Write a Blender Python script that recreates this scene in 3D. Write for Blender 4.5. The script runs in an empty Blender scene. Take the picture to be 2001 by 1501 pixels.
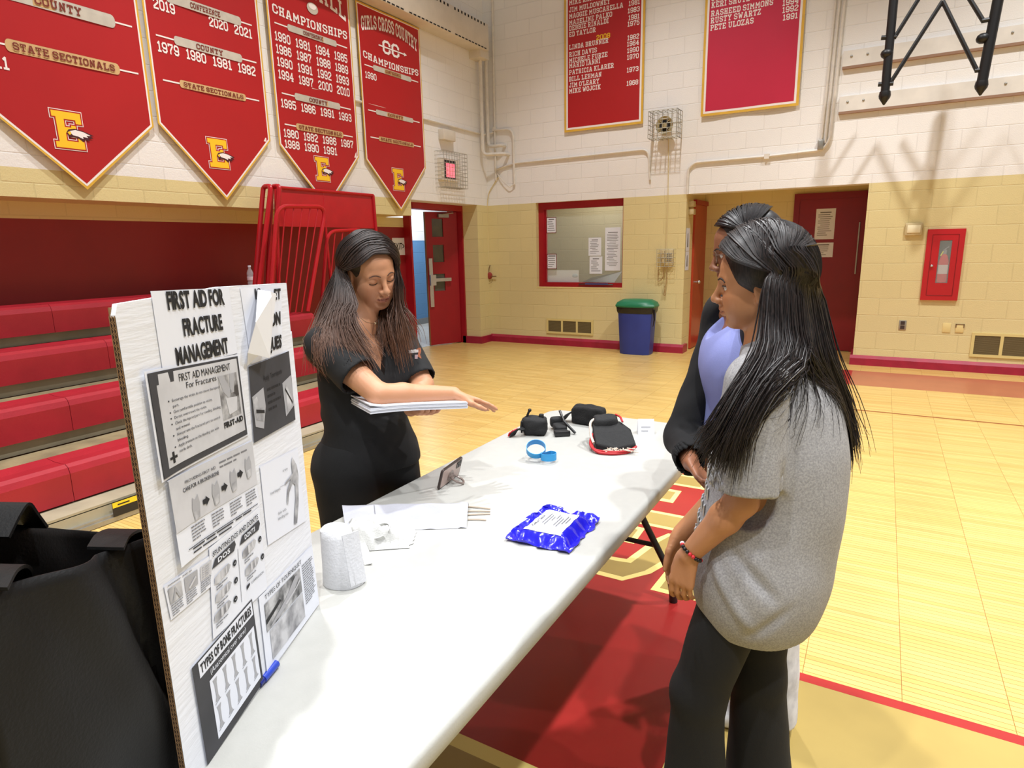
import bpy, bmesh, math, random
import numpy as np
from mathutils import Vector, Matrix, Quaternion
random.seed(7)
SC = bpy.context.scene
COL = SC.collection
# ------------------------------------------------------------------ camera
CF, CPITCH, CROLL, CYAW, CH = 1232.72, 0.21473, 0.021341, 0.528469, 1.505
def cam_axes():
    cy, sy, cp, sp = math.cos(CYAW), math.sin(CYAW), math.cos(CPITCH), math.sin(CPITCH)
    fw = Vector((-sy*cp, cy*cp, -sp)); rt = Vector((cy, sy, 0)); dn = fw.cross(rt)
    c, s = math.cos(CROLL), math.sin(CROLL)
    return c*rt + s*dn, -s*rt + c*dn, fw
RT, DN, FW = cam_axes()
CAM = Vector((0, 0, CH))
cd = bpy.data.cameras.new('camera'); cd.sensor_width = 36.0; cd.lens = CF/2001*36.0
cd.clip_start = 0.02; cd.clip_end = 200
co = bpy.data.objects.new('camera', cd); COL.objects.link(co)
m = Matrix.Identity(4)
for i in range(3):
    m[i][0] = RT[i]; m[i][1] = -DN[i]; m[i][2] = -FW[i]; m[i][3] = CAM[i]
co.matrix_world = m
SC.camera = co
# ------------------------------------------------------------------ world, lamps, exposure
w = bpy.data.worlds.new('world'); SC.world = w; w.use_nodes = True
bg = w.node_tree.nodes['Background']
bg.inputs[0].default_value = (0.97, 0.98, 1.0, 1); bg.inputs[1].default_value = 0.27
SC.view_settings.view_transform = 'Standard'; SC.view_settings.look = 'None'
SC.view_settings.gamma = 1.0; SC.view_settings.use_curve_mapping = False
SC.view_settings.exposure = 0.12
def high_bay(x, y, z, power, size=math.radians(150), blend=0.55, rad=0.11):
    l = bpy.data.lights.new('high_bay_lamp', 'SPOT'); l.energy = power; l.spot_size = size
    l.spot_blend = blend; l.shadow_soft_size = rad; l.color = (0.985, 0.99, 1.0)
    o = bpy.data.objects.new('high_bay_lamp', l); COL.objects.link(o); o.location = (x, y, z)
for (x, y, e, cone) in [(-2.3, 1.6, 1.05, 96), (-2.3, 5.3, .9, 94), (-1.6, -2.8, .8, 100), (2.0, -2.4, 1.1, 98), (1.9, 1.5, 1.1, 99), (1.9, 5.3, 1.25, 96), (6.0, 3.4, .95, 98)]:  # rear left lamp is added to brighten the board's face from behind the camera
    high_bay(x, y, 8.0, 1080*e, math.radians(cone), .5)
# ------------------------------------------------------------------ points from sight lines at a known depth or plane
def ray(x, y):
    return RT*((x-1000.5)/CF) + DN*((y-750.5)/CF) + FW
def P(x, y, t): return CAM + ray(x, y)*t
def PX(x, y, X): r = ray(x, y); return CAM + r*(X/r.x)
def PY(x, y, Y): r = ray(x, y); return CAM + r*(Y/r.y)
def PZ(x, y, Z=0.0): r = ray(x, y); return CAM + r*((Z-CH)/r.z)
# ------------------------------------------------------------------ materials
def lin(c):
    return tuple((v/255/12.92) if v/255 <= .04045 else ((v/255+.055)/1.055)**2.4 for v in c)
MATS = {}
def mat(name, rgb, rough=.6, var=0, vscale=8, bump=0, bscale=60, metal=0, spec=.5, coat=0, emit=0, trans=0, alpha=1, vcol=None, detail=4, sheen=0, stretch=None):
    if name in MATS: return MATS[name]
    m = bpy.data.materials.new(name); m.use_nodes = True; nt = m.node_tree; n = nt.nodes; b = n['Principled BSDF']
    c = lin(rgb)+(1,)
    b.inputs['Base Color'].default_value = c; b.inputs['Roughness'].default_value = rough
    b.inputs['Metallic'].default_value = metal; b.inputs['Specular IOR Level'].default_value = spec
    if coat: b.inputs['Coat Weight'].default_value = coat; b.inputs['Coat Roughness'].default_value = .12
    if emit: b.inputs['Emission Color'].default_value = c; b.inputs['Emission Strength'].default_value = emit
    if trans: b.inputs['Transmission Weight'].default_value = trans
    if alpha < 1: b.inputs['Alpha'].default_value = alpha
    if sheen: b.inputs['Sheen Weight'].default_value = sheen
    tc = n.new('ShaderNodeTexCoord'); src = tc.outputs['Object']
    if stretch:
        mp = n.new('ShaderNodeMapping'); mp.inputs['Scale'].default_value = stretch; nt.links.new(src, mp.inputs[0]); src = mp.outputs[0]
    if var:
        nz = n.new('ShaderNodeTexNoise'); nz.inputs['Scale'].default_value = vscale; nz.inputs['Detail'].default_value = detail
        nt.links.new(src, nz.inputs['Vector'])
        mx = n.new('ShaderNodeMix'); mx.data_type = 'RGBA'
        d = lin(vcol)+(1,) if vcol else tuple(max(0, v*(1-var)) for v in c[:3])+(1,)
        mx.inputs[6].default_value = c; mx.inputs[7].default_value = d
        rp = n.new('ShaderNodeMapRange'); rp.inputs[1].default_value = .35; rp.inputs[2].default_value = .65
        nt.links.new(nz.outputs[0], rp.inputs[0]); nt.links.new(rp.outputs[0], mx.inputs[0]); nt.links.new(mx.outputs[2], b.inputs['Base Color'])
    if bump:
        nb = n.new('ShaderNodeTexNoise'); nb.inputs['Scale'].default_value = bscale; nb.inputs['Detail'].default_value = 4
        nt.links.new(src, nb.inputs['Vector'])
        bp = n.new('ShaderNodeBump'); bp.inputs['Strength'].default_value = bump; bp.inputs['Distance'].default_value = .01
        nt.links.new(nb.outputs[0], bp.inputs['Height']); nt.links.new(bp.outputs[0], b.inputs['Normal'])
    MATS[name] = m
    return m
def block_mat(name, rgb, axis, rough=.55):
    """painted concrete block: running bond joints in relief; axis = 'x' wall runs along x, 'y' along y"""
    m = bpy.data.materials.new(name); m.use_nodes = True; nt = m.node_tree; n = nt.nodes; b = n['Principled BSDF']
    g = n.new('ShaderNodeNewGeometry'); sp = n.new('ShaderNodeSeparateXYZ'); cb = n.new('ShaderNodeCombineXYZ')
    nt.links.new(g.outputs['Position'], sp.inputs[0])
    nt.links.new(sp.outputs['X' if axis == 'x' else 'Y'], cb.inputs[0]); nt.links.new(sp.outputs['Z'], cb.inputs[1])
    br = n.new('ShaderNodeTexBrick'); br.inputs['Scale'].default_value = 1.0
    br.inputs['Brick Width'].default_value = .406; br.inputs['Row Height'].default_value = .203; br.inputs['Mortar Size'].default_value = .006
    br.inputs['Mortar Smooth'].default_value = .5; br.offset = .5
    c = lin(rgb)
    br.inputs['Color1'].default_value = c+(1,); br.inputs['Color2'].default_value = tuple(v*.965 for v in c)+(1,)
    br.inputs['Mortar'].default_value = tuple(v*.92 for v in c)+(1,)
    nt.links.new(cb.outputs[0], br.inputs['Vector'])
    nz = n.new('ShaderNodeTexNoise'); nz.inputs['Scale'].default_value = 3.0; nz.inputs['Detail'].default_value = 6
    nt.links.new(g.outputs['Position'], nz.inputs['Vector'])
    mx = n.new('ShaderNodeMix'); mx.data_type = 'RGBA'; mx.blend_type = 'MULTIPLY'; mx.inputs[0].default_value = .16
    nt.links.new(br.outputs['Color'], mx.inputs[6]); nt.links.new(nz.outputs['Color'], mx.inputs[7])
    nt.links.new(br.outputs['Color'], b.inputs['Base Color'])
    nz2 = n.new('ShaderNodeTexNoise'); nz2.inputs['Scale'].default_value = 90; nt.links.new(g.outputs['Position'], nz2.inputs['Vector'])
    ad = n.new('ShaderNodeMath'); ad.operation = 'MULTIPLY_ADD'; ad.inputs[1].default_value = -1.1
    nt.links.new(br.outputs['Fac'], ad.inputs[0]); nt.links.new(nz2.outputs[0], ad.inputs[2])
    bp = n.new('ShaderNodeBump'); bp.inputs['Strength'].default_value = .5; bp.inputs['Distance'].default_value = .004
    nt.links.new(ad.outputs[0], bp.inputs['Height']); nt.links.new(bp.outputs[0], b.inputs['Normal'])
    b.inputs['Roughness'].default_value = rough; b.inputs['Specular IOR Level'].default_value = .4
    return m
# ------------------------------------------------------------------ mesh builder
def frame(o, u, v):
    """4x4 with origin o, x = u, y = v, z = u x v"""
    u = Vector(u).normalized(); v = Vector(v); v = (v-u*v.dot(u)).normalized(); n = u.cross(v)
    M = Matrix.Identity(4)
    for i in range(3): M[i][0] = u[i]; M[i][1] = v[i]; M[i][2] = n[i]; M[i][3] = o[i]
    return M
GLY = {}
def glyph(ch, bold):
    k = (ch, bold)
    if k not in GLY:
        cu = bpy.data.curves.new('t', 'FONT'); cu.body = ch; cu.size = 1; cu.resolution_u = 3; cu.offset = bold
        ob = bpy.data.objects.new('t', cu); me = ob.to_mesh()
        GLY[k] = ([(v.co.x, v.co.y) for v in me.vertices], [tuple(p.vertices) for p in me.polygons])
        ob.to_mesh_clear(); bpy.data.objects.remove(ob); bpy.data.curves.remove(cu)
    return GLY[k]
ADV = {}
def advance(ch):
    if ch not in ADV:
        vs, _ = glyph(ch, 0.0)
        ADV[ch] = (min(v[0] for v in vs), max(v[0] for v in vs)) if vs else (0, .28)
    return ADV[ch]
VG = {  # block letters with slab feet, drawn as strokes on a 4 x 6 grid
'0': [[(0,1),(1,0),(3,0),(4,1),(4,5),(3,6),(1,6),(0,5),(0,1)]], '1': [[(.9,5),(2,6),(2,0)],[(.7,0),(3.3,0)]],
'2': [[(0,4.6),(0,5),(1,6),(3,6),(4,5),(4,4),(0,1),(0,0),(4,0)]], '3': [[(0,5),(1,6),(3,6),(4,5),(4,4),(3,3.1),(1.6,3.1)],[(3,3.1),(4,2),(4,1),(3,0),(1,0),(0,1)]],
'4': [[(3,0),(3,6),(0,2),(4.4,2)],[(2,0),(4,0)]], '5': [[(4,6),(0,6),(0,3.4),(3,3.6),(4,2.8),(4,1),(3,0),(1,0),(0,1)]],
'6': [[(4,5),(3,6),(1,6),(0,5),(0,1),(1,0),(3,0),(4,1),(4,2.5),(3,3.4),(0,3.4)]], '7': [[(0,5),(0,6),(4,6),(4,5),(1.8,2),(1.8,0)]],
'8': [[(1,3.1),(0,4),(0,5),(1,6),(3,6),(4,5),(4,4),(3,3.1),(1,3.1),(0,2.1),(0,1),(1,0),(3,0),(4,1),(4,2.1),(3,3.1)]], '9': [[(0,1),(1,0),(3,0),(4,1),(4,5),(3,6),(1,6),(0,5),(0,3.5),(1,2.6),(4,2.6)]],
'A': [[(0,0),(1.5,6),(2.5,6),(4,0)],[(.7,2),(3.3,2)],[(-.6,0),(.9,0)],[(3.1,0),(4.6,0)]], 'B': [[(.6,0),(.6,6)],[(-.2,6),(3,6),(4,5),(4,4),(3,3.1),(.6,3.1)],[(3,3.1),(4,2),(4,1),(3,0),(-.2,0)]],
'C': [[(4,4.3),(4,5),(3,6),(1,6),(0,5),(0,1),(1,0),(3,0),(4,1),(4,1.7)]], 'D': [[(.6,0),(.6,6)],[(-.2,6),(3,6),(4,5),(4,1),(3,0),(-.2,0)]],
'E': [[(.6,0),(.6,6)],[(-.2,6),(4,6),(4,4.9)],[(-.2,0),(4,0),(4,1.1)],[(.6,3),(2.8,3)]], 'F': [[(.6,0),(.6,6)],[(-.2,6),(4,6),(4,4.9)],[(.6,3),(2.8,3)],[(-.2,0),(1.6,0)]],
'G': [[(4,4.5),(4,5),(3,6),(1,6),(0,5),(0,1),(1,0),(3,0),(4,1),(4,2.7),(2.4,2.7)]], 'H': [[(.5,0),(.5,6)],[(3.5,0),(3.5,6)],[(.5,3),(3.5,3)],[(-.3,0),(1.3,0)],[(2.7,0),(4.3,0)],[(-.3,6),(1.3,6)],[(2.7,6),(4.3,6)]],
'I': [[(2,0),(2,6)],[(.9,0),(3.1,0)],[(.9,6),(3.1,6)]], 'J': [[(3,6),(3,1),(2.2,0),(1,0),(0,1),(0,2)],[(2,6),(4,6)]],
'K': [[(.5,0),(.5,6)],[(3.8,6),(.8,2.6)],[(1.7,3.6),(3.8,0)],[(-.3,0),(1.3,0)],[(3,0),(4.5,0)],[(-.3,6),(1.3,6)],[(3,6),(4.5,6)]], 'L': [[(.6,6),(.6,0)],[(-.2,0),(4,0),(4,1.3)],[(-.3,6),(1.5,6)]],
'M': [[(.3,0),(.3,6),(2.5,2.3),(4.7,6),(4.7,0)],[(-.4,0),(1.1,0)],[(3.9,0),(5.4,0)]], 'N': [[(.4,0),(.4,6),(3.6,0),(3.6,6)],[(-.3,0),(1.2,0)],[(2.8,6),(4.4,6)]],
'P': [[(.6,0),(.6,6)],[(-.2,6),(3,6),(4,5),(4,3.7),(3,2.8),(.6,2.8)],[(-.2,0),(1.6,0)]], 'R': [[(.6,0),(.6,6)],[(-.2,6),(3,6),(4,5),(4,3.8),(3,3),(.6,3)],[(2.2,3),(3.9,0)],[(-.2,0),(1.5,0)],[(3.1,0),(4.6,0)]],
'S': [[(4,4.6),(4,5),(3,6),(1,6),(0,5),(0,4),(1,3.2),(3,2.8),(4,2),(4,1),(3,0),(1,0),(0,1),(0,1.4)]], 'T': [[(2,0),(2,6)],[(0,4.8),(0,6),(4,6),(4,4.8)],[(1,0),(3,0)]],
'U': [[(.4,6),(.4,1),(1.3,0),(2.7,0),(3.6,1),(3.6,6)],[(-.4,6),(1.2,6)],[(2.8,6),(4.4,6)]], 'V': [[(.2,6),(2,0),(3.8,6)],[(-.5,6),(1,6)],[(3,6),(4.5,6)]],
'W': [[(0,6),(1.2,0),(2.5,4.4),(3.8,0),(5,6)],[(-.6,6),(.8,6)],[(4.2,6),(5.6,6)]], 'X': [[(.2,0),(3.8,6)],[(.2,6),(3.8,0)],[(-.4,0),(1,0)],[(3,0),(4.4,0)],[(-.4,6),(1,6)],[(3,6),(4.4,6)]],
'Y': [[(.1,6),(2,3),(3.9,6)],[(2,3),(2,0)],[(-.5,6),(.9,6)],[(3.1,6),(4.5,6)],[(1,0),(3,0)]], 'Z': [[(0,5),(0,6),(4,6),(0,0),(4,0),(4,1)]], "'": [[(0,6.2),(0,4.8)]]}
VG['O'] = VG['0']
class B:
    def __init__(s): s.v = []; s.f = []; s.m = []; s.s = []
    def add(s, vs, fs, mi=0, sm=False, M=None):
        o = len(s.v)
        for p in vs:
            p = Vector(p)
            s.v.append(M @ p if M is not None else p)
        for f in fs: s.f.append([i+o for i in f]); s.m.append(mi); s.s.append(sm)
        return s
    def box(s, c, d, mi=0, M=None, bev=0):
        x, y, z = (v/2 for v in d)
        if bev:
            bm = bmesh.new(); bmesh.ops.create_cube(bm, size=1.0)
            for v in bm.verts: v.co = Vector((v.co.x*d[0]+c[0], v.co.y*d[1]+c[1], v.co.z*d[2]+c[2]))
            bmesh.ops.bevel(bm, geom=bm.edges[:], offset=bev, segments=2, profile=.5, affect='EDGES')
            s.bm(bm, mi, True, M); return s
        vs = [(c[0]+i*x, c[1]+j*y, c[2]+k*z) for i in (-1, 1) for j in (-1, 1) for k in (-1, 1)]
        return s.add(vs, [(0,1,3,2), (4,6,7,5), (0,4,5,1), (2,3,7,6), (0,2,6,4), (1,5,7,3)], mi, False, M)
    def bx(s, a, b, mi=0, M=None, bev=0):
        return s.box([(a[i]+b[i])/2 for i in range(3)], [abs(b[i]-a[i]) for i in range(3)], mi, M, bev)
    def bm(s, bm, mi=0, sm=True, M=None):
        bm.verts.ensure_lookup_table(); bm.verts.index_update()
        s.add([v.co.copy() for v in bm.verts], [[v.index for v in f.verts] for f in bm.faces], mi, sm, M); bm.free(); return s
    def tube(s, path, r, n=8, mi=0, cap=True, M=None, closed=False, flat=None):
        P_ = [Vector(p) for p in path]; k = len(P_)
        R_ = list(r) if hasattr(r, '__len__') else [r]*k
        vs = []; fs = []; up = None
        for i in range(k):
            a = P_[(i-1) % k] if (closed or i > 0) else P_[0]; b = P_[(i+1) % k] if (closed or i < k-1) else P_[-1]
            t = (b-a).normalized()
            if up is None:
                up = t.orthogonal().normalized() if flat is None else (Vector(flat)-t*t.dot(Vector(flat))).normalized()
            else:
                up = (up - t*up.dot(t))
                up = up.normalized() if up.length > 1e-6 else t.orthogonal().normalized()
            sd = t.cross(up)
            for j in range(n):
                a_ = 2*math.pi*j/n
                vs.append(P_[i] + (up*math.cos(a_)+sd*math.sin(a_))*R_[i])
        for i in range(k if closed else k-1):
            for j in range(n):
                i2 = (i+1) % k
                fs.append((i*n+j, i*n+(j+1) % n, i2*n+(j+1) % n, i2*n+j))
        if cap and not closed:
            fs.append(tuple(range(n-1, -1, -1))); fs.append(tuple((k-1)*n+j for j in range(n)))
        return s.add(vs, fs, mi, True, M)
    def ribbon(s, path, side, wid, th=.001, mi=0, M=None):
        """flat strip: path points, side vectors (one or per point), width, thickness"""
        P_ = [Vector(p) for p in path]; k = len(P_); S = side if isinstance(side, list) else [side]*k
        Wd = wid if isinstance(wid, list) else [wid]*k
        vs = []; fs = []
        for i in range(k):
            t = (P_[min(i+1, k-1)]-P_[max(i-1, 0)]).normalized(); sd = Vector(S[i]).normalized(); nn = t.cross(sd).normalized()
            for a, b in ((-1, -1), (1, -1), (1, 1), (-1, 1)): vs.append(P_[i]+sd*a*Wd[i]/2+nn*b*th/2)
        for i in range(k-1):
            for j in range(4): fs.append((i*4+j, i*4+(j+1) % 4, i*4+4+(j+1) % 4, i*4+4+j))
        fs.append((3, 2, 1, 0)); fs.append(tuple((k-1)*4+j for j in range(4)))
        return s.add(vs, fs, mi, True, M)
    def prism(s, poly, z0, z1, mi=0, M=None, sm=False):
        """polygon in local xy extruded z0..z1 (any simple polygon)"""
        n = len(poly)
        vs = [(p[0], p[1], z0) for p in poly]+[(p[0], p[1], z1) for p in poly]
        fs = [tuple(range(n-1, -1, -1)), tuple(range(n, 2*n))]+[(i, (i+1) % n, n+(i+1) % n, n+i) for i in range(n)]
        return s.add(vs, fs, mi, sm, M)
    def poly(s, pts, mi=0, M=None): return s.add([(p[0], p[1], p[2] if len(p) > 2 else 0) for p in pts], [tuple(range(len(pts)))], mi, False, M)
    def lathe(s, prof, n=20, mi=0, M=None, sm=True):
        vs = []; fs = []
        for r, z in prof:
            for j in range(n): a = 2*math.pi*j/n; vs.append((r*math.cos(a), r*math.sin(a), z))
        for i in range(len(prof)-1):
            for j in range(n): fs.append((i*n+j, i*n+(j+1) % n, (i+1)*n+(j+1) % n, (i+1)*n+j))
        fs.append(tuple(range(n-1, -1, -1))); fs.append(tuple((len(prof)-1)*n+j for j in range(n)))
        return s.add(vs, fs, mi, sm, M)
    def ball(s, c, r, mi=0, n=10, M=None, sc=(1, 1, 1)):
        bm = bmesh.new(); bmesh.ops.create_uvsphere(bm, u_segments=n, v_segments=max(5, n*2//3), radius=r)
        for v in bm.verts: v.co = Vector((v.co.x*sc[0]+c[0], v.co.y*sc[1]+c[1], v.co.z*sc[2]+c[2]))
        return s.bm(bm, mi, True, M)
    def text(s, txt, M, x, y, h, mi=0, width=None, bold=.0, sx=1.0, gap=.07, arch=0, lift=.0004, align='l'):
        """letters in the plane of M, cap height h, from x,y (left end of the base line)"""
        k = h/.70; cur = 0; items = []
        for ch in txt:
            if ch == ' ': cur += .26; continue
            a, b = advance(ch); items.append((ch, cur-a)); cur += (b-a)+gap+2*bold
        tot = (cur-gap)*k*sx
        if width: sx = sx*width/max(tot, 1e-6); tot = width
        if align == 'c': x = x-tot/2
        if align == 'r': x = x-tot
        for ch, dx in items:
            vs, fs = glyph(ch, bold); out = []
            for vx, vy in vs:
                X = (vx+dx+bold)*k*sx; q = (X/tot-.5) if tot else 0
                out.append((x+X, y+vy*k+arch*(1-4*q*q), lift))
            s.add(out, fs, mi, False, M)
        return s
    def vtext(s, txt, M, x, y, h, mi=0, width=None, sx=1.0, arch=0, lift=.0004, align='l', wt=1.25):
        k = h/(6+wt); cur = 0; items = []
        for ch in txt:
            if ch == ' ': cur += 2.6; continue
            g = VG[ch]; a = min(p[0] for q in g for p in q); b = max(p[0] for q in g for p in q); items.append((g, cur-a+wt/2)); cur += b-a+wt+.75
        tot = (cur-.75)*k*sx
        if width: sx *= width/tot; tot = width
        if align == 'c': x -= tot/2
        if align == 'r': x -= tot
        n = 0
        for g, dx in items:
            for q in g:
                for (ax, ay), (bx, by) in zip(q[:-1], q[1:]):
                    L = math.hypot(bx-ax, by-ay); ux, uy = (bx-ax)/L, (by-ay)/L; e = wt*.36; n += 1; out = []
                    for t_, o_ in ((-e, -1), (L+e, -1), (L+e, 1), (-e, 1)):
                        X = (ax+ux*t_-uy*o_*wt/2+dx)*k*sx; Y = (ay+uy*t_+ux*o_*wt/2+wt/2)*k; f = X/tot-.5
                        out.append((x+X, y+Y+arch*(1-4*f*f), lift+2e-6*(n % 40)))
                    s.add(out, [(0, 1, 2, 3)], mi, False, M)
        return s
    def build(s, name, mats, parent=None, label=None, solid=None):
        me = bpy.data.meshes.new(name); me.from_pydata([tuple(v) for v in s.v], [], s.f)
        for mt in (mats if isinstance(mats, (list, tuple)) else [mats]): me.materials.append(mt)
        me.polygons.foreach_set('material_index', s.m); me.polygons.foreach_set('use_smooth', s.s); me.update()
        if any(s.s):
            try: me.set_sharp_from_angle(angle=math.radians(38))
            except Exception: pass
        o = bpy.data.objects.new(name, me); COL.objects.link(o)
        if parent is not None:
            o.parent = parent; o.matrix_parent_inverse = parent.matrix_basis.inverted()
        if label: o['label'] = label
        return o
def tag(o, label, cat, group=None):
    o['label'] = label; o['category'] = cat
    if group: o['group'] = group
    return o
def thing(name, label, cat, loc, group=None):
    o = bpy.data.objects.new(name, None); COL.objects.link(o); o.location = loc; o.empty_display_size = .1
    return tag(o, label, cat, group)
def struct(o): o['kind'] = 'structure'; return o
def recalc(o):
    bm = bmesh.new(); bm.from_mesh(o.data); bmesh.ops.recalc_face_normals(bm, faces=bm.faces[:]); bm.to_mesh(o.data); bm.free(); return o
def ring(b, x0, x1, z0, z1, l, r, t, d, y0, y1, mi=0, M=None):
    b.bx((x0, y0, z0), (x1, y1, z0+d), mi, M); b.bx((x0, y0, z1-t), (x1, y1, z1), mi, M)
    b.bx((x0, y0, z0+d), (x0+l, y1, z1-t), mi, M); b.bx((x1-r, y0, z0+d), (x1, y1, z1-t), mi, M)
def arc(c, r, a0, a1, n, u, v):
    c = Vector(c); u = Vector(u); v = Vector(v)
    return [c+(u*math.cos(a0+(a1-a0)*i/n)+v*math.sin(a0+(a1-a0)*i/n))*r for i in range(n+1)]
def bend(pts, r=.06, n=5):
    """round the corners of a polyline"""
    pts = [Vector(p) for p in pts]; out = [pts[0]]
    for i in range(1, len(pts)-1):
        a, b, c = pts[i-1], pts[i], pts[i+1]; d1 = (a-b); d2 = (c-b); rr = min(r, d1.length*.45, d2.length*.45)
        p0 = b+d1.normalized()*rr; p1 = b+d2.normalized()*rr
        for k in range(n+1):
            t = k/n; out.append(p0*(1-t)**2+b*2*t*(1-t)+p1*t*t)
    out.append(pts[-1]); return out
# ================================================================== the setting
YB, XL, XR, BD = 8.70, -5.45, -5.90, 2.135
M_white = block_mat('white painted block', (240, 236, 231), 'x')
M_white_l = block_mat('white painted block left', (240, 236, 231), 'y')
M_tan = block_mat('tan painted block', (222, 205, 150), 'x')
M_tan_l = block_mat('tan painted block left', (222, 205, 150), 'y')
M_red = mat('red paint', (168, 22, 34), .45, .12, 5)
M_redp = mat('red wall paint', (142, 20, 26), .5, .08, 3)
M_frame = mat('red frame paint', (160, 16, 30), .4, .08, 6)
M_base = mat('red vinyl baseboard', (165, 28, 58), .38, .18, 9)
M_metal = mat('galvanised metal', (176, 172, 162), .4, .15, 20, metal=.7)
M_chrome = mat('bright metal', (205, 205, 205), .25, metal=.9)
M_whitepaint = mat('white pipe paint', (228, 220, 208), .45, .1, 12)
M_paper = mat('paper', (228, 231, 240), .75)
M_ink = mat('black ink', (22, 22, 24), .7)
M_grayink = mat('grey ink', (120, 120, 124), .7)
M_black = mat('black fabric', (18, 18, 19), .85, .3, 40, .15, 120)
M_blackpl = mat('black plastic', (20, 20, 21), .4)
M_glass = mat('glass pane', (215, 222, 216), .05, trans=.0, alpha=.16)
def floor_mat():
    m = bpy.data.materials.new('maple strip floor'); m.use_nodes = True; nt = m.node_tree; n = nt.nodes; b = n['Principled BSDF']
    g = n.new('ShaderNodeNewGeometry'); mp = n.new('ShaderNodeMapping'); nt.links.new(g.outputs['Position'], mp.inputs[0])
    mp.inputs['Location'].default_value = (.12, 0, 0)
    br = n.new('ShaderNodeTexBrick'); nt.links.new(mp.outputs[0], br.inputs['Vector'])
    br.offset = 0; br.inputs['Scale'].default_value = 1; br.inputs['Brick Width'].default_value = .3035; br.inputs['Row Height'].default_value = .0262
    br.inputs['Mortar Size'].default_value = .0013; br.inputs['Mortar Smooth'].default_value = .3
    br.inputs['Color1'].default_value = lin((224, 190, 116))+(1,); br.inputs['Color2'].default_value = lin((210, 172, 96))+(1,)
    br.inputs['Mortar'].default_value = lin((150, 104, 46))+(1,)
    nz = n.new('ShaderNodeTexNoise'); nz.inputs['Scale'].default_value = 1.1; nz.inputs['Detail'].default_value = 7
    mp2 = n.new('ShaderNodeMapping'); mp2.inputs['Scale'].default_value = (2, 14, 1); nt.links.new(g.outputs['Position'], mp2.inputs[0]); nt.links.new(mp2.outputs[0], nz.inputs['Vector'])
    mx = n.new('ShaderNodeMix'); mx.data_type = 'RGBA'; mx.blend_type = 'MULTIPLY'; mx.inputs[0].default_value = .32
    rp = n.new('ShaderNodeMapRange'); rp.inputs[1].default_value = .3; rp.inputs[2].default_value = .7; rp.inputs[3].default_value = .55; rp.inputs[4].default_value = 1.1
    nt.links.new(nz.outputs[0], rp.inputs[0]); nt.links.new(br.outputs['Color'], mx.inputs[6]); nt.links.new(rp.outputs[0], mx.inputs[7])
    nt.links.new(mx.outputs[2], b.inputs['Base Color'])
    b.inputs['Roughness'].default_value = .34; b.inputs['Coat Weight'].default_value = .25; b.inputs['Coat Roughness'].default_value = .2
    return m
fl = B(); fl.bx((-9, -4, -.12), (8, 13, 0)); floor = struct(fl.build('floor', floor_mat()))
MF_red = mat('red floor paint', (168, 42, 40), .34, .1, 4, coat=.2)
MF_yel = mat('yellow floor paint', (174, 150, 84), .36, .12, 3, coat=.2)
MF_cream = mat('cream floor paint', (245, 226, 140), .36)
MF_brown = mat('brick brown floor paint', (176, 104, 74), .36, .08, 4, coat=.2)
MF_line = mat('brown line paint', (138, 72, 30), .4)
b = B(); b.bx((-2.2, 1.388, 0), (-.43, 4.12, .0006)); b.build('painted_area', MF_red, floor, 'red painted lane on the wood floor')
b = B(); b.bx((-.37, -3.5, 0), (7, 2.165, .0005)); b.bx((-2.6, -3.5, 0), (-.37, 1.335, .0005)); b.build('painted_area', MF_yel, floor, 'yellow painted area on the wood floor')
b = B(); b.bx((-2.6, 1.335, 0), (-.37, 1.388, .0008)); b.bx((-.43, 1.388, 0), (-.37, 2.165, .0008)); b.build('court_line', MF_cream, floor, 'cream border of the red lane')
b = B(); b.bx((-.43, 2.165, 0), (7, 2.21, .0008)); b.build('court_line', MF_red, floor, 'red line across the court')
b = B(); b.bx((-.2, 7.43, 0), (7, 8.28, .0006)); b.build('painted_area', MF_brown, floor, 'brick brown band along the back wall')
b = B(); b.bx((-.95, 7.43, 0), (-.2, 8.28, .0006)); b.build('painted_area', MF_red, floor, 'red end of the brown band')
b = B(); b.bx((-.95, 6.295, 0), (7, 6.325, .0006)); b.build('court_line', MF_line, floor, 'thin brown line across the court')
lb = B()
def letter(outer, inner):
    lb.prism(outer, .0007, .0014, 0); lb.prism(inner, .0014, .0020, 1)
# block letters painted in the red lane: an E and the S below it
letter([(-1.75, 3.78), (-.84, 3.78), (-.86, 3.985), (-1.75, 3.985)], [(-1.72, 3.81), (-.87, 3.81), (-.885, 3.955), (-1.72, 3.955)])
letter([(-1.75, 3.49), (-.952, 3.49), (-.957, 3.695), (-1.75, 3.69)], [(-1.72, 3.53), (-.982, 3.53), (-.985, 3.66), (-1.72, 3.655)])
letter([(-1.75, 3.128), (-.774, 3.128), (-.807, 3.335), (-1.75, 3.33)], [(-1.72, 3.158), (-.80, 3.158), (-.83, 3.305), (-1.72, 3.30)])
letter([(-1.75, 2.884), (-.980, 2.884), (-.987, 3.086), (-1.75, 3.086)], [(-1.72, 2.92), (-1.013, 2.92), (-1.016, 3.052), (-1.72, 3.05)])
letter([(-1.75, 2.512), (-.906, 2.51), (-.81, 2.634), (-.735, 2.86), (-.735, 2.94), (-.80, 3.087), (-.86, 3.083), (-.905, 2.98), (-.957, 2.714), (-1.03, 2.704), (-1.75, 2.70)],
       [(-1.72, 2.545), (-.915, 2.545), (-.843, 2.645), (-.770, 2.87), (-.772, 2.93), (-.82, 3.053), (-.845, 3.05), (-.872, 2.965), (-.925, 2.685), (-1.0, 2.672), (-1.72, 2.668)])
letter([(-.768, 2.497), (-.55, 2.50), (-.55, 2.735), (-.757, 2.705)], [(-.735, 2.53), (-.58, 2.53), (-.58, 2.70), (-.728, 2.68)])
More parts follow.
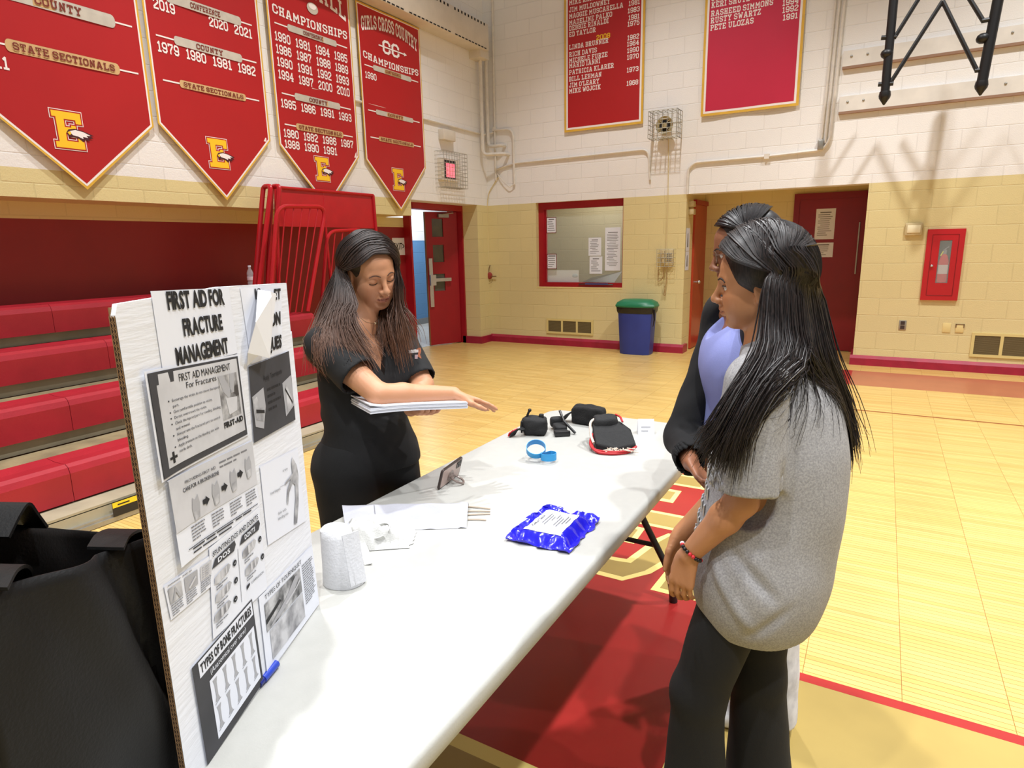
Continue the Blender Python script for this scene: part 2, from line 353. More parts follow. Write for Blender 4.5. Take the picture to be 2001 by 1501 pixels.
lb.build('center_lettering', [MF_cream, MF_yel], floor, 'yellow block letters with cream outlines in the red lane')
# ---------------------------------------------------------------- back wall with window and alcove
WX0, WX1, WZ0, WZ1 = -4.60, -3.215, .885, 2.135
AX0, AX1, AYB = -2.335, -.225, 9.72
b = B(); T = .25
b.bx((XL-.3, YB, BD), (7, YB+T, 7.4), 0)
for x0, x1, z0, z1 in [(XL-.3, WX0, 0, BD), (WX0, WX1, 0, WZ0), (WX1, AX0, 0, BD), (AX1, 7, 0, BD)]: b.bx((x0, YB, z0), (x1, YB+T, z1), 1)
wall_back = struct(b.build('wall_back', [M_white, M_tan]))
b = B(); b.bx((AX0-.15, AYB, 0), (AX1+.3, AYB+.1, 2.5), 0); b.bx((AX0-.15, YB+T, 2.30), (AX1+.3, AYB, 2.5), 0)
b.bx((AX0-.15, YB+T, 0), (AX0, AYB, 2.3), 1); b.bx((AX1, YB+T, 0), (AX1+.3, AYB, 2.3), 1)
struct(b.build('wall_alcove', [M_tan, M_tan_l]))
b = B()
for x0, x1 in [(XL, AX0+.03), (AX1-.03, 7)]:
    b.prism([(YB-.035, 0), (YB-.035, .085), (YB, .12), (YB, 0)], x0, x1, 0, M=Matrix(((0, 0, 1, 0), (1, 0, 0, 0), (0, 1, 0, 0), (0, 0, 0, 1))))
b.bx((AX0, YB, 0), (AX0+.03, YB+.2, .11)); b.bx((AX1-.03, YB, 0), (AX1, YB+T+.3, .11))
struct(recalc(b.build('baseboard_back', M_base)))
# ---------------------------------------------------------------- left wall, recess and door opening
b = B()
b.bx((XL, -3, BD), (XL-.62, YB+.2, 7.4), 0)
b.bx((XL, -3, 1.93), (XL-.62, 6.80, BD), 1)
b.bx((XL, 8.39, 0), (XL-.33, YB+.2, BD), 1)
b.bx((XR, -3, 1.80), (XR-.17, 7.20, 1.93), 1)
b.bx((XR, -3, 0), (XR-.17, 7.20, 1.80), 2)
b.bx((XL-.33, 8.46, 0), (XL-.62, YB+.2, BD), 1)
struct(b.build('wall_left', [M_white_l, M_tan_l, M_redp]))
b = B(); b.bx((XL-.33, 8.39, 0), (XL, 8.36, .11)); b.bx((XL, 8.36, 0), (XL+.03, YB, .11)); struct(b.build('baseboard_left', M_base))
# corridor behind the left door
MC_w = block_mat('corridor white', (222, 226, 232), 'y'); MC_b = block_mat('corridor blue', (88, 134, 182), 'y')
b = B(); zc = PX(826, 470, -8.0).z
b.bx((-8.0, 5.5, zc), (-8.2, 14, 3.2), 0); b.bx((-8.0, 5.5, .12), (-8.2, 14, zc), 1); b.bx((-7.98, 5.5, 0), (-8.2, 14, .12), 2)
b.bx((-8.2, 5.5, 2.9), (-6.1, 14, 3.0), 0); b.bx((-8.2, 13.8, 0), (-6.1, 14, 3), 0); b.bx((-8.2, 5.4, 0), (-6.1, 5.5, 3), 0)
struct(b.build('wall_corridor', [MC_w, MC_b, mat('grey cove base', (120, 124, 128), .5)]))
b = B(); b.bx((-8, 5.5, 0), (-6.07, 13.8, .004)); b.build('corridor_tile', mat('pale corridor tile', (190, 190, 186), .35, .15, 6), floor, 'pale grey corridor tile beyond the left door')
l = bpy.data.lights.new('corridor_lamp', 'AREA'); l.energy = 60; l.size = 1.0; l.color = (.95, .97, 1)
o = bpy.data.objects.new('corridor_lamp', l); COL.objects.link(o); o.location = (-7.1, 9.6, 2.85)
# ---------------------------------------------------------------- door_1: red door standing open at the left
d1 = struct(bpy.data.objects.new('door_1', None)); COL.objects.link(d1); d1.location = (-5.82, 8.38, 0)
b = B(); b.bx((-5.72, 7.17, 2.05), (-5.88, 8.46, 2.134)); b.bx((-5.72, 8.36, 0), (-5.88, 8.46, 2.05)); b.bx((-5.78, 7.20, 0), (-5.90, 7.165, 2.05)); b.build('door_frame', M_frame, d1)
hv = Vector((-5.83, 8.36, .012)); fv = Vector((-6.06, 7.86, .012)); u = (fv-hv); LW = u.length
Md = frame(hv, u, (0, 0, 1))   # x towards the free edge, y up, z = normal
if (Md.to_3x3() @ Vector((0, 0, 1))).x < 0: pass
nz_ = -1 if (Md.to_3x3() @ Vector((0, 0, 1))).dot(CAM-hv) < 0 else 1
b = B()
wz = [(1.66, 1.93), (1.28, 1.54), (.84, 1.10)]
wx0, wx1 = LW*.45, LW*.80
zs = [0]; 
for a, c in sorted(wz): zs += [a, c]
zs.append(2.03)
for i in range(0, len(zs)-1):
    if i % 2 == 0: b.bx((0, zs[i], -.022), (LW, zs[i+1], .022), 0, Md)
    else:
        b.bx((0, zs[i], -.022), (wx0, zs[i+1], .022), 0, Md); b.bx((wx1, zs[i], -.022), (LW, zs[i+1], .022), 0, Md)
leaf = b.build('door_leaf', M_frame, d1)
b = B()
for a, c in wz: b.bx((wx0, a, -.004), (wx1, c, .004), 0, Md)
b.build('door_window', mat('wired dark glass', (92, 90, 78), .12, .2, 8), d1)
b = B(); s_ = nz_
b.bx((LW*.30, .985, s_*.03), (LW*.93, 1.035, s_*.075), 0, Md); b.bx((LW*.86, .60, s_*.022), (LW*.97, 1.34, s_*.05), 0, Md)
b.bx((LW*.80, .93, s_*.05), (LW*.97, 1.09, s_*.085), 0, Md); b.build('push_bar', M_chrome, d1)
b = B(); b.bx((LW*.30, 1.945, s_*.022), (LW*.62, 1.995, s_*.07), 0, Md); b.tube([Md @ Vector((LW*.5, 1.99, s_*.07)), Md @ Vector((LW*.25, 2.01, s_*.16)), (-5.80, 8.2, 2.07)], .008, 6); b.build('door_closer', M_metal, d1)
b = B(); b.bx((LW-.002, 0, -.023), (LW+.004, 2.03, .023), 0, Md); b.build('door_edge', mat('worn wood door edge', (150, 100, 50), .6), d1, 'worn wooden edge of the door')
# ---------------------------------------------------------------- window_1: office window
w1 = struct(bpy.data.objects.new('window_1', None)); COL.objects.link(w1); w1.location = (-3.9, YB+.1, WZ0)
b = B(); fy0, fy1 = YB+.085, YB+.15; fw_ = .075
ring(b, WX0, WX1, WZ0, WZ1, .10, .03, .1, .07, fy0, fy1)
b.bx((WX0+.10, fy0+.02, WZ0+.07), (WX0+.118, fy1, WZ1-.1)); b.bx((WX1-.045, fy0+.02, WZ0+.07), (WX1-.03, fy1, WZ1-.1))
b.build('window_frame', M_frame, w1)
b = B(); b.bx((WX0+.1, fy0+.035, WZ0+.06), (WX1-.03, fy0+.041, WZ1-.09)); b.build('window_pane', M_glass, w1)
b = B(); b.bx((WX0, YB-.004, WZ0-.012), (WX1, fy0, WZ0+.002)); b.build('window_sill', mat('pale sill paint', (226, 206, 140), .5), w1)
# the office behind it
b = B(); ow = (196, 186, 150)
MO = block_mat('office wall', (190, 182, 150), 'x')
b.bx((-5.9, 10.1, 0), (AX0-.2, 10.3, 3.0), 0); b.bx((-5.9, YB+T, 0), (-5.75, 10.1, 3), 0); b.bx((AX0-.35, YB+T, 0), (AX0-.16, 10.1, 3), 0); b.bx((-5.9, YB+T, 2.75), (AX0-.2, 10.2, 2.9), 0)
struct(b.build('wall_office', MO))
l = bpy.data.lights.new('office_lamp', 'AREA'); l.energy = 16; l.size = .8; l.color = (1, .95, .86)
o = bpy.data.objects.new('office_lamp', l); COL.objects.link(o); o.location = (-3.9, 9.55, 2.7)
# ---------------------------------------------------------------- doors in the alcove
d2 = struct(bpy.data.objects.new('door_2', None)); COL.objects.link(d2); d2.location = (-.7, AYB, 0)
xa, xb = PY(1545, 500, AYB-.03).x, AX1-.02
ztop = PY(1620, 376, AYB-.03).z
b = B(); b.bx((xa, AYB-.05, 0), (xa+.07, AYB, ztop-.08)); b.bx((xb-.06, AYB-.05, 0), (xb, AYB, ztop-.08)); b.bx((xa, AYB-.05, ztop-.08), (xb, AYB, ztop)); b.build('door_frame', mat('dark red frame', (128, 12, 22), .4), d2)
b = B(); b.bx((xa+.07, AYB-.035, .01), (xb-.06, AYB-.005, ztop-.08)); b.build('door_leaf', mat('dark red door paint', (136, 14, 26), .42, .1, 4), d2)
b = B(); b.bx((xb-.078, AYB-.062, 1.05), (xb-.064, AYB-.035, 1.72)); b.build('door_edge_guard', M_metal, d2)
b = B(); b.bx((AX0, AYB-.02, 0), (xa, AYB, .11)); struct(b.build('baseboard_alcove', M_base))
d3 = struct(bpy.data.objects.new('door_3', None)); COL.objects.link(d3); d3.location = (AX0, 9.1, 0)
ya, yb = PX(1351, 520, AX0).y, PX(1384, 520, AX0).y
b = B(); b.bx((AX0, ya, .01), (AX0+.03, yb-.03, 2.02)); b.build('door_leaf', mat('orange red door paint', (176, 62, 34), .35, .1, 4), d3)
b = B(); b.bx((AX0, yb-.03, 0), (AX0+.05, yb+.03, 2.02)); b.bx((AX0, ya-.02, 2.02), (AX0+.05, yb+.03, 2.08)); b.build('door_frame', M_frame, d3)
k = PX(1357, 551, AX0+.03); b = B(); b.tube([k, k+Vector((.05, 0, 0))], .012, 8); b.ball(k+Vector((.06, 0, 0)), .026); b.build('door_knob', M_chrome, d3)
# ================================================================== bleachers
M_seat = mat('red moulded seat', (168, 30, 44), .42, .14, 5, .08, 90)
M_deck = mat('worn bleacher deck', (150, 132, 98), .7, .35, 6, .2, 60, stretch=(1, 1, 1))
M_skirt = mat('tan grey skirt', (168, 158, 132), .6, .2, 5)
M_gap = mat('dark understructure', (14, 12, 12), .8)  # near black puts the shade of gaps and openings into the colour
BY0, BY1 = -1.2, 4.55
bl = thing('bleachers', 'red tiered bleachers with plastic seat sections and tan decks along the left wall', 'bleachers', (-4.6, 2.0, 0))
ROWX = [-3.90, -4.45, -4.97, -5.48]; ROWZ = [.345, .615, .885, 1.145]; SEAM = [1.67, 1.97, 1.76, 2.42]; SECT = .76
b = B()
for i in range(4):
    xf, zt = ROWX[i], ROWZ[i]
    xb = ROWX[i+1]-.02 if i < 3 else XR+.03
    b.bx((xf-.22, BY0, zt-.045), (xb, BY1, zt-.03), 0)
    if i < 3: b.bx((ROWX[i+1]-.05, BY0, zt-.03), (ROWX[i+1]-.07, BY1, ROWZ[i+1]-.2), 1)
b.build('deck', [M_deck, M_skirt], bl)
for i in range(4):
    xf, zt = ROWX[i], ROWZ[i]; y = SEAM[i]-SECT*math.ceil((SEAM[i]-BY0)/SECT)
    while y < BY1-.1:
        y1 = min(y+SECT, BY1)
        if y1 > .2:
            b = B()
            prof = [(xf, zt-.215), (xf+.004, zt-.05), (xf-.008, zt-.016), (xf-.035, zt), (xf-.14, zt-.006), (xf-.25, zt+.004), (xf-.25, zt-.05), (xf-.05, zt-.06), (xf-.05, zt-.215)]
            b.prism(prof, y+.0015, y1-.0015, 0, Matrix(((1, 0, 0, 0), (0, 0, 1, 0), (0, 1, 0, 0), (0, 0, 0, 1))), False)
            recalc(b.build('seat', M_seat, bl))
        y = y1
b = B(); b.bx((-3.93, BY0, .03), (-3.96, BY1, .13)); b.build('gap_shade', M_gap, bl)  # near black board stands in for shade in the gap below the first row
b = B(); b.bx((-3.74, BY0, .012), (-3.78, BY1, .105)); b.bx((-3.74, BY0, .10), (-3.93, BY1, .118)); b.build('skirt_board', M_skirt, bl)
b = B(); b.bx((-3.70, BY0, .004), (-3.74, BY1, .03)); b.bx((-3.712, BY0, .03), (-3.74, BY1, .045)); b.build('floor_rail', M_metal, bl, 'aluminium floor rail')
b = B(); b.bx((-3.96, BY1-.03, 0), (-5.85, BY1, .33)); b.bx((-4.5, BY1-.03, .3), (-5.85, BY1, .6)); b.bx((-5.0, BY1-.03, .6), (-5.85, BY1, .87)); b.bx((-5.5, BY1-.03, .87), (-5.85, BY1, 1.1)); b.build('end_panel', M_skirt, bl)
b = B(); b.bx((-5.06, 4.0, .62), (-5.2, 4.5, .70)); b.build('bracket', M_gap, bl)  # black block drawn for a dark gap, its shade put into the colour
# caution strip with a small round emblem on the front rail
M_cy = mat('yellow label', (240, 205, 40), .45); M_ck = mat('black label', (36, 32, 30), .5)
ys0, ys1 = 1.765, 2.02
M_lbl = frame((-3.699, ys0, .032), (0, 1, 0), (0, 0, 1)); Lw = ys1+.12-ys0
b = B(); b.bx((0, 0, 0), (Lw, .085, .002), 1, M_lbl); b.bx((.002, .052, .002), (Lw*.38, .083, .003), 0, M_lbl); b.bx((Lw*.62, .052, .002), (Lw, .083, .003), 0, M_lbl)
b.bx((Lw*.39, .0, .002), (Lw*.60, .085, .003), 2, M_lbl)
b.prism([(Lw*.44, .05), (Lw*.49, .072), (Lw*.57, .06), (Lw*.585, .035), (Lw*.52, .042), (Lw*.46, .02)], .003, .004, 1, M_lbl)
b.bx((.03, .062, .003), (Lw*.26, .070, .0035), 1, M_lbl); b.bx((Lw*.68, .062, .003), (Lw*.9, .070, .0035), 1, M_lbl)
b.build('warning_strip', [M_cy, M_ck, M_paper], bl, 'yellow and black caution strip with a white emblem')
# ------------------------------------------------------------------ red guard rails folded at the end
M_rail = mat('red rail enamel', (186, 20, 32), .35, .1, 7)
X1, X2, X3 = -5.05, -5.22, -5.36
def rail(name, label, X, c, r=.019, bars=0, hi=None):
    t = thing(name, label, 'guard rail', (X, c[0][0], 0), 'red guard rails at the bleacher end')
    b = B(); b.tube(bend([(X, p[0], p[1]) for p in c], .13), r, 8); b.build('rail_frame', M_rail, t)
    for k in range(bars):
        f = (k+1)/(bars+1); a = Vector((X, c[1][0]+(c[2][0]-c[1][0])*f, c[1][1]+(c[2][1]-c[1][1])*f)); d = Vector((X, c[0][0]+(c[3][0]-c[0][0])*f, c[0][1]+(c[3][1]-c[0][1])*f))
        b = B(); b.tube([a, d], .007, 6); b.build('bar', M_rail, t)
    return t
def yz(x, y, X): p = PX(x, y, X); return (p.y, p.z)
zb = .90
def down(px1, px0, X, zb=zb):  # extend the line px0->px1 to the deck
    a = Vector(yz(*px0, X)); c = Vector(yz(*px1, X)); k = (zb-a.y)/(c.y-a.y); p = a+(c-a)*k; return (p.x, p.y)
rail('guard_rail', 'red tubular guard rail with rounded corner and five thin bars, leaning nearest', X1, [down((527, 610), (543, 420), X1), yz(541, 403, X1), yz(637, 404, X1), down((600, 615), (636, 440), X1)], .021, 5)
rail('guard_rail', 'lower red guard rail with thin bars beside the tall one, behind the seated deck', X2+.02, [down((632, 610), (648, 470), X2+.02, .02), yz(640, 452, X2+.02), yz(712, 448, X2+.02), down((690, 610), (712, 470), X2+.02, .02)], .018, 4)
t = thing('guard_rail', 'pair of tall red hairpin posts seen edge on at the left of the stack', 'guard rail', (X2, 4.2, 0), 'red guard rails at the bleacher end')
for dx, pA in ((0, ((528, 380), (500, 610))), (.06, ((545, 380), (528, 610)))):
    b = B(); a = yz(*pA[0], X2+dx); d = down(pA[1], pA[0], X2+dx)
    zt_ = yz(524, 363, X2)[1]
    b.tube(bend([(X2+dx, d[0], d[1]), (X2+dx, a[0], a[1]), (X2+dx, a[0]+.015, zt_), (X2+dx-.11, a[0]+.02, zt_), (X2+dx-.11, a[0]+.0, a[1]), (X2+dx-.11, d[0]+.05, d[1])], .07), .024, 8); b.build('post', M_rail, t)
b = B(); a = yz(524, 450, X2); d = down((513, 610), (524, 450), X2); b.tube([(X2-.03, a[0], a[1]), (X2-.03, d[0], d[1])], .008, 6); b.build('bar', M_rail, t)
t = thing('bleacher_barrier', 'big red barrier with a solid sheet top and a dark middle seam', 'barrier', (X3, 5.2, 0))
y0, z1_ = yz(537, 366, X3); y1, _ = yz(727, 382, X3); z0_ = yz(725, 446, X3)[1]; ym = yz(632, 400, X3)[0]
b = B(); b.bx((X3-.01, y0, z0_), (X3+.01, ym-.006, z1_)); b.bx((X3-.01, ym+.006, z0_), (X3+.01, y1, z1_)); b.build('sheet', M_rail, t)
b = B(); b.tube([(X3+.015, y0, z1_), (X3+.015, y1, z1_)], .017, 8); b.tube([(X3+.015, y1, z1_), (X3+.015, y1+.05, .35)], .02, 8); b.tube([(X3+.015, y0, z1_), (X3+.015, y0-.1, .95)], .02, 8)
b.tube([(X3+.0, ym, z1_), (X3+.0, ym+.02, .9)], .014, 8); b.build('panel_frame', M_rail, t)
# water bottle on the top row
M_clear = mat('clear plastic', (225, 228, 232), .08, alpha=.35)
def bottle(pos, label):
    t = thing('water_bottle', label, 'bottle', pos)
    M = Matrix.Translation(pos)
    b = B(); b.lathe([(.030, 0), (.033, .006), (.033, .05), (.029, .06), (.033, .07), (.033, .11), (.029, .118), (.033, .126), (.032, .145), (.024, .17), (.013, .19), (.0125, .205)], 16, 0, M); b.build('bottle_body', M_clear, t)
    b = B(); b.lathe([(.015, .203), (.0155, .218), (.014, .222)], 14, 0, M); b.build('cap', M_paper, t)
    b = B(); b.lathe([(.0335, .075), (.0335, .105)], 16, 0, M); b.build('label_wrap', mat('pale label', (226, 210, 214), .5), t)
pb = PX(490, 548, -5.62); bottle((-5.62, pb.y, ROWZ[3]-.03+.034), 'small clear water bottle standing on the top bleacher row')
# exit paper on the red recess panel
Me = frame(PX(768, 499, XR+.002), (0, 1, 0), (0, 0, 1)); e0 = PX(768, 499, XR); e1 = PX(791, 465, XR)
pw, ph = e1.y-e0.y, e1.z-e0.z
ep = thing('exit_sign_paper', 'white paper sheet reading EXIT taped to the dark red panel', 'sign', e0)
b = B(); b.bx((0, 0, 0), (pw, ph, .001), 0, Me); b.build('sheet', M_paper, ep)
b = B(); b.text('EXIT>', Me, pw*.10, ph*.33, ph*.38, 0, width=pw*.82, bold=.02, lift=.0016); b.build('lettering', M_ink, ep)
# ================================================================== banners
M_bred = mat('red banner vinyl', (178, 24, 28), .42, .05, 2); M_gold = mat('gold banner trim', (226, 178, 62), .5, .1, 10)
M_bwhite = mat('white banner print', (242, 232, 228), .6); M_bsil = mat('silver bar print', (202, 194, 180), .45, .12, 14)
M_tanbar = mat('tan bar print', (208, 170, 118), .5); M_dkred = mat('maroon print', (120, 40, 24), .6)
M_gold2 = mat('golden yellow print', (246, 196, 34), .5); M_maroon = mat('dark maroon print', (70, 10, 22), .6)
def warp_sheet(b, poly, M, z, mi, wob, step=.06):
    """polygon filled as a grid-cut sheet, bent by wob(x,y)"""
    bm = bmesh.new(); bm.faces.new([bm.verts.new((p[0], p[1], 0)) for p in poly])
    xs = [p[0] for p in poly]; ys = [p[1] for p in poly]
    for ax, lo, hi in ((0, min(xs), max(xs)), (1, min(ys), max(ys))):
        q = lo+step*1.0
        while q < hi-.005:
            no = (1, 0, 0) if ax == 0 else (0, 1, 0); pt = (q, 0, 0) if ax == 0 else (0, q, 0)
            bmesh.ops.bisect_plane(bm, geom=bm.verts[:]+bm.edges[:]+bm.faces[:], plane_co=pt, plane_no=no); q += step if ax == 0 else step*4
    for v in bm.verts: v.co.z = z+wob(v.co.x, v.co.y)
    b.bm(bm, mi, True, M)
def wob_verts(b, i0, wob):
    pass
class WB(B):
    """builder whose local z follows a bent sheet"""
    def __init__(s, wob, M, k=1.): super().__init__(); s.wob = wob; s.MM = M; s.k = k
    def bent(s, fn):
        k = B(); fn(k)
        o = len(s.v)
        for p in k.v: s.v.append(s.MM @ Vector((p.x, p.y, p.z*s.k+s.wob(p.x, p.y))))
        for f, mi, sm in zip(k.f, k.m, k.s): s.f.append([i+o for i in f]); s.m.append(mi); s.s.append(sm)
I4 = Matrix.Identity(4)
def E_logo(k, x, y, h):
    w_ = h*.78; a = h*.2
    def E(off, z, mi):
        o = off
        pts = [(-o, -o), (w_+o, -o), (w_+o, h*.30+o), (w_*.80-o, h*.30+o), (w_*.80-o, a+o), (w_*.40+o, a+o), (w_*.40+o, h*.42-o), (w_*.62-o, h*.42-o), (w_*.62-o, h*.36-o), (w_*.78+o, h*.36-o), (w_*.78+o, h*.64+o), (w_*.62-o, h*.64+o), (w_*.62-o, h*.58+o), (w_*.40+o, h*.58+o),
               (w_*.40+o, h-a-o), (w_*.80-o, h-a-o), (w_*.80-o, h*.70-o), (w_+o, h*.70-o), (w_+o, h+o), (-o, h+o), (-o, h-a*.8-o), (w_*.13-o, h-a*.8-o), (w_*.13-o, a*.8+o), (-o, a*.8+o)]
        k.poly([(x+p[0], y+p[1], z) for p in pts], mi)
    E(h*.055, .0016, 1); E(h*.035, .0020, 0); E(0, .0024, 2)
    # bird head facing left
    bx_, by_, s_ = x+w_*.42, y+h*.30, h*.62
    def pl(pts, z, mi): k.poly([(bx_+p[0]*s_, by_+p[1]*s_, z) for p in pts], mi)
    pl([(0, .22), (.10, .36), (.40, .42), (.75, .36), (1.22, .20), (1.05, .16), (1.16, .06), (.95, .06), (1.0, -.06), (.78, -.02), (.70, -.14), (.50, .0), (.28, .04), (.12, .0), (.06, .10)], .0030, 4)
    pl([(.16, .30), (.40, .37), (.74, .32), (1.05, .19), (.86, .17), (.92, .08), (.70, .10), (.70, .0), (.48, .09), (.26, .12), (.18, .20)], .0034, 1)
    pl([(.03, .21), (.12, .29), (.20, .24), (.17, .14), (.10, .12), (.07, .17)], .0036, 2)
def bar(k, x0, x1, y, wd, txt, style, h):
    h *= .84; y += .012
    c0 = (x0+x1)/2-wd/2-h*.2; c1_ = (x0+x1)/2+wd/2+h*.2
    k.bx((x0, y-.006, .001), (c0, y+.006, .0016), 1); k.bx((c1_, y-.006, .001), (x1, y+.006, .0016), 1)
    c = (x0+x1)/2; L = wd/2
    mi = 3 if style == 's' else 5
    n = 6; pts = [(c-L+h*.25*(1-math.cos(a))-h*.25, y+h/2*math.sin(a)) for a in [math.pi/2+math.pi*i/n for i in range(n+1)]]
    pts = [(c-L+h*.3*math.cos(a), y+h/2*math.sin(a)) for a in [math.pi/2+math.pi*i/n for i in range(n+1)]]+[(c+L+h*.3*math.cos(a), y+h/2*math.sin(a)) for a in [-math.pi/2+math.pi*i/n for i in range(n+1)]]
    k.poly([(p[0], p[1], .002) for p in pts], mi)
    tw = wd*.95 if style == 't' else wd*.42
    if style == 's': k.bx((c-tw/2-.01, y-h*.42, .002), (c+tw/2+.01, y+h*.42, .0024), 5)
    k.vtext(txt, I4, c-tw/2, y-h*.30, h*.60, 6, width=tw, lift=.0045)
def years(k, rows, x0, x1, y, h, dy, mi=1):
    for r, row in enumerate(rows):
        for c, s in enumerate(row):
            if s: k.vtext(s, I4, x0+(x1-x0)*c/4, y-dy*r, h, mi, width=(x1-x0)*.185, lift=.0016)
PM = [M_bred, M_bwhite, M_gold2, M_bsil, M_maroon, M_tanbar, M_dkred]
def pennant(label, y0, y1, ztop, zs, zt, content, wamp=.012, ph=0.):
    X = XL+.035
    t = thing('championship_banner', label, 'banner', (X, y0, zt), 'pointed red championship banners on the left wall')
    W_ = y1-y0; M = frame((X, y0, 0), (0, 1, 0), (0, 0, 1))
    def wob(x, y): return .3*wamp*math.sin(x/W_*7+ph)+.03*max(0, (zs-y))
    b = WB(wob, M)
    def gold(k): warp = k
    o, i = .0, .028
    k = B(); warp_sheet(k, [(0, zs), (W_/2, zt), (W_, zs), (W_, ztop), (0, ztop)], I4, 0, 0, lambda x, y: 0)
    b.bent(lambda q: q.add(k.v, k.f, 0, True)); trim = b.build('trim', M_gold, t)
    b = WB(wob, M)
    k = B(); warp_sheet(k, [(i*.55, zs+.003), (W_/2, zt+.024), (W_-i*.55, zs+.003), (W_-i*.55, ztop-i*.6), (i*.55, ztop-i*.6)], I4, .0007, 1, lambda x, y: 0)
    b.bent(lambda q: q.add(k.v, k.f, 1, True))
    k = B(); warp_sheet(k, [(i, zs+.012), (W_/2, zt+.044), (W_-i, zs+.012), (W_-i, ztop-i), (i, ztop-i)], I4, .0013, 0, lambda x, y: 0)
    b.bent(lambda q: q.add(k.v, k.f, 0, True)); b.build('field', [M_bred, M_bwhite], t)
    b = WB(wob, M, 3.0); b.bent(lambda q: content(q, W_)); b.build('print', PM, t)
    return t
def std(c, w, z_cty, z_st, h=.07):
    pass
def c1(k, W):
    bar(k, W*.06, W*.94, 3.285, W*.62, 'COUNTY', 's', .115); bar(k, W*.06, W*.94, 2.935, W*.60, 'STATE SECTIONALS', 't', .10)
    years(k, [['2011']], W*.02, W*.9, 2.78, .085, .1)
    E_logo(k, W*.36, 2.30, .26)
def c2(k, W):
    bar(k, W*.08, W*.92, 3.60, W*.6, 'CONFERENCE', 's', .09)
    years(k, [['2019', '', '2020', '2021']], W*.08, W*.97, 3.49, .085, .1)
    bar(k, W*.07, W*.93, 3.275, W*.55, 'COUNTY', 's', .085); years(k, [['1979', '1980', '1981', '1982']], W*.07, W*.97, 3.16, .085, .1)
    bar(k, W*.08, W*.92, 2.93, W*.55, 'STATE SECTIONALS', 't', .075); E_logo(k, W*.385, 2.275, .25)
def c3(k, W):
    k.vtext('BASEBALL', I4, W*.06, 3.98, .17, 1, width=W*.88, lift=.0016, arch=.10)
    k.poly([(W*.52+.075*math.cos(a), 3.98+.055*math.sin(a), .0026) for a in [i*math.pi/9 for i in range(18)]], 3); k.poly([(W*.52+.05*math.cos(a), 4.0+.03*math.sin(a), .0032) for a in [i*math.pi/9 for i in range(18)]], 1)
    k.vtext('CHAMPIONSHIPS', I4, W*.06, 3.80, .085, 1, width=W*.88, lift=.0016, arch=-.02)
    bar(k, W*.07, W*.93, 3.70, W*.55, 'CONFERENCE', 's', .075)
    years(k, [['1980', '1981', '1984', '1985'], ['1986', '1987', '1988', '1989'], ['1990', '1991', '1992', '1993'], ['1994', '1997', '2000', '2010']], W*.06, W*.98, 3.55, .088, .117)
    bar(k, W*.08, W*.92, 3.055, W*.52, 'COUNTY', 's', .08); years(k, [['1985', '1986', '1991', '1993']], W*.06, W*.98, 2.93, .085, .11)
    bar(k, W*.08, W*.92, 2.76, W*.55, 'STATE SECTIONALS', 't', .075); years(k, [['1980', '1982', '1986', '1987'], ['1988', '1990', '1991', '']], W*.06, W*.98, 2.645, .083, .105)
    E_logo(k, W*.40, 2.255, .24)
def c4(k, W):
    k.vtext('GIRLS CROSS COUNTRY', I4, W*.06, 3.96, .15, 1, width=W*.88, lift=.0016, arch=.09)
    k.vtext('CC', I4, W*.36, 3.80, .15, 1, width=W*.26, lift=.0022); k.bx((W*.30, 3.865, .002), (W*.70, 3.88, .0026), 1)
    k.poly([(W*.70, 3.85, .002), (W*.75, 3.8725, .002), (W*.70, 3.895, .002)], 1)
    k.vtext('CHAMPIONSHIPS', I4, W*.06, 3.68, .075, 1, width=W*.88, lift=.0016, arch=-.03)
    bar(k, W*.07, W*.93, 3.59, W*.58, 'CONFERENCE', 's', .07); years(k, [['1990']], W*.07, W*.98, 3.46, .075, .1)
    bar(k, W*.08, W*.92, 3.10, W*.58, 'COUNTY', 's', .065); bar(k, W*.09, W*.92, 2.80, W*.55, 'STATE SECTIONALS', 't', .065)
    E_logo(k, W*.40, 2.235, .25)
pennant('largest red pointed banner at the left frame edge with COUNTY and STATE SECTIONALS bars', 2.17, 3.39, 4.4, 2.55, 2.005, c1, .014)
pennant('red pointed banner with 1979 to 1982 under its COUNTY bar', 3.43, 4.585, 4.4, 2.585, 1.985, c2, .012, 1)
pennant('red pointed banner covered with many rows of white years and a baseball', 4.69, 5.845, 4.4, 2.565, 1.96, c3, .012, 2.2)
pennant('red pointed banner reading GIRLS CROSS COUNTRY near the corner', 5.955, 7.11, 4.26, 2.55, 1.975, c4, .008, 3.1)
def rollcall(label, x0, x1, z0, ztop, lines, yrs, sub, h, wamp, red):
    Y = YB-.03
    t = thing('honor_roll_banner', label, 'banner', (x0, Y, z0), 'rectangular red name banners on the back wall')
    W_ = x1-x0; M = frame((x0, Y, 0), (1, 0, 0), (0, 0, 1))
    wob = lambda x, y: wamp*(.6+math.sin(x/W_*9+1)*.6)*max(0, min(1, (ztop-y)/1.2))
    for nm, mm, i, z in (('trim', M_gold, 0, 0), ('field_edge', M_bwhite, .03, .0006), ('field', red, .055, .0012)):
        b = WB(wob, M); k = B(); warp_sheet(k, [(i, z0+i), (W_-i, z0+i), (W_-i, ztop), (i, ztop)], I4, z, 0, lambda x, y: 0); b.bent(lambda q: q.add(k.v, k.f, 0, True)); b.build(nm, mm, t)
    b = WB(wob, M)
    def put(k):
        for s, z in lines: k.vtext(s, I4, .075, z, h, 0, sx=.86, lift=.002)
        for s, z in yrs: k.vtext(s, I4, W_-.075, z, h, 0, sx=.86, lift=.002, align='r')
        for s, z in sub: k.vtext(s, I4, W_*.5, z, h, 1, lift=.002, align='c')
    b.bent(put); b.build('print', [M_bwhite, M_gold2], t)
L0 = 4.735
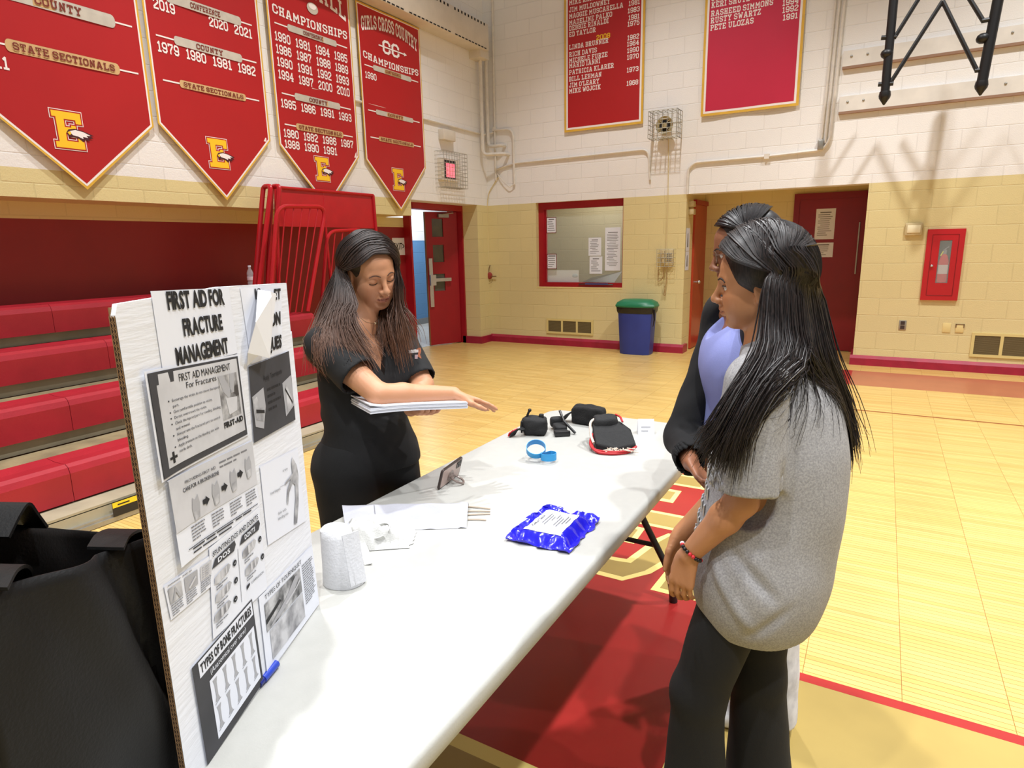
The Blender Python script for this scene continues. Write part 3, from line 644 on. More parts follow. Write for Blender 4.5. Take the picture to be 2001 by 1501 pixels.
names = ['MIKE KRITCHEN', 'JIM MULDOWNEY', 'MAGGIE MUSCARELLA', 'MADELINE PALKO', 'DEBBIE RINALDI', 'ED TAYLOR']
lines = [(s, L0-.108*i) for i, s in enumerate(names)]
n2 = ['LINDA BRUNNER', 'RICH DAVIS', 'MICHELE FURZE', 'MARIO IANNI', 'PATRICIA KLARER', 'BILL LEHMAN', 'JIM O\'LEARY', 'MIKE WOJCIK']
lines += [(s, 4.00-.0725*i*1.0) for i, s in enumerate(n2)]
lines = [(s, PY(1112, yy, YB-.03).z) for s, yy in zip(names+n2, [11, 25, 37.5, 50, 61, 73, 98, 112, 124, 134, 147, 160, 172, 183.5])]
yrs = [(s, PY(1240, yy, YB-.03).z) for s, yy in zip(['1981', '1983', '1981', '1975', '1982', '1964', '1990', '1970', '1973', '1968'], [10, 24, 38, 50, 77, 89, 102, 115, 140, 166])]
rollcall('red name banner listing LINDA BRUNNER and others, above the office window', -4.105, -2.95, 3.075, 4.95, lines, yrs, [('2008', PY(1180, 76, YB-.03).z)], .062, .004, M_bred)
lines = [(s, PY(1389, yy, YB-.03).z) for s, yy in zip(['JOHN MILLER', 'KERI SHUTZ', 'RASHEED SIMMONS', 'RUSTY SWARTZ', 'PETE ULOZAS'], [4, 17, 33.5, 47, 61])]
yrs = [(s, PY(1564, yy, YB-.03).z) for s, yy in zip(['1994', '1992', '1991'], [6, 20, 35])]
rollcall('pinkish red name banner with rippled cloth, left of the hoop frame', -2.185, -1.04, 3.07, 4.95, lines, yrs, [], .066, .012, mat('pinkish red banner', (196, 36, 66), .4, .05, 2))
# ================================================================== wall heater, pipes, conduits
M_heat = mat('cream enamel', (222, 212, 196), .5, .08, 6)
t = thing('wall_heater', 'long cream convector casing with slotted edges high on the left wall', 'heater', (XL, 7.2, 4.25))
b = B(); b.bx((XL, 4.7, 4.27), (XL+.24, 8.47, 4.62), bev=.01); b.build('casing', M_heat, t)
b = B()
for i in range(46):
    y = 4.74+i*.08
    if i % 12 < 11: b.bx((XL+.2405, y, 4.279), (XL+.242, y+.055, 4.294)); b.bx((XL+.2405, y, 4.58), (XL+.242, y+.03, 4.612))
b.build('slots', M_gap, t)
b = B(); b.bx((XL+.0, 8.30, 4.17), (XL+.2, 8.52, 4.275)); b.build('elbow_box', M_heat, t)
def pipe(name, label, pts, r, m=M_whitepaint, cat='pipe', br=.08, group=None, rings=()):
    t = thing(name, label, cat, pts[0], group)
    b = B(); b.tube(bend(pts, br), r, 8); b.build('tube', m, t)
    for q in rings:
        b = B(); b.box(q, (r*3.6, r*3.0, r*3.6)); b.build('coupling', m, t)
    return t
pipe('heating_pipe', 'thicker white heating pipe dropping beside the corner, left one', [(XL+.09, 8.46, 4.2), (XL+.09, 8.46, 2.86), (-5.05, 8.56, 2.86), (-5.05, YB, 2.86)], .026)
pipe('heating_pipe', 'white heating pipe dropping beside the corner, right one with upper elbow', [(XL+.09, 8.62, 4.2), (XL+.09, 8.62, 2.99), (-5.11, 8.60, 2.99), (-5.11, YB, 2.99)], .026)
for q in ((-5.05, 2.86), (-5.11, 2.99)):
    pass
yc = YB-.022
pipe('conduit', 'thin vertical conduit on the back wall near the corner', [(-5.262, yc, 5.3), (-5.275, yc, 3.2), (-5.275, yc, 2.50)], .016, rings=[(-5.275, yc, 3.245)])
pipe('conduit', 'looped conduit beside the corner with an open hooked end', [(-5.275, yc-.01, 3.23), (-4.95, yc-.01, 3.21), (-4.945, yc-.01, 2.42)], .017, br=.12)
pipe('conduit', 'long level conduit on the left wall running into the corner', [(XL+.02, 5.2, 3.19), (XL+.02, 8.62, 3.17), (-5.3, yc, 3.2)], .015)
pipe('conduit', 'level conduit below the name banner that turns down at its right end', [(-5.275, yc, 2.66), (-4.957, yc, 2.724), (-2.87, yc, 2.742), (-2.838, yc, 2.345)], .014, br=.1)
pipe('cable', 'thin cable dropping down the tan wall to the red alarm bell', [(-5.23, yc, 2.55), (-5.42, yc+.005, 2.33), (-5.455, yc+.005, 2.1), (-5.452, yc+.01, 1.22)], .007, mat('cream cable', (220, 200, 150), .5), 'cable')
pipe('cable', 'slack loop of cable hanging under the corner conduits', [(-5.25, yc, 2.6), (-5.14, yc-.02, 2.48), (-5.02, yc-.02, 2.38), (-4.95, yc-.02, 2.42)], .007, M_whitepaint, 'cable')
pipe('conduit', 'bent conduit from the triple risers across to the alcove corner', [(-.615, yc, 5.2), (-.67, yc, 2.66), (-.74, yc, 2.545), (-1.355, yc, 2.523), (-2.24, yc, 2.52), (-2.325, yc, 2.45), (-2.328, yc, 2.13)], .016, br=.1, rings=[(-1.36, yc, 2.523)])
pipe('conduit', 'second thin riser just left of the hoop frame', [(-.665, yc, 5.2), (-.72, yc, 2.62)], .012)
pipe('conduit', 'leftmost thin riser of the bundle beside the pinkish banner', [(-.705, yc, 5.2), (-.765, yc, 2.62)], .010)
t = thing('conduit_box', 'small grey conduit fitting at the foot of the riser bundle', 'fitting', (-.76, YB, 2.6)); b = B(); b.bx((-.80, YB, 2.545), (-.735, YB-.05, 2.66), bev=.012); b.build('cover', M_metal, t)
# ledger boards and hoop frame
M_board = mat('white painted plank', (232, 226, 216), .5, .12, 5); M_iron = mat('black iron pipe', (22, 20, 20), .45)
for lab, z in (('lower white plank bolted behind the hoop frame', 2.923), ('upper white plank bolted behind the hoop frame', 3.405)):
    t = thing('backing_plank', lab, 'plank', (0, YB, z), 'planks behind the hoop frame'); b = B(); b.bx((-.605, YB-.04, z), (3.2, YB, z+.185)); b.build('board', M_board, t)
    for x in (-.52, -.36, .93): b = B(); b.ball((x, YB-.04, z+.12), .014, n=8); b.build('bolt', M_metal, t)
    b = B(); b.bx((-.605, YB-.042, z-.005), (3.2, YB, z+.022)); b.build('lower_edge', mat('brown plank edge', (150, 116, 92), .6), t)
HY = 7.95
t = thing('hoop_support_frame', 'black pipe truss of a folded basketball hoop hanging at top right', 'hoop frame', (.3, HY, 3.0))
def hp(x, y): return PY(x, y, HY)
b = B(); b.tube([hp(1752, -60), hp(1729, 185)], .042, 12); b.build('pole', M_iron, t)
b = B(); b.tube([hp(1962, -60), hp(1918, 165)], .046, 12); b.build('pole', M_iron, t)
for q in ((1729, 185), (1918, 165)):
    p = hp(*q); b = B(); b.lathe([(.05, .03), (.056, -.01), (.05, -.035), (.02, -.08), (.008, -.10)], 12, 0, Matrix.Translation(p)); b.build('pole_foot', M_iron, t)
for a, c in (((1741, 160), (1842, 2)), ((1842, 2), (1910, 140)), ((1749, 72), (1800, -10)), ((1890, -10), (1922, 42))):
    b = B(); b.tube([hp(*a), hp(*c)], .020, 8); b.build('brace', M_iron, t)
for a, c in (((1716, 165), (1746, 163)), ((1722, 74), (1752, 72)), ((1905, 138), (1934, 134)), ((1918, 41), (1946, 36))):
    b = B(); b.tube([hp(*a), hp(*c)], .022, 8); b.build('clamp', M_iron, t)
for q in ((1733, 105), (1921, 75)): b = B(); b.ball(hp(*q), .06, n=10, sc=(1, 1, .8)); b.build('collar', M_iron, t)
# ================================================================== caged fittings
M_wire = mat('cage wire', (176, 172, 160), .4, metal=.5)
def cage(name, t, x0, x1, y0, y1, z0, z1, nx, nz, ny=2, r=.004, axes='xyz'):
    b = B()
    def ln(a, c): b.tube([a, c], r, 5)
    for i in range(nx+1):
        x = x0+(x1-x0)*i/nx; ln((x, y0, z0), (x, y0, z1)); ln((x, y0, z0), (x, y1, z0)); ln((x, y0, z1), (x, y1, z1))
    for i in range(nz+1):
        z = z0+(z1-z0)*i/nz; ln((x0, y0, z), (x1, y0, z)); ln((x0, y0, z), (x0, y1, z)); ln((x1, y0, z), (x1, y1, z))
    for j in range(1, ny):
        y = y0+(y1-y0)*j/ny; ln((x0, y, z0), (x0, y, z1)); ln((x1, y, z0), (x1, y, z1)); ln((x0, y, z0), (x1, y, z0)); ln((x0, y, z1), (x1, y, z1))
    return b.build(name, M_wire, t)
t = thing('speaker_horn', 'round beige horn in a wire cage on the white back wall', 'horn', (-2.62, YB, 2.98))
cage('wire_cage', t, -2.80, -2.43, YB-.26, YB-.005, 2.84, 3.17, 6, 6, 3)
M_horn = mat('beige horn enamel', (176, 160, 118), .4); Mh = frame((-2.62, YB, 3.0), (1, 0, 0), (0, 0, 1))
b = B(); b.lathe([(.05, .0), (.06, .06), (.10, .14), (.115, .15), (.11, .155), (.085, .14), (.06, .12)], 22, 0, Mh); b.build('horn_bell', M_horn, t)
b = B(); b.lathe([(.075, .128), (.07, .132)], 20, 0, Mh); b.build('horn_throat', M_gap, t)
b = B(); b.lathe([(.035, .13), (.032, .16), (.0, .165)], 16, 0, Mh); b.build('horn_driver', M_horn, t)
for a in (45, 135, 225, 315): b = B(); b.tube([Mh @ Vector((.03*math.cos(math.radians(a)), .03*math.sin(math.radians(a)), .145)), Mh @ Vector((.10*math.cos(math.radians(a)), .10*math.sin(math.radians(a)), .15))], .006, 6); b.build('horn_strut', M_horn, t)
b = B(); b.tube([(-2.60, YB-.012, 2.85), (-2.585, YB-.012, 2.1), (-2.585, YB-.012, 1.42)], .006, 6); tag(b.build('speaker_wire', mat('cream cable', (220, 200, 150), .5)), 'thin wire running from the caged horn down to the phone', 'cable')
# lit exit sign in a cage on the left wall
t = thing('exit_sign', 'lit red exit sign behind a wire cage above the left door', 'exit sign', (XL, 7.65, 2.55))
M_exit = mat('lit red exit letters', (255, 90, 110), .5, emit=1.3)
b = B(); b.bx((XL, 7.42, 2.43), (XL+.06, 7.86, 2.72)); b.build('housing', mat('cream sign housing', (226, 214, 196), .5), t)
Ms = frame((XL+.061, 7.47, 2.45), (0, 1, 0), (0, 0, 1))
b = B(); b.bx((0.02, .0, 0), (.30, .25, .002), 0, Ms); b.build('dark_face', mat('dark sign face', (40, 30, 30), .4), t)
b = B(); b.text('EXIT', Ms, .075, .04, .16, 0, width=.20, bold=.05, lift=.004); b.build('lettering', M_exit, t)
b = B(); b.bx((.065, .022, .002), (.285, .205, .003), 0, Ms); b.build('lit_panel', mat('lit pink panel', (255, 150, 160), .5, emit=.55), t)
bb = B()
def cageL(t, y0, y1, z0, z1, d, ny, nz, r=.0035):
    b = B()
    for i in range(ny+1):
        y = y0+(y1-y0)*i/ny; b.tube([(XL, y, z0), (XL+d, y, z0)], r, 5); b.tube([(XL+d, y, z0), (XL+d, y, z1), (XL, y, z1)], r, 5)
    for i in range(nz+1):
        z = z0+(z1-z0)*i/nz; b.tube([(XL, y0, z), (XL+d, y0, z), (XL+d, y1, z), (XL, y1, z)], r, 5)
    b.build('wire_cage', M_wire, t)
cageL(t, 7.36, 7.92, 2.33, 2.80, .16, 9, 9)
t = thing('emergency_light_box', 'small white box on the wall above the caged exit sign', 'box', (XL, 7.6, 3.03)); b = B(); b.bx((XL, 7.47, 2.96), (XL+.09, 7.76, 3.10), bev=.008); b.build('box_cover', M_heat, t)
# alarm bell
t = thing('alarm_bell', 'small red alarm bell with a crossbar on the tan wall', 'bell', (-5.45, YB, 1.05))
Mb = frame((-5.452, YB, 1.055), (1, 0, 0), (0, 0, 1))
b = B(); b.lathe([(.055, .0), (.055, .025), (.045, .05), (.02, .06)], 18, 0, Mb); b.build('bell_gong', mat('brownish red bell', (150, 52, 46), .45), t)
b = B(); b.tube([(-5.60, YB-.03, 1.045), (-5.31, YB-.03, 1.045)], .008, 6); b.build('crossbar', mat('brown bracket', (120, 92, 60), .5), t)
b = B(); b.tube(bend([(-5.452, YB-.03, 1.10), (-5.44, YB-.03, 1.17), (-5.425, YB-.02, 1.22)], .03), .007, 6); b.tube(arc((-5.452, YB-.03, 1.0), .07, math.pi, 2*math.pi, 10, (1, 0, 0), (0, 0, 1)), .003, 5); b.build('wire_guard', mat('brown bracket', (120, 92, 60), .5), t)
# wall phone in a cage
t = thing('caged_wall_phone', 'cream wall phone inside a small wire guard beside the alcove', 'phone', (-2.57, YB, 1.3))
M_phone = mat('cream phone plastic', (206, 186, 140), .45, .15, 20)
b = B(); b.bx((-2.66, YB, 1.20), (-2.48, YB-.05, 1.42), bev=.012); b.build('phone_body', M_phone, t)
b = B(); b.tube(bend([(-2.60, YB-.06, 1.40), (-2.60, YB-.09, 1.40), (-2.60, YB-.09, 1.23), (-2.60, YB-.06, 1.23)], .02), .018, 8); b.build('handset', M_phone, t)
b = B()
for r in range(4):
    for c in range(3): b.box((-2.555+c*.025, YB-.052, 1.36-r*.03), (.014, .008, .016))
b.build('keypad', M_grayink, t)
b = B(); xs = [-2.685, -2.63, -2.575, -2.52, -2.46]
for x in xs: b.tube([(x, YB-.11, 1.19), (x, YB-.11, 1.425)], .003, 5)
for z in (1.19, 1.25, 1.31, 1.37, 1.425): b.tube([(-2.685, YB, z), (-2.685, YB-.11, z), (-2.46, YB-.11, z), (-2.46, YB, z)], .003, 5)
b.build('wire_cage', M_wire, t)
b = B(); b.tube(bend([(-2.60, YB-.03, 1.2), (-2.62, YB-.03, 1.02), (-2.69, YB-.03, .98), (-2.68, YB-.02, 1.15)], .05), .006, 6); b.tube(bend([(-2.57, YB-.03, 1.2), (-2.56, YB-.03, 1.0), (-2.60, YB-.03, .80), (-2.575, YB-.03, .80), (-2.585, YB-.03, .93)], .05), .007, 6); b.build('cord', mat('brown phone cord', (170, 140, 92), .5), t)
# vents
def vent(name, label, x0, x1, z0, z1, n):
    t = thing(name, label, 'vent', ((x0+x1)/2, YB, z0), 'return air grilles low on the back wall')
    b = B(); f = .03; cw = (x1-x0-f*(n+1))/n
    b.bx((x0, YB-.015, z0), (x1, YB, z0+f)); b.bx((x0, YB-.015, z1-f), (x1, YB, z1))
    for i in range(n+1): x = x0+i*(cw+f); b.bx((x, YB-.015, z0+f), (x+f, YB, z1-f))
    b.build('frame', mat('tan grille frame', (216, 196, 130), .5), t)
    for i in range(n):
        x = x0+f+i*(cw+f); b = B(); b.bx((x, YB-.004, z0+f), (x+cw, YB+.001, z1-f), 0)
        for k in range(18): zz = z0+f+(z1-z0-2*f)*(k+.5)/18; b.bx((x, YB-.009, zz-.001), (x+cw, YB-.004, zz+.001), 1)
        b.build('louvre_panel', [mat('dark louvre', (112, 98, 66), .6), mat('louvre slat', (150, 136, 96), .5)], t)
vent('air_vent', 'tan three panel air grille under the office window', -4.43, -3.655, .18, .408, 3)
vent('air_vent', 'tan air grille low on the wall at the right frame edge', .935, 1.75, .178, .45, 3)
# recycling bin
M_bin = mat('blue bin plastic', (40, 58, 140), .45, .1, 5); M_lid = mat('green lid plastic', (20, 112, 74), .4)
bc = Vector((-2.895, 8.44, 0))
t = thing('recycling_bin', 'tall blue bin with a green lid and black liner beneath the phone', 'bin', bc)
def rect_loft(b, secs, mi=0, M=None, r=.25):
    n = 16; vs = []; fs = []
    for wx, wy, z in secs:
        for j in range(n):
            a = 2*math.pi*(j+.5)/n; c, s_ = math.cos(a), math.sin(a); p = 5
            k = (abs(c)**p+abs(s_)**p)**(-1/p); vs.append((wx/2*c*k, wy/2*s_*k, z))
    for i in range(len(secs)-1):
        for j in range(n): fs.append((i*n+j, i*n+(j+1) % n, (i+1)*n+(j+1) % n, (i+1)*n+j))
    fs.append(tuple(range(n-1, -1, -1))); fs.append(tuple((len(secs)-1)*n+j for j in range(n)))
    b.add(vs, fs, mi, True, M)
Mt = Matrix.Translation(bc)
b = B(); rect_loft(b, [(.42, .26, 0), (.43, .27, .02), (.50, .29, .62)], 0, Mt); b.build('bin_body', M_bin, t)
b = B(); rect_loft(b, [(.505, .295, .57), (.53, .315, .60), (.545, .33, .66), (.54, .325, .675)], 0, Mt); b.tube([bc+Vector((.27, -.1, .63)), bc+Vector((.285, -.12, .5)), bc+Vector((.27, -.13, .40))], [.02, .012, .004], 6); b.build('bin_liner', mat('black bag film', (24, 24, 24), .3, bump=.4, bscale=25), t)
b = B(); rect_loft(b, [(.555, .34, .655), (.57, .35, .675), (.52, .31, .72), (.40, .2, .755), (.1, .05, .765)], 0, Mt); b.build('bin_lid', M_lid, t)
# thermostat, extinguisher cabinet, outlets
t = thing('wall_thermostat', 'small cream boxed thermostat left of the extinguisher cabinet', 'thermostat', (.26, YB, 1.6)); b = B(); b.bx((.178, YB-.035, 1.53), (.348, YB, 1.67), bev=.012); b.build('cover', M_phone, t); b = B(); b.bx((.20, YB-.042, 1.56), (.33, YB-.034, 1.645), bev=.004); b.build('face', mat('pale cream face', (240, 228, 190), .5), t)
t = thing('fire_extinguisher_cabinet', 'red wall cabinet with a narrow window onto an extinguisher', 'cabinet', (.58, YB, .8))
ex = (.402, .756, .805, 1.594)
b = B(); b.bx((ex[0], YB-.03, ex[2]), (ex[1], YB, 1.0)); b.bx((ex[0], YB-.03, 1.47), (ex[1], YB, ex[3])); b.bx((ex[0], YB-.03, 1.0), (.528, YB, 1.47)); b.bx((.642, YB-.03, 1.0), (ex[1], YB, 1.47)); b.bx((.528, YB-.03, .93), (.642, YB, 1.0)) if False else None
M_cab = mat('bright red cabinet', (190, 22, 34), .4, .08, 4); b.build('cabinet_body', M_cab, t)
b = B(); b.bx((.528, YB-.004, 1.0), (.642, YB+.0, 1.47)); b.build('cabinet_interior', M_gap, t)
for z0, z1, x0, x1 in ((.86, .872, .46, .70), (1.53, 1.542, .46, .70)): pass
b = B(); b.tube([(.455, YB-.032, .86), (.455, YB-.032, 1.535), (.70, YB-.032, 1.535), (.70, YB-.032, .86)], .003, 4, closed=True); b.build('door_seam', mat('dark red seam', (120, 8, 18), .5), t)
b = B(); b.ball((.475, YB-.042, 1.19), .016, n=10); b.build('knob', M_chrome, t)
b = B(); b.bx((.528, YB-.028, 1.0), (.642, YB-.025, 1.47)); b.build('cabinet_window', M_glass, t)
te = thing('fire_extinguisher', 'red extinguisher with a pale label inside the wall cabinet', 'extinguisher', (.585, YB-.02, 1.0))
Mx = Matrix.Translation((.585, YB-.014, 1.0))@Matrix.Diagonal((1, .22, 1, 1))
b = B(); b.lathe([(.045, .005), (.048, .02), (.048, .24), (.03, .30), (.015, .32)], 16, 0, Mx); b.build('cylinder_body', M_cab, te)
b = B(); b.lathe([(.0485, .10), (.0485, .20)], 16, 0, Mx); b.build('label_wrap', mat('grey label', (190, 180, 178), .5), te)
b = B(); b.lathe([(.018, .32), (.02, .36), (.01, .37)], 10, 0, Mx); b.tube([(.57, YB-.015, 1.36), (.62, YB-.018, 1.40)], .006, 6); b.tube([(.57, YB-.015, 1.35), (.55, YB-.018, 1.30)], .006, 6, 1); b.build('valve', [M_grayink, mat('yellow tag', (220, 220, 60), .5)], te)
t = thing('wall_outlet', 'dark electrical outlet with a metal plate on the right tan wall', 'outlet', (.26, YB, .5)); b = B(); b.bx((.222, YB-.008, .448), (.297, YB, .56), bev=.003); b.build('plate', M_metal, t); b = B(); b.bx((.238, YB-.011, .508), (.281, YB-.007, .55)); b.bx((.238, YB-.011, .458), (.281, YB-.007, .50)); b.build('sockets', mat('brown socket', (62, 48, 44), .5), t)
t = thing('wall_plate', 'tan blank wall plate between the outlet and the open box', 'wall plate', (.69, YB, .49)); b = B(); b.bx((.652, YB-.006, .437), (.73, YB, .545), bev=.002); b.build('plate', mat('tan plate', (228, 206, 140), .5), t)
t = thing('wall_box', 'small open junction box with dark corners above the right vent', 'box', (.81, YB, .49)); b = B(); b.bx((.775, YB-.008, .443), (.852, YB, .536), bev=.002); b.build('plate', mat('tan plate', (228, 206, 140), .5), t); b = B(); b.bx((.772, YB-.012, .50), (.782, YB-.006, .54)); b.bx((.846, YB-.012, .50), (.856, YB-.006, .54)); b.bx((.772, YB-.012, .534), (.856, YB-.006, .541)); b.build('bracket', mat('brown bracket', (120, 92, 60), .5), t)
# ------------------------------------------------------------------ papers on glass, jamb and doors
def sheet(name, label, cat, M, w_, h_, rows=8, group=None, border=None, head=True, m=None, seed=1, inset=.12):
    t = thing(name, label, cat, M.translation, group); rnd = random.Random(seed)
    b = B(); b.bx((0, 0, 0), (w_, h_, .0012), 0, M); b.build('sheet', m or M_paper, t)
    b = B(); dy = h_*.8/rows
    if border is not None:
        e = w_*.06
        for q in (((0, 0), (w_, e)), ((0, h_-e), (w_, h_)), ((0, 0), (e, h_)), ((w_-e, 0), (w_, h_))): b.bx((q[0][0], q[0][1], .0012), (q[1][0], q[1][1], .0018), 1, M)
    for i in range(rows):
        y = h_*.9-dy*(i+.6); L_ = w_*(1-2*inset)*(rnd.uniform(.55, 1)); x = w_*inset if i % 3 else w_*(.5)-L_/2
        x = max(w_*inset, x); hh = dy*(.55 if (head and i == 0) else .32)
        b.bx((x, y, .0012), (x+L_, y+hh, .0016), 0, M)
    b.build('print', [M_grayink, mat('maroon print', (110, 40, 50), .6)], t)
    return t
gy = fy0+.03
def Fb(x, y, Y): p = PY(x, y, Y); return frame(p, (1, 0, 0), (0, 0, 1)), p
for (x0, y0, x1, y1, lab, bd, rw) in [(1068, 456, 1087, 424, 'white notice with a maroon border at the top left of the office window', 1, 6), (1069, 526, 1088, 496, 'white notice with a maroon border at the lower left of the office window', 1, 6)]:
    M, p = Fb(x0, y0, gy); q = PY(x1, y1, gy); sheet('window_notice', lab, 'notice', M, q.x-p.x, q.z-p.z, rw, 'notices taped in the office window', border=bd, seed=x0)
for (x0, y0, x1, y1, lab, rw, sd) in [(1150, 500, 1175, 464, 'printed sheet in the middle of the office window, upper of two', 9, 3), (1152, 535, 1177, 501, 'printed sheet with a small grey picture, lower of two in the window', 7, 4), (1182, 529, 1213, 444, 'long pale listing sheet at the right of the office window', 22, 5)]:
    M, p = Fb(x0, y0, gy); q = PY(x1, y1, gy); sheet('window_notice', lab, 'notice', M, q.x-p.x, q.z-p.z, rw, 'notices taped in the office window', seed=sd)
M, p = Fb(1070, 551, gy+.05); q = PY(1131, 528, gy+.05)
t = thing('paper_roll', 'pale sheet of paper standing on the office sill behind the glass', 'paper', p); b = B(); b.bx((0, 0, 0), (q.x-p.x, q.z-p.z, .002), 0, M); b.ball((q.x-p.x-.06, .10, .005), .035, 1, 10, M, (1.4, .8, .1)); b.build('sheet', [mat('pale blue paper', (226, 230, 228), .6), mat('pale blue print', (196, 212, 218), .6)], t)
M, p = Fb(1145, 551, gy+.25); q = PY(1212, 536, gy+.25)
t = thing('office_desk_monitor', 'dark screen lying on the office desk behind the glass', 'monitor', p); b = B(); b.add([M @ Vector(v) for v in ((0, -.02, .3), (.55, -.02, .3), (.58, .16, 0), (.1, .07, 0))], [(0, 1, 2, 3)]); b.bx((0, -.05, -.02), (.62, -.02, .02), 0, M); b.build('screen', M_blackpl, t); b = B(); b.bx((.12, -.02, .305), (.48, .0, .31), 0, M); b.build('screen_glow', mat('dim blue screen', (60, 80, 130), .3), t)
b = B(); dz = WZ0+.0; b.bx((-5.2, 9.1, dz-.03), (AX0-.4, 9.9, dz)); dk = b.build('office_desk', mat('brown desk', (120, 104, 74), .5)); tag(dk, 'brown desk in the office behind the window', 'desk')
jm = frame((AX0+.001, YB+.01, 0), (0, 1, 0), (0, 0, 1))
for lab, yp, yq, sd in (('upper of two small white cards on the alcove jamb', 490, 443, 8), ('lower of two small white cards on the alcove jamb', 527, 488, 9)):
    z0 = PX(1348, yp, AX0).z; z1 = PX(1348, yq, AX0).z
    M = frame((AX0+.004, YB+.03, z0), (0, 1, 0), (0, 0, 1))
    t = thing('jamb_card', lab, 'notice', M.translation, 'cards on the alcove jamb'); b = B(); b.bx((0, 0, 0), (.17, z1-z0-.02, .002), 0, M); b.build('sheet', M_paper, t); b = B(); b.prism([(.05, .05), (.11, .05), (.09, (z1-z0)*.75), (.06, (z1-z0)*.7)], .002, .003, 0, M); b.build('print', M_grayink, t)
for yp, lab in ((414, 'lower beige magnetic latch box beside the orange alcove door'), (399, 'upper beige magnetic latch box beside the orange alcove door')):
    p = PX(1352, yp, AX0+.03); t = thing('latch_box', lab, 'latch', p, 'latch boxes at the alcove door'); b = B(); b.box(p, (.08, .12, .075), bev=.008); b.build('housing', M_phone, t)
for (x0, y0, x1, y1, lab, sd) in [(1591, 468, 1634, 407, 'taller white notice taped on the dark red alcove door', 11), (1587, 503, 1629, 474, 'shorter white notice below it on the dark red alcove door', 12)]:
    M, p = Fb(x0, y0, AYB-.036); q = PY(x1, y1, AYB-.036); sheet('door_notice', lab, 'notice', M, q.x-p.x, q.z-p.z, 12 if sd == 11 else 6, 'notices on the alcove door', seed=sd)
# ================================================================== folding table
TX0, TX1, TY0, TY1, TZ = -1.318, -.553, .19, 2.636, .74
M_ttop = mat('white table plastic', (178, 178, 173), .42, .04, 30, .05, 260); M_leg = mat('dark grey steel tube', (34, 32, 32), .4)
tb = thing('folding_table', 'long white plastic folding table with dark steel legs', 'table', ((TX0+TX1)/2, 1.4, 0))
def rrect(x0, x1, y0, y1, r, n=6):
    out = []
    for cx, cy, a in ((x1-r, y1-r, 0), (x0+r, y1-r, 90), (x0+r, y0+r, 180), (x1-r, y0+r, 270)):
        for i in range(n+1): t = math.radians(a+90*i/n); out.append((cx+r*math.cos(t), cy+r*math.sin(t)))
    return out
b = B()
rings = []
for ins, z in ((.018, .692), (.004, .694), (0, .70), (0, .728), (.004, .736), (.012, .74)):
    rings.append([(p[0], p[1], z) for p in rrect(TX0+ins, TX1-ins, TY0+ins, TY1-ins, .075-ins*.6)])
n = len(rings[0]); vs = [p for r in rings for p in r]; fs = []
for i in range(len(rings)-1):
    for j in range(n): fs.append((i*n+j, i*n+(j+1) % n, (i+1)*n+(j+1) % n, (i+1)*n+j))
fs.append(tuple(range(n-1, -1, -1))); fs.append(tuple((len(rings)-1)*n+j for j in range(n)))
b.add(vs, fs, 0, True); tab_top = b.build('tabletop', M_ttop, tb)
b = B(); b.bx((TX0+.09, TY0+.15, .665), (TX0+.12, TY1-.12, .692)); b.bx((TX1-.12, TY0+.15, .665), (TX1-.09, TY1-.12, .692)); b.build('side_rail', M_leg, tb)
xm = (TX0+TX1)/2
for Y, s_ in ((2.45, 1), (.50, -1)):
    for sx in (-1, 1):
        b = B(); pts = [(xm+sx*.07, Y-s_*.02, .68), (xm+sx*.12, Y-s_*.01, .40), (xm+sx*.262, Y, .135), (xm+sx*.283, Y, .01)]
        b.tube(bend(pts, .07), .0145, 10); b.tube([(xm+sx*.281, Y, .05), (xm+sx*.284, Y, .001)], .0175, 10); b.build('leg', M_leg, tb)
    b = B(); b.tube([(xm-.205, Y, .243), (xm+.205, Y, .243)], .011, 8); b.build('crossbar', M_leg, tb)
    b = B(); b.tube([(xm, Y, .243), (xm, Y-s_*.55, .68)], .010, 8); b.build('brace', M_leg, tb)
# ================================================================== cardboard display board
BA, BB = Vector((-1.014, .866, TZ)), Vector((-.808, .425, TZ))   # bottom right, bottom left on the table
bu = (BA-BB).normalized(); BW = (BA-BB).length; BH = .708
MBd = frame(BB, bu, (0, 0, 1))             # x along the board, y up, z towards the viewer side
bn = (MBd.to_3x3() @ Vector((0, 0, 1))); SB = 1 if bn.dot(CAM-BB) > 0 else -1
assert SB == 1
def bd(x, y):  # where a sight line meets the board
    r = ray(x, y); t = (BB-CAM).dot(bn)/r.dot(bn); p = MBd.inverted() @ (CAM+r*t); return (p.x, p.y)
M_card = mat('white faced cardboard', (230, 232, 238), .7, .03, 6, .12, 14, stretch=(1, 1, 9)); M_kraft = mat('brown kraft card', (150, 116, 78), .85, .3, 160)
M_flute = mat('dark flute gaps', (52, 34, 20), .9)
brd = thing('display_board', 'tall white faced cardboard board with first aid sheets, standing on the table', 'board', BB)
TH = .0075
top = [(0, BH-.012), (.005, BH), (.2, BH+.004), (BW-.004, BH+.0), (BW, BH-.004)]
b = B(); b.prism([(0, 0), (BW, 0), (BW, BH-.10), (BW-.004, BH-.105), (BW-.003, BH-.004), (.24, BH+.004), (.006, BH-.002), (0, BH-.015)], -TH+.001, 0, 0, MBd); b.build('face_sheet', M_card, brd)
b = B()
for z in (-.0008, -.0042, -.0078): b.bx((-.0008, .003, z-.0009), (.0015, BH-.016, z), 0, MBd)
N = 96
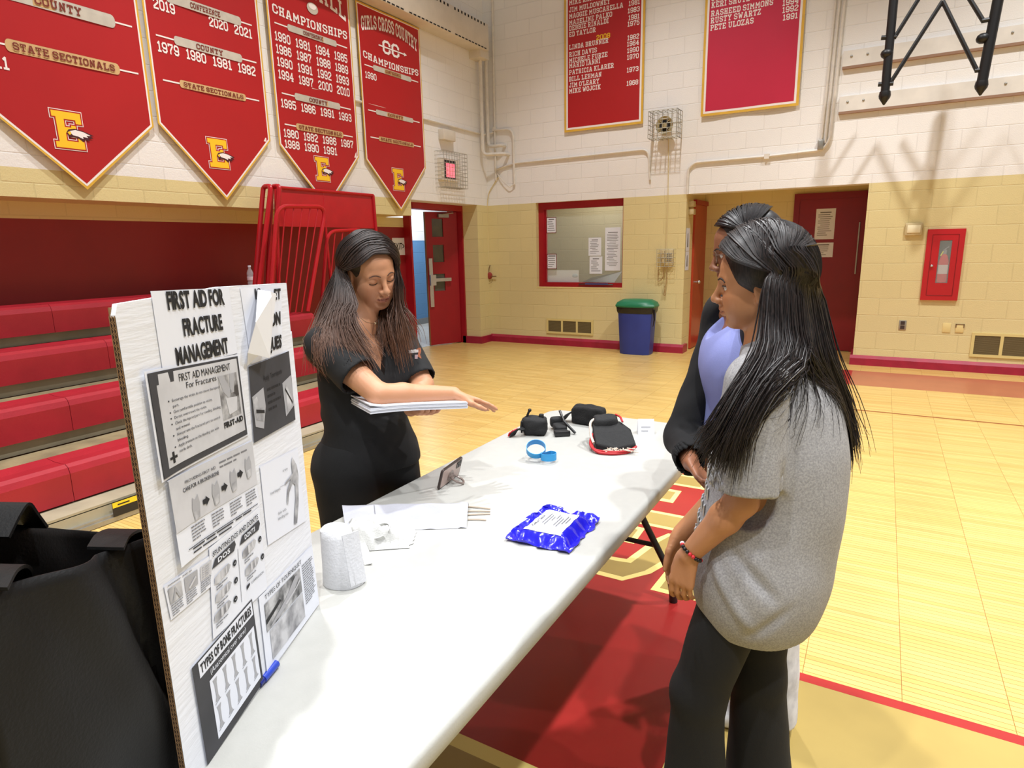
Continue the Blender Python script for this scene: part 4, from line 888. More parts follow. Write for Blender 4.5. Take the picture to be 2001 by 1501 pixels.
for k in range(N):
    y0 = .003+(BH-.02)*k/N; dy = (BH-.02)/N
    for z in (-.0043, -.0008): b.prism([(y0, z-.0033), (y0+dy*.5, z-.0004), (y0+dy, z-.0033), (y0+dy, z-.0024), (y0+dy*.5, z+.0004), (y0, z-.0024)], -.0007, .001, 0, MBd @ Matrix(((0, 0, 1, 0), (1, 0, 0, 0), (0, 1, 0, 0), (0, 0, 0, 1))))
b.build('fluted_edge', M_kraft, brd, 'raw brown corrugated edge')
b = B(); b.bx((-.0003, .003, -.0084), (.001, BH-.018, -.0004), 0, MBd); b.bx((0, 0, -.0084), (BW, BH-.006, -TH+.0012), 1, MBd); b.build('core', [M_flute, M_kraft], brd)
# ------------------------------------------------------------------ sheets on the board, each taped or glued on: a thing of its own
M_pgray = mat('pale grey print', (206, 206, 210), .75, .15, 18); M_mgray = mat('mid grey print', (128, 128, 132), .75, .5, 26, vcol=(205, 205, 208)); M_dgray = mat('dark grey print', (62, 62, 66), .7, .25, 14)
M_photo = mat('grey photo print', (60, 60, 62), .5, .6, 34, vcol=(196, 196, 198), detail=3); M_lgray = mat('light grey print', (168, 168, 172), .75)
SM = [M_paper, M_ink, M_grayink, M_pgray, M_mgray, M_dgray, M_photo, M_lgray]
class Sheet:
    """printed sheet with its own slightly skewed corners: unit square -> board through a bilinear map"""
    def __init__(s, label, corners, z, curl=0., group='sheets on the display board', name='printed_sheet'):
        s.c = [bd(*q) for q in corners]   # tl, tr, br, bl
        s.z = z; s.curl = curl; p = MBd @ Vector((s.c[3][0], s.c[3][1], z))
        s.t = thing(name, label, 'paper', p, group); s.b = B(); s.pr = B()
        n = 10; vs = []; fs = []
        for k, dz in ((0, 0), (1, -.0006)):
            for j in range(n+1):
                for i in range(n+1): vs.append(s.p(i/n, j/n, dz))
        o = (n+1)**2
        for j in range(n):
            for i in range(n):
                a = j*(n+1)+i; fs.append((a, a+1, a+n+2, a+n+1)); fs.append((o+a, o+a+n+1, o+a+n+2, o+a+1))
        s.b.add(vs, fs, 0, True); s.b.build('sheet', M_paper, s.t)
    def p(s, u, v, dz=0):
        tl, tr, br, bl_ = s.c
        x = (1-v)*((1-u)*bl_[0]+u*br[0])+v*((1-u)*tl[0]+u*tr[0]); y = (1-v)*((1-u)*bl_[1]+u*br[1])+v*((1-u)*tl[1]+u*tr[1])
        return MBd @ Vector((x, y, s.z+dz+s.curl*(max(0, .35-u)**2)*4*(1-v*.3)))
    def put(s, mi, fn, dz=.0008):
        k = B(); fn(k); o = len(s.pr.v)
        for q in k.v: s.pr.v.append(s.p(q.x, q.y, dz+q.z*.001))
        for f, sm in zip(k.f, k.s): s.pr.f.append([i+o for i in f]); s.pr.m.append(mi); s.pr.s.append(False)
        return s
    def rect(s, u0, v0, u1, v1, mi, dz=.0008, n=6):
        def fn(k):
            for i in range(n):
                a, c = u0+(u1-u0)*i/n, u0+(u1-u0)*(i+1)/n
                k.poly([(a, v0), (c, v0), (c, v1), (a, v1)])
        return s.put(mi, fn, dz)
    def pol(s, pts, mi, dz=.0010): return s.put(mi, lambda k: k.poly(pts), dz)
    def txt(s, t, u, v, h, w, mi=1, bold=.0, dz=.0012, align='l', arch=0): return s.put(mi, lambda k: k.text(t, I4, u, v, h, 0, width=w, bold=bold, align=align, arch=arch, lift=0, gap=.02 if bold > .04 else .07), dz)
    def lines(s, u0, u1, v1, n, dv, mi=2, seed=0, h=.4):
        r = random.Random(seed)
        for i in range(n):
            L = (u1-u0)*(1 if i < n-1 else .6)*r.uniform(.86, 1); u = u0
            while u < u0+L-.01:
                wl = min(r.uniform(.12, .32)*(u1-u0), u0+L-u); s.rect(u, v1-dv*i-dv*h, u+wl*.86, v1-dv*i, mi, .0010, 1); u += wl
        return s
    def done(s): s.pr.build('print', SM, s.t); return s.t
s = Sheet('title sheet reading FIRST AID FOR FRACTURE MANAGEMENT at the top of the board', [(293, 569), (446, 562), (463, 690), (317, 728)], .0012)
s.txt('FIRST AID FOR', .15, .765, .215, .74, bold=.041).txt('FRACTURE', .29, .405, .215, .53, bold=.041).txt('MANAGEMENT', .16, .05, .215, .70, bold=.041); s.done()
s = Sheet('tourniquet title sheet at the top right, half covered by a hanging corner', [(468, 563), (549, 556), (551, 690), (490, 712)], .0010)
s.txt('IC', .30, .84, .13, .14, bold=.05).txt('ET', .78, .80, .14, .18, bold=.05).txt('ION', .60, .44, .17, .34, bold=.05).txt('QUES', .50, .10, .17, .46, bold=.05); s.done()
# hanging loose corner of that sheet
t = thing('folded_sheet_corner', 'loose white paper corner hanging down over the tourniquet title', 'paper', MBd @ Vector((.36, .6, .01)))
def bp(x, y, z): q = bd(x, y); return MBd @ Vector((q[0], q[1], z))
b = B(); A_ = [bp(500, 566, .004), bp(516, 570, .012), bp(536, 574, .004), bp(522, 640, .010), bp(500, 694, .006), bp(479, 715, .004), bp(471, 690, .012), bp(476, 630, .022), bp(503, 580, .026), bp(507, 700, .020)]
b.add(A_, [(0, 8, 7), (7, 8, 9), (7, 9, 6), (6, 9, 4), (6, 4, 5), (8, 1, 3), (8, 3, 9), (9, 3, 4), (0, 1, 8), (1, 2, 3)], 0, False); k_ = len(b.v); b.add([v-bn*.0006 for v in A_], [tuple(reversed(f)) for f in [(0, 8, 7), (7, 8, 9), (7, 9, 6), (6, 9, 4), (6, 4, 5), (8, 1, 3), (8, 3, 9), (9, 3, 4), (0, 1, 8), (1, 2, 3)]], 0, False); b.build('sheet', mat('thin paper', (236, 236, 238), .8), t)
s = Sheet('FIRST AID MANAGEMENT For Fractures sheet with a thick dark border and a photo', [(273, 727), (464, 692), (484, 850), (306, 944)], .0020, .012)
s.rect(0.02, .02, .98, .98, 5, .0007).rect(.085, .085, .955, .955, 3, .0012)
s.rect(.02, .86, .30, .98, 5, .0013).rect(.02, .02, .085, .98, 5, .0013)
s.txt('FIRST AID MANAGEMENT', .30, .845, .075, .56, dz=.0018).txt('For Fractures', .36, .765, .06, .32, dz=.0018)
for i, (a, c) in enumerate([('Encourage the victim do not move the injured', .50), ('part.', .06), ('Give comfortable position to victim.', .40), ('Do not overcrowd the victim.', .33), ('Check the injured part for swelling, bleeding', .48), ('and wound.', .14), ('Always raise the fractured part to control', .46), ('bleeding.', .11), ('Apply pressure on the bleeding site with', .43), ('sterile cloth.', .13)]):
    s.txt(a, .205, .675-.0545*i, .028, c, mi=5, dz=.0018)
    if a[0].isupper(): s.rect(.165, .683-.0545*i, .178, .697-.0545*i, 5, .0018, 1)
s.rect(.70, .30, .93, .80, 6, .0014)
s.pol([(.70, .80), (.76, .80), (.84, .60), (.80, .52), (.74, .62)], 7, .0017).pol([(.84, .80), (.90, .80), (.87, .58), (.82, .58)], 7, .0017).pol([(.76, .54), (.90, .52), (.88, .36), (.78, .34)], 3, .0018)
s.txt('FIRST-AID', .70, .215, .06, .24, bold=.05, dz=.0018)
s.rect(.105, .155, .18, .18, 1, .0018).rect(.132, .115, .154, .222, 1, .0018); s.done()
s = Sheet('grey sheet on providing first aid care for a broken bone, with four hand drawings', [(320, 940), (490, 862), (507, 1000), (345, 1110)], .0016, .012)
s.rect(0, .40, 1, 1, 3, .0008).txt('PROVIDING FIRST AID', .16, .875, .035, .34, mi=5, dz=.0016).txt('CARE FOR A BROKEN BONE', .13, .79, .045, .40, mi=5, bold=.02, dz=.0016)
s.lines(.55, .97, .93, 2, .055, 2, 3)
for i, (u, v) in enumerate([(.24, .52), (.47, .56), (.69, .60), (.90, .66)]):
    s.pol([(u-.03, v-.12), (u+.03, v-.10), (u+.045, v+.06), (u+.03, v+.17), (u, v+.12), (u-.03, v+.16), (u-.045, v+.03)], 7, .0016).pol([(u-.02, v-.12), (u+.025, v-.10), (u+.03, v), (u-.03, v-.01)], 4, .0018)
    if i: s.pol([(u-.155, v-.03), (u-.12, v-.03), (u-.12, v-.06), (u-.08, v), (u-.12, v+.06), (u-.12, v+.03), (u-.155, v+.03)], 1, .0018)
    s.lines(u-.08, u+.08, .36, 5, .038, 2, i)
s.rect(.1, .13, .97, .14, 5, .0014).lines(.15, .95, .115, 2, .045, 5, 9); s.done()
s = Sheet('small strip sheet with three little grey pictures at the left edge of the board', [(318, 1146), (414, 1082), (412, 1145), (332, 1212)], .0018)
s.rect(.04, .42, .30, .86, 4).rect(.36, .42, .64, .86, 7).rect(.70, .42, .96, .86, 3)
s.pol([(.08, .45), (.17, .82), (.26, .45), (.22, .45), (.17, .66), (.12, .45)], 7, .0016).pol([(.42, .50), (.58, .72), (.60, .66), (.45, .46)], 3, .0016)
for i in range(5): s.rect(.74, .50+.07*i, .76, .52+.07*i, 2, .0016, 1).rect(.79, .50+.07*i, .90, .52+.07*i, 7, .0016, 1)
for i, u in enumerate((.04, .36, .70)): s.lines(u, u+.26, .38, 5, .07, 2, i)
s.lines(.05, .95, .96, 1, .05, 2, 8); s.done()
s = Sheet('SPLINTING DOS AND DON\'TS sheet with bandaged hand drawings', [(406, 1072), (504, 990), (520, 1150), (414, 1250)], .0022)
s.txt('SPLINTING DOS AND DON\'TS', .04, .885, .055, .90, bold=.015, dz=.0016)
for u0, tx in ((.02, 'DOS'), (.53, 'DON\'TS')):
    s.pol([(u0, .76), (u0+.06, .845), (u0+.42, .865), (u0+.44, .81), (u0+.40, .755)], 5, .0012).txt(tx, u0+.10, .782, .05, .22, mi=0, bold=.03, dz=.0018)
s.rect(.492, .12, .498, .74, 2)
for u, v, r in ((.18, .62, 1), (.18, .42, 1), (.15, .22, 1), (.70, .64, 1), (.72, .42, 1)):
    s.pol([(u-.13, v-.04), (u-.06, v-.065), (u+.12, v-.03), (u+.16, v+.02), (u+.12, v+.055), (u-.02, v+.05), (u-.12, v+.03)], 4, .0014).pol([(u-.02, v-.05), (u+.02, v-.045), (u+.02, v+.05), (u-.02, v+.05)], 3, .0017).pol([(u+.06, v-.035), (u+.09, v-.03), (u+.09, v+.05), (u+.06, v+.05)], 3, .0017)
    s.lines(u-.1, u+.1, v-.085, 2, .03, 2, int(v*100))
    q = (u+.235, v); s.pol([(q[0]+.035*math.cos(a), q[1]+.035*math.sin(a)) for a in [i*math.pi/6 for i in range(12)]], 1, .0014); s.pol([(q[0]-.015, q[1]), (q[0]-.003, q[1]-.015), (q[0]+.018, q[1]+.015), (q[0]-.003, q[1]-.003)], 0, .0018)
s.pol([(.60, .20), (.66, .23), (.66, .26), (.60, .25)], 1, .0014).txt('COMPRESSION', .69, .225, .025, .26, mi=5); s.done()
s = Sheet('dark Apply Tourniquets photo sheet at the right side of the board', [(483, 717), (562, 686), (575, 820), (494, 866)], .0018)
s.rect(.0, .0, 1, 1, 5, .0008).rect(.0, .72, 1, 1, 4, .0010).rect(.0, .72, 1, 1, 5, .0011) if False else s.rect(0, 0, 1, 1, 5, .0008)
s.txt('Apply Tourniquets', .30, .74, .07, .46, mi=1, dz=.0014)
s.lines(.36, .70, .62, 2, .09, 1, 2).lines(.36, .72, .44, 2, .09, 1, 4)
s.pol([(.02, .60), (.28, .66), (.30, .40), (.22, .12), (.05, .20)], 7, .0014).pol([(.03, .56), (.12, .58), (.16, .42), (.24, .40), (.22, .22), (.08, .28)], 4, .0017).pol([(.08, .42), (.26, .36), (.26, .32), (.08, .37)], 1, .0019)
s.pol([(.74, .60), (.98, .66), (1.0, .22), (.76, .12)], 7, .0014).pol([(.82, .56), (.95, .40), (.92, .22), (.80, .16)], 4, .0017).pol([(.80, .52), (.96, .28), (.95, .25), (.79, .49)], 1, .0019); s.done()
s = Sheet('white sheet with a grey drawing of an arm and its vessels at the right side', [(506, 912), (580, 876), (596, 1018), (522, 1066)], .0018)
s.pol([(.80, .93), (.90, .80), (.92, .66), (.88, .50), (.84, .30), (.74, .05), (.66, .06), (.70, .20), (.77, .38), (.80, .56), (.74, .60), (.62, .50), (.56, .36), (.53, .38), (.58, .55), (.70, .66), (.54, .62), (.54, .65), (.76, .72), (.76, .86)], 4, .0014)
s.txt('artery', .52, .80, .035, .13, mi=2).txt('tourniquet', .16, .60, .035, .25, mi=2).txt('limb with', .30, .30, .035, .2, mi=2).txt('bleeding site', .28, .235, .035, .26, mi=2); s.rect(.40, .63, .60, .634, 2, .0012); s.done()
s = Sheet('TYPES OF TOURNIQUET sheet with a dark hand photo and a column of text', [(503, 1168), (608, 1066), (622, 1180), (520, 1320)], .0024)
s.txt('TYPES OF TOURNIQUET', .08, .905, .06, .66, dz=.0014)
s.rect(.06, .50, .70, .86, 6).rect(.10, .10, .70, .48, 4)
s.pol([(.10, .52), (.40, .66), (.60, .82), (.68, .78), (.50, .58), (.20, .52)], 7, .0014).pol([(.06, .66), (.3, .74), (.32, .70), (.06, .6)], 1, .0015).pol([(.38, .60), (.58, .66), (.68, .72), (.68, .69), (.55, .62), (.40, .57)], 3, .0017)
s.lines(.74, .97, .86, 17, .037, 2, 5); s.done()
s = Sheet('TYPES OF BONE FRACTURES sheet with a dark frame and rows of bones', [(371, 1306), (489, 1170), (512, 1332), (402, 1496)], .0022)
s.rect(0, 0, 1, 1, 5, .0008).rect(.08, .83, .98, .985, 0, .0012).txt('TYPES OF BONE FRACTURES', .10, .865, .085, .85, bold=.04, dz=.0018).txt('(Anatomical over view)', .22, .755, .055, .60, mi=0, dz=.0016)
s.rect(.19, .09, .96, .71, 0, .0012)
for r in range(2):
    for c in range(5):
        u = .26+.155*c; v = .55-.28*r
        s.pol([(u-.035, v+.13), (u+.035, v+.13), (u+.018, v+.08), (u+.016, v-.05), (u+.035, v-.10), (u-.035, v-.10), (u-.016, v-.05), (u-.018, v+.08)], 7, .0016)
        s.pol([(u-.045, v-.115), (u+.045, v-.10), (u+.045, v-.106), (u-.045, v-.121)], 2, .0016)
s.done()
b = B(); A_ = PZ(523, 1330, TZ); C_ = PZ(545, 1303, TZ); q_ = PZ(538, 1312, TZ); d_ = (C_-A_).normalized()
tk = thing('blue_marker', 'blue marker lying on the table at the foot of the board', 'marker', A_+Vector((0, 0, .0)))
off = Vector((-.003, .0, .0085)); b.tube([A_+off-d_*.01, C_+off-d_*.004], .0075, 12); b.build('marker_barrel', mat('blue marker plastic', (34, 62, 170), .35), tk); b = B(); b.tube([A_+off-d_*.024, A_+off-d_*.01], .0062, 10); b.build('marker_cap', mat('dark blue cap', (18, 32, 110), .35), tk)
# ================================================================== things lying on the table
def T(x, y): return PZ(x, y, TZ)
M_strap = mat('black webbing', (24, 24, 25), .8, .3, 90, .25, 300); M_redtip = mat('red webbing', (176, 26, 32), .6)
def noisy(o, amp, scale, seed=0):
    """small cloth irregularities pushed into the mesh itself"""
    from mathutils import noise
    for v in o.data.vertices:
        n_ = v.normal; p = v.co*scale+Vector((seed*7.3, seed*3.1, seed))
        v.co += n_*amp*noise.noise(p)
    o.data.update(); return o
def softbox(b, c, d, M=None, mi=0, seg=6, p=4.0):
    bm = bmesh.new(); bmesh.ops.create_cube(bm, size=2.0); bmesh.ops.subdivide_edges(bm, edges=bm.edges[:], cuts=seg, use_grid_fill=True)
    for v in bm.verts:
        q = v.co; n_ = (abs(q.x)**p+abs(q.y)**p+abs(q.z)**p)**(1/p); q = q/n_
        v.co = Vector((q.x*d[0]/2+c[0], q.y*d[1]/2+c[1], q.z*d[2]/2+c[2]))
    return b.bm(bm, mi, True, M)
# rolled tourniquet, left
o_ = T(1043, 850); M = frame(o_, (.93, .36, 0), (-.36, .93, 0))
t = thing('rolled_tourniquet', 'rolled black tourniquet with a red tip, leftmost of the black gear', 'tourniquet', o_, 'tourniquets on the table')
b = B(); softbox(b, (.004, .015, .037), (.100, .078, .074), M, 0, 7, 4.5)
for k in range(4): b.tube([M @ Vector((-.047+.0*k, .015-.03+.02*k, .012)), M @ Vector((-.050, .015-.03+.02*k, .036)), M @ Vector((-.047, .015-.03+.02*k, .06))], .004, 6)
noisy(b.build('strap_roll', M_strap, t), .006, 40, 1)
b = B(); b.tube([M @ Vector((-.035, .02, .06)), M @ Vector((-.02, .02, .098))], .005, 8); b.ball(M @ Vector((-.018, .02, .10)), .008, n=8); b.box((.03, .02, .074), (.02, .02, .022), 0, M, .004); b.build('windlass', M_blackpl, t)
b = B(); b.ribbon([M @ Vector(p) for p in ((-.03, -.02, .03), (-.055, -.03, .035), (-.075, -.035, .022), (-.085, -.037, .004))], (.3, 1, .1), .03, .005, 0); b.build('strap_end', M_strap, t)
b = B(); b.ribbon([M @ Vector(p) for p in ((-.072, -.030, .030), (-.088, -.033, .018), (-.092, -.034, .006))], (.3, 1, .1), .028, .005); b.build('red_tip', M_redtip, t)
# flat tourniquet with rod
o_ = T(1097, 850); M = frame(o_, (.80, .6, 0), (-.6, .8, 0))
t = thing('flat_tourniquet', 'black tourniquet plate crossed by a thin rod, second from left', 'tourniquet', o_, 'tourniquets on the table')
b = B(); softbox(b, (0, .0, .010), (.062, .05, .02), M); softbox(b, (.004, .055, .018), (.055, .085, .030), M); softbox(b, (.0, .095, .030), (.06, .04, .045), M); b.build('strap_fold', M_strap, t)
b = B(); b.box((.0, -.022, .012), (.065, .016, .022), 0, M, .004); b.build('buckle', M_blackpl, t)
b = B(); b.tube([T(1124, 850)+Vector((0, 0, .008)), o_+M.to_3x3() @ Vector((.02, .04, .045)), T(1094, 836)+Vector((0, 0, .075))], .0055, 8); b.build('windlass', M_blackpl, t)
# long rolled black bandage
o_ = T(1143, 832); M = frame(T(1120, 828), T(1172, 835)-T(1120, 828), (0, 1, 0)); L = (T(1172, 835)-T(1120, 828)).length
t = thing('bandage_roll', 'thick black fuzzy bandage roll lying at the far end of the table', 'bandage', o_)
b = B(); softbox(b, (L*.48, .03, .040), (L*1.16, .074, .078), M, 0, 9, 6); noisy(b.build('roll', mat('fuzzy black pile', (26, 25, 25), .95, .4, 120, .5, 300), t), .007, 45, 2)
b = B(); b.ribbon([M @ Vector(p) for p in ((-.005, .03, .05), (-.035, .02, .035), (-.055, .01, .006))], M.to_3x3() @ Vector((0, 1, 0)), .05, .006); b.build('loose_end', M_strap, t)
# folding black splint brace with red cords
o_ = T(1195, 878); M = frame(o_, (.87, .49, 0), (-.49, .87, 0))
t = thing('cervical_brace', 'bulky black fabric brace with red and white cords under it', 'brace', o_)
b = B(); softbox(b, (-.012, .095, .055), (.10, .07, .10), M, 0, 7, 5); softbox(b, (-.012, .105, .09), (.095, .05, .035), M, 0, 5, 4); noisy(b.build('upper_block', M_strap, t), .004, 35, 3)
b = B()
pts = [(-.065, .085, .088), (.045, .085, .088), (.075, .02, .076), (.088, -.035, .030), (.01, -.045, .02), (-.062, -.02, .03), (-.066, .03, .055)]
b.add([M @ Vector(p) for p in pts]+[M @ Vector((p[0], p[1], p[2]-.024)) for p in pts], [(0, 6, 5, 4, 3, 2, 1), (7, 8, 9, 10, 11, 12, 13)]+[(i, (i+1) % 7, 7+(i+1) % 7, 7+i) for i in range(7)]); o = recalc(b.build('flap', M_strap, t))
md = o.modifiers.new('bevel', 'BEVEL'); md.width = .006; md.segments = 3
rnd = random.Random(4)
def squiggle(a, c, n, amp, z=.004): return [a.lerp(c, i/n)+Vector((rnd.uniform(-amp, amp), rnd.uniform(-amp, amp), z+rnd.uniform(0, .01))) for i in range(n+1)]
b = B(); b.tube(bend([M @ Vector(p) for p in ((-.07, .04, .05), (-.085, -.01, .02), (-.06, -.06, .006), (.0, -.075, .006), (.06, -.055, .006), (.088, -.03, .02))], .03), .0055, 7); b.tube(bend([M @ Vector(p) for p in ((-.07, .03, .04), (-.078, -.03, .01), (-.03, -.065, .012), (.03, -.07, .012), (.075, -.05, .016))], .03), .0045, 7); b.tube(bend([M @ Vector(p) for p in ((.03, .11, .107), (.045, .085, .105), (.05, .06, .09))], .01), .004, 6); b.build('red_cord', M_redtip, t, 'red cord')
b = B(); b.tube(bend([M @ Vector(p) for p in ((-.05, .10, .095), (-.075, .07, .09), (-.078, .02, .05), (-.07, -.01, .03))], .02), .005, 7)
for k in range(9): a = M @ Vector((rnd.uniform(-.05, .05), -.05, .006)); b.tube(bend(squiggle(a, a+M.to_3x3() @ Vector((rnd.uniform(.0, .08), -rnd.uniform(.0, .035), 0)), 4, .014), .01), .0022, 5)
b.build('pale_cords', mat('pale cord', (214, 196, 178), .6), t, 'pale thin cords')
# small folded tent card
o_ = T(1262, 850); M = frame(o_, (.9, .42, 0), (-.42, .9, 0))
t = thing('tent_card', 'small white folded card standing upright near the far right corner', 'card', o_)
b = B(); A_ = [(-.03, .0, 0), (.035, .0, 0), (.035, .028, .06), (-.03, .028, .06), (-.03, .056, 0), (.035, .056, 0)]
b.add([M @ Vector(p) for p in A_], [(0, 1, 2, 3), (3, 2, 5, 4), (0, 3, 4), (1, 5, 2)]); o = b.build('card_fold', M_paper, t); md = o.modifiers.new('thick', 'SOLIDIFY'); md.thickness = .0008
Mc = frame(M @ Vector((-.03, -.0006, 0)), M.to_3x3() @ Vector((1, 0, 0)), M.to_3x3() @ Vector((0, .42, .9)))
b = B()
for i in range(2): b.bx((.012, .030-.016*i, .0002), (.05-.01*i, .036-.016*i, .0006), 0, Mc)
b.build('print', M_lgray, t)
# blue rubber strap, curled
o_ = T(1058, 903); t = thing('rubber_strap', 'curled bright blue rubber tourniquet strap', 'strap', o_)
M = frame(o_, (.87, .5, 0), (-.5, .87, 0)); pts = []; sd = []
for i in range(25):
    a = -1.2+i/24*6.3; r_ = .037; pts.append(M @ Vector((-.018+r_*math.cos(a)*.95, .03+.020*math.sin(a)*1.5, .040+.018*math.sin(a)))); sd.append(M.to_3x3() @ Vector((.0, -.55, .84)))
for i in range(1, 17):
    a = 1.6-i/16*5.2; pts.append(M @ Vector((.026+.028*math.cos(a), .0+.022*math.sin(a), .022))); sd.append(Vector((0, 0, 1)))
b = B(); b.ribbon(pts, sd, .026, .0016); b.build('band', mat('bright blue rubber', (48, 152, 214), .45), t)
# phone on a ring stand
pa, pb = T(856, 957), T(890, 928); u = (T(893, 926)-T(854, 957)).normalized()
t = thing('phone', 'dark framed phone propped on a ring stand, back towards the viewer', 'phone', pa)
pv = Vector((0, 0, 1))-Vector((u.y, -u.x, 0))*-.0
lean = Vector((-u.y, u.x, 0));  lean = lean if lean.dot(Vector((-1, 0, 0))) > 0 else -lean
vv = (Vector((0, 0, 1))*.92-lean*.26).normalized()
M = frame(T(855, 958), T(903, 921)-T(855, 958), vv); Lp, Hp = .150, .072
M_case = mat('dark brown phone case', (58, 44, 40), .35); M_back = mat('pinkish phone back', (196, 172, 164), .3, .2, 30)
sg = 1 if (M.to_3x3() @ Vector((0, 0, 1))).dot(CAM-pa) > 0 else -1
b = B(); b.prism(rrect(0, Lp, 0, Hp, .010, 4), -.004, .004, 0, M); o = b.build('case', M_case, t); md = o.modifiers.new('bevel', 'BEVEL'); md.width = .0015; md.segments = 2
b = B(); b.prism(rrect(.006, Lp-.006, .005, Hp-.005, .007, 4), sg*.004, sg*.0046, 0, M); b.build('back_plate', M_back, t)
b = B(); b.prism(rrect(.105, .142, .040, .066, .006, 4), sg*.0046, sg*.006, 0, M); b.build('camera_patch', M_case, t)
b = B()
for q in ((.115, .06), (.132, .06), (.124, .047)): b.lathe([(.006, 0), (.006, .001)], 12, 0, M @ Matrix.Translation((q[0], q[1], sg*.006)))
b.build('lenses', M_blackpl, t)
b = B(); rc = M @ Vector((.070, .030, sg*.006)); out = (M.to_3x3() @ Vector((0, 0, sg))); rd = (out*.62-Vector((0, 0, .10))).normalized()
b.tube([rc+rd*.026+(M.to_3x3() @ Vector((1, 0, 0)))*.016*math.cos(a)+rd*.024*math.sin(a) for a in [i*math.pi/12 for i in range(24)]], .0035, 7, 0, closed=True); b.tube([M @ Vector((.054, .030, sg*.005)), M @ Vector((.086, .030, sg*.005))], .005, 8)
b.lathe([(.019, 0), (.019, .002)], 18, 0, M @ Matrix.Translation((.070, .030, sg*.0046))); b.build('ring_stand', mat('ring stand metal', (150, 136, 130), .3, metal=.5), t)
# blue sealed pouch with a white label
q4 = [T(1062, 998), T(1172, 1020), T(1112, 1085), T(988, 1058)]   # far, right, near, left
t = thing('sealed_pouch', 'shiny blue sealed pouch with a white printed label', 'pouch', sum(q4, Vector())/4)
from mathutils import noise as NZ
def pouch(u, v, top=1):
    a = q4[0].lerp(q4[1], u); c = q4[3].lerp(q4[2], u); p = a.lerp(c, v)
    e = min(u, 1-u, v, 1-v); h = .030*min(1, max(0, (e-.09)/.16))**.6
    n_ = NZ.noise(Vector((u*5, v*5, 1.7))); cr = .007*NZ.noise(Vector((u*11, v*11, 4)))*(1-min(1, max(0, e-.12)/.2))
    lift = .012*max(0, 1-e/.10)*(.5+.9*n_)+.016*max(0, (.12-min(u, v))/.12)*(u < .12 or v < .12)*.6
    c0 = Vector((.5-u, .5-v)); pull = .06*(1-4*(u-.5)**2)*(v-.5)*0
    z = .002+(h+cr+lift if top else max(0, lift*.6+cr*.3)); 
    ed = .02*NZ.noise(Vector((u*6, v*6, 9)))*(e < .02)
    return Vector((p.x+ed, p.y+ed*.6, TZ+max(.001, z)))
N = 40; b = B(); vs = [pouch(i/N, j/N) for j in range(N+1) for i in range(N+1)]+[pouch(i/N, j/N, 0) for j in range(N+1) for i in range(N+1)]; o2 = (N+1)**2; fs = []
for j in range(N):
    for i in range(N): a = j*(N+1)+i; fs.append((a, a+N+1, a+N+2, a+1)); fs.append((o2+a, o2+a+1, o2+a+N+2, o2+a+N+1))
edge = [i for i in range(N+1)]+[(j*(N+1)+N) for j in range(1, N+1)]+[N*(N+1)+i for i in range(N-1, -1, -1)]+[j*(N+1) for j in range(N-1, 0, -1)]
for k in range(len(edge)): a, c = edge[k], edge[(k+1) % len(edge)]; fs.append((a, c, c+o2, a+o2))
b.add(vs, fs, 0, True); recalc(b.build('foil', mat('blue foil film', (30, 26, 190), .22, .15, 5, coat=.4, bump=.06, bscale=18), t))
def lab(u, v, dz=.0): p = pouch(.17+.60*u, .19+.62*v); return Vector((p.x, p.y, max(p.z, TZ+.028))+Vector((0, 0, .0012+dz)) if False else (p.x, p.y, p.z+.0015+dz))
b = B(); n = 14; vs = [lab(i/n, j/n) for j in range(n+1) for i in range(n+1)]; fs = []
for j in range(n):
    for i in range(n): a = j*(n+1)+i; fs.append((a, a+n+1, a+n+2, a+1))
b.add(vs, fs, 0, True); b.build('label_panel', M_paper, t)
b = B(); rnd = random.Random(2)
def lrect(u0, v0, u1, v1, mi=0):
    k = 4
    for i in range(k):
        a, c = u0+(u1-u0)*i/k, u0+(u1-u0)*(i+1)/k
        b.add([lab(a, v0, .0025), lab(c, v0, .0025), lab(c, v1, .0025), lab(a, v1, .0025)], [(3, 2, 1, 0)], mi)
kk = B(); kk.text('Combat Gauze', I4, 0, 0, 1, 0, width=1, bold=.03)
ym = max(v.y for v in kk.v); o2 = len(b.v)
b.v += [lab(.16+(.09)*(1-v.y/ym)-.0, .92-.5*v.x, .0025) for v in kk.v]; 
for f in kk.f: b.f.append([i+o2 for i in f]); b.m.append(0); b.s.append(False)
for i in range(8): u = .34+.078*i; v = .26+.06*(i % 3); lrect(u, v, u+.026, v+rnd.uniform(.18, .5), 1)
b.build('label_print', [M_dgray, M_grayink], t)
# standing white roll beside the board
o_ = T(663, 1146); t = thing('dressing_roll', 'tall white dressing roll standing beside the board', 'roll', o_)
M = Matrix.Translation(Vector((-1.035, .962, TZ)))@Matrix.Rotation(math.radians(25), 4, 'Z')
b = B(); 
def eloft(b, secs, n=28, mi=0, M=None):
    vs = []; fs = []
    for cx, cy, rx, ry, z in secs:
        for j in range(n): a = 2*math.pi*j/n; vs.append((cx+rx*math.cos(a), cy+ry*math.sin(a), z))
    for i in range(len(secs)-1):
        for j in range(n): fs.append((i*n+j, i*n+(j+1) % n, (i+1)*n+(j+1) % n, (i+1)*n+j))
    fs.append(tuple(range(n-1, -1, -1))); fs.append(tuple((len(secs)-1)*n+j for j in range(n))); b.add(vs, fs, mi, True, M)
eloft(b, [(.004, 0, .047, .036, 0), (.004, 0, .049, .038, .004), (.001, 0, .044, .036, .06), (-.004, 0, .037, .033, .12), (-.006, 0, .034, .030, .137), (-.007, 0, .028, .025, .142), (-.008, 0, .012, .01, .139)], 28, 0, M)
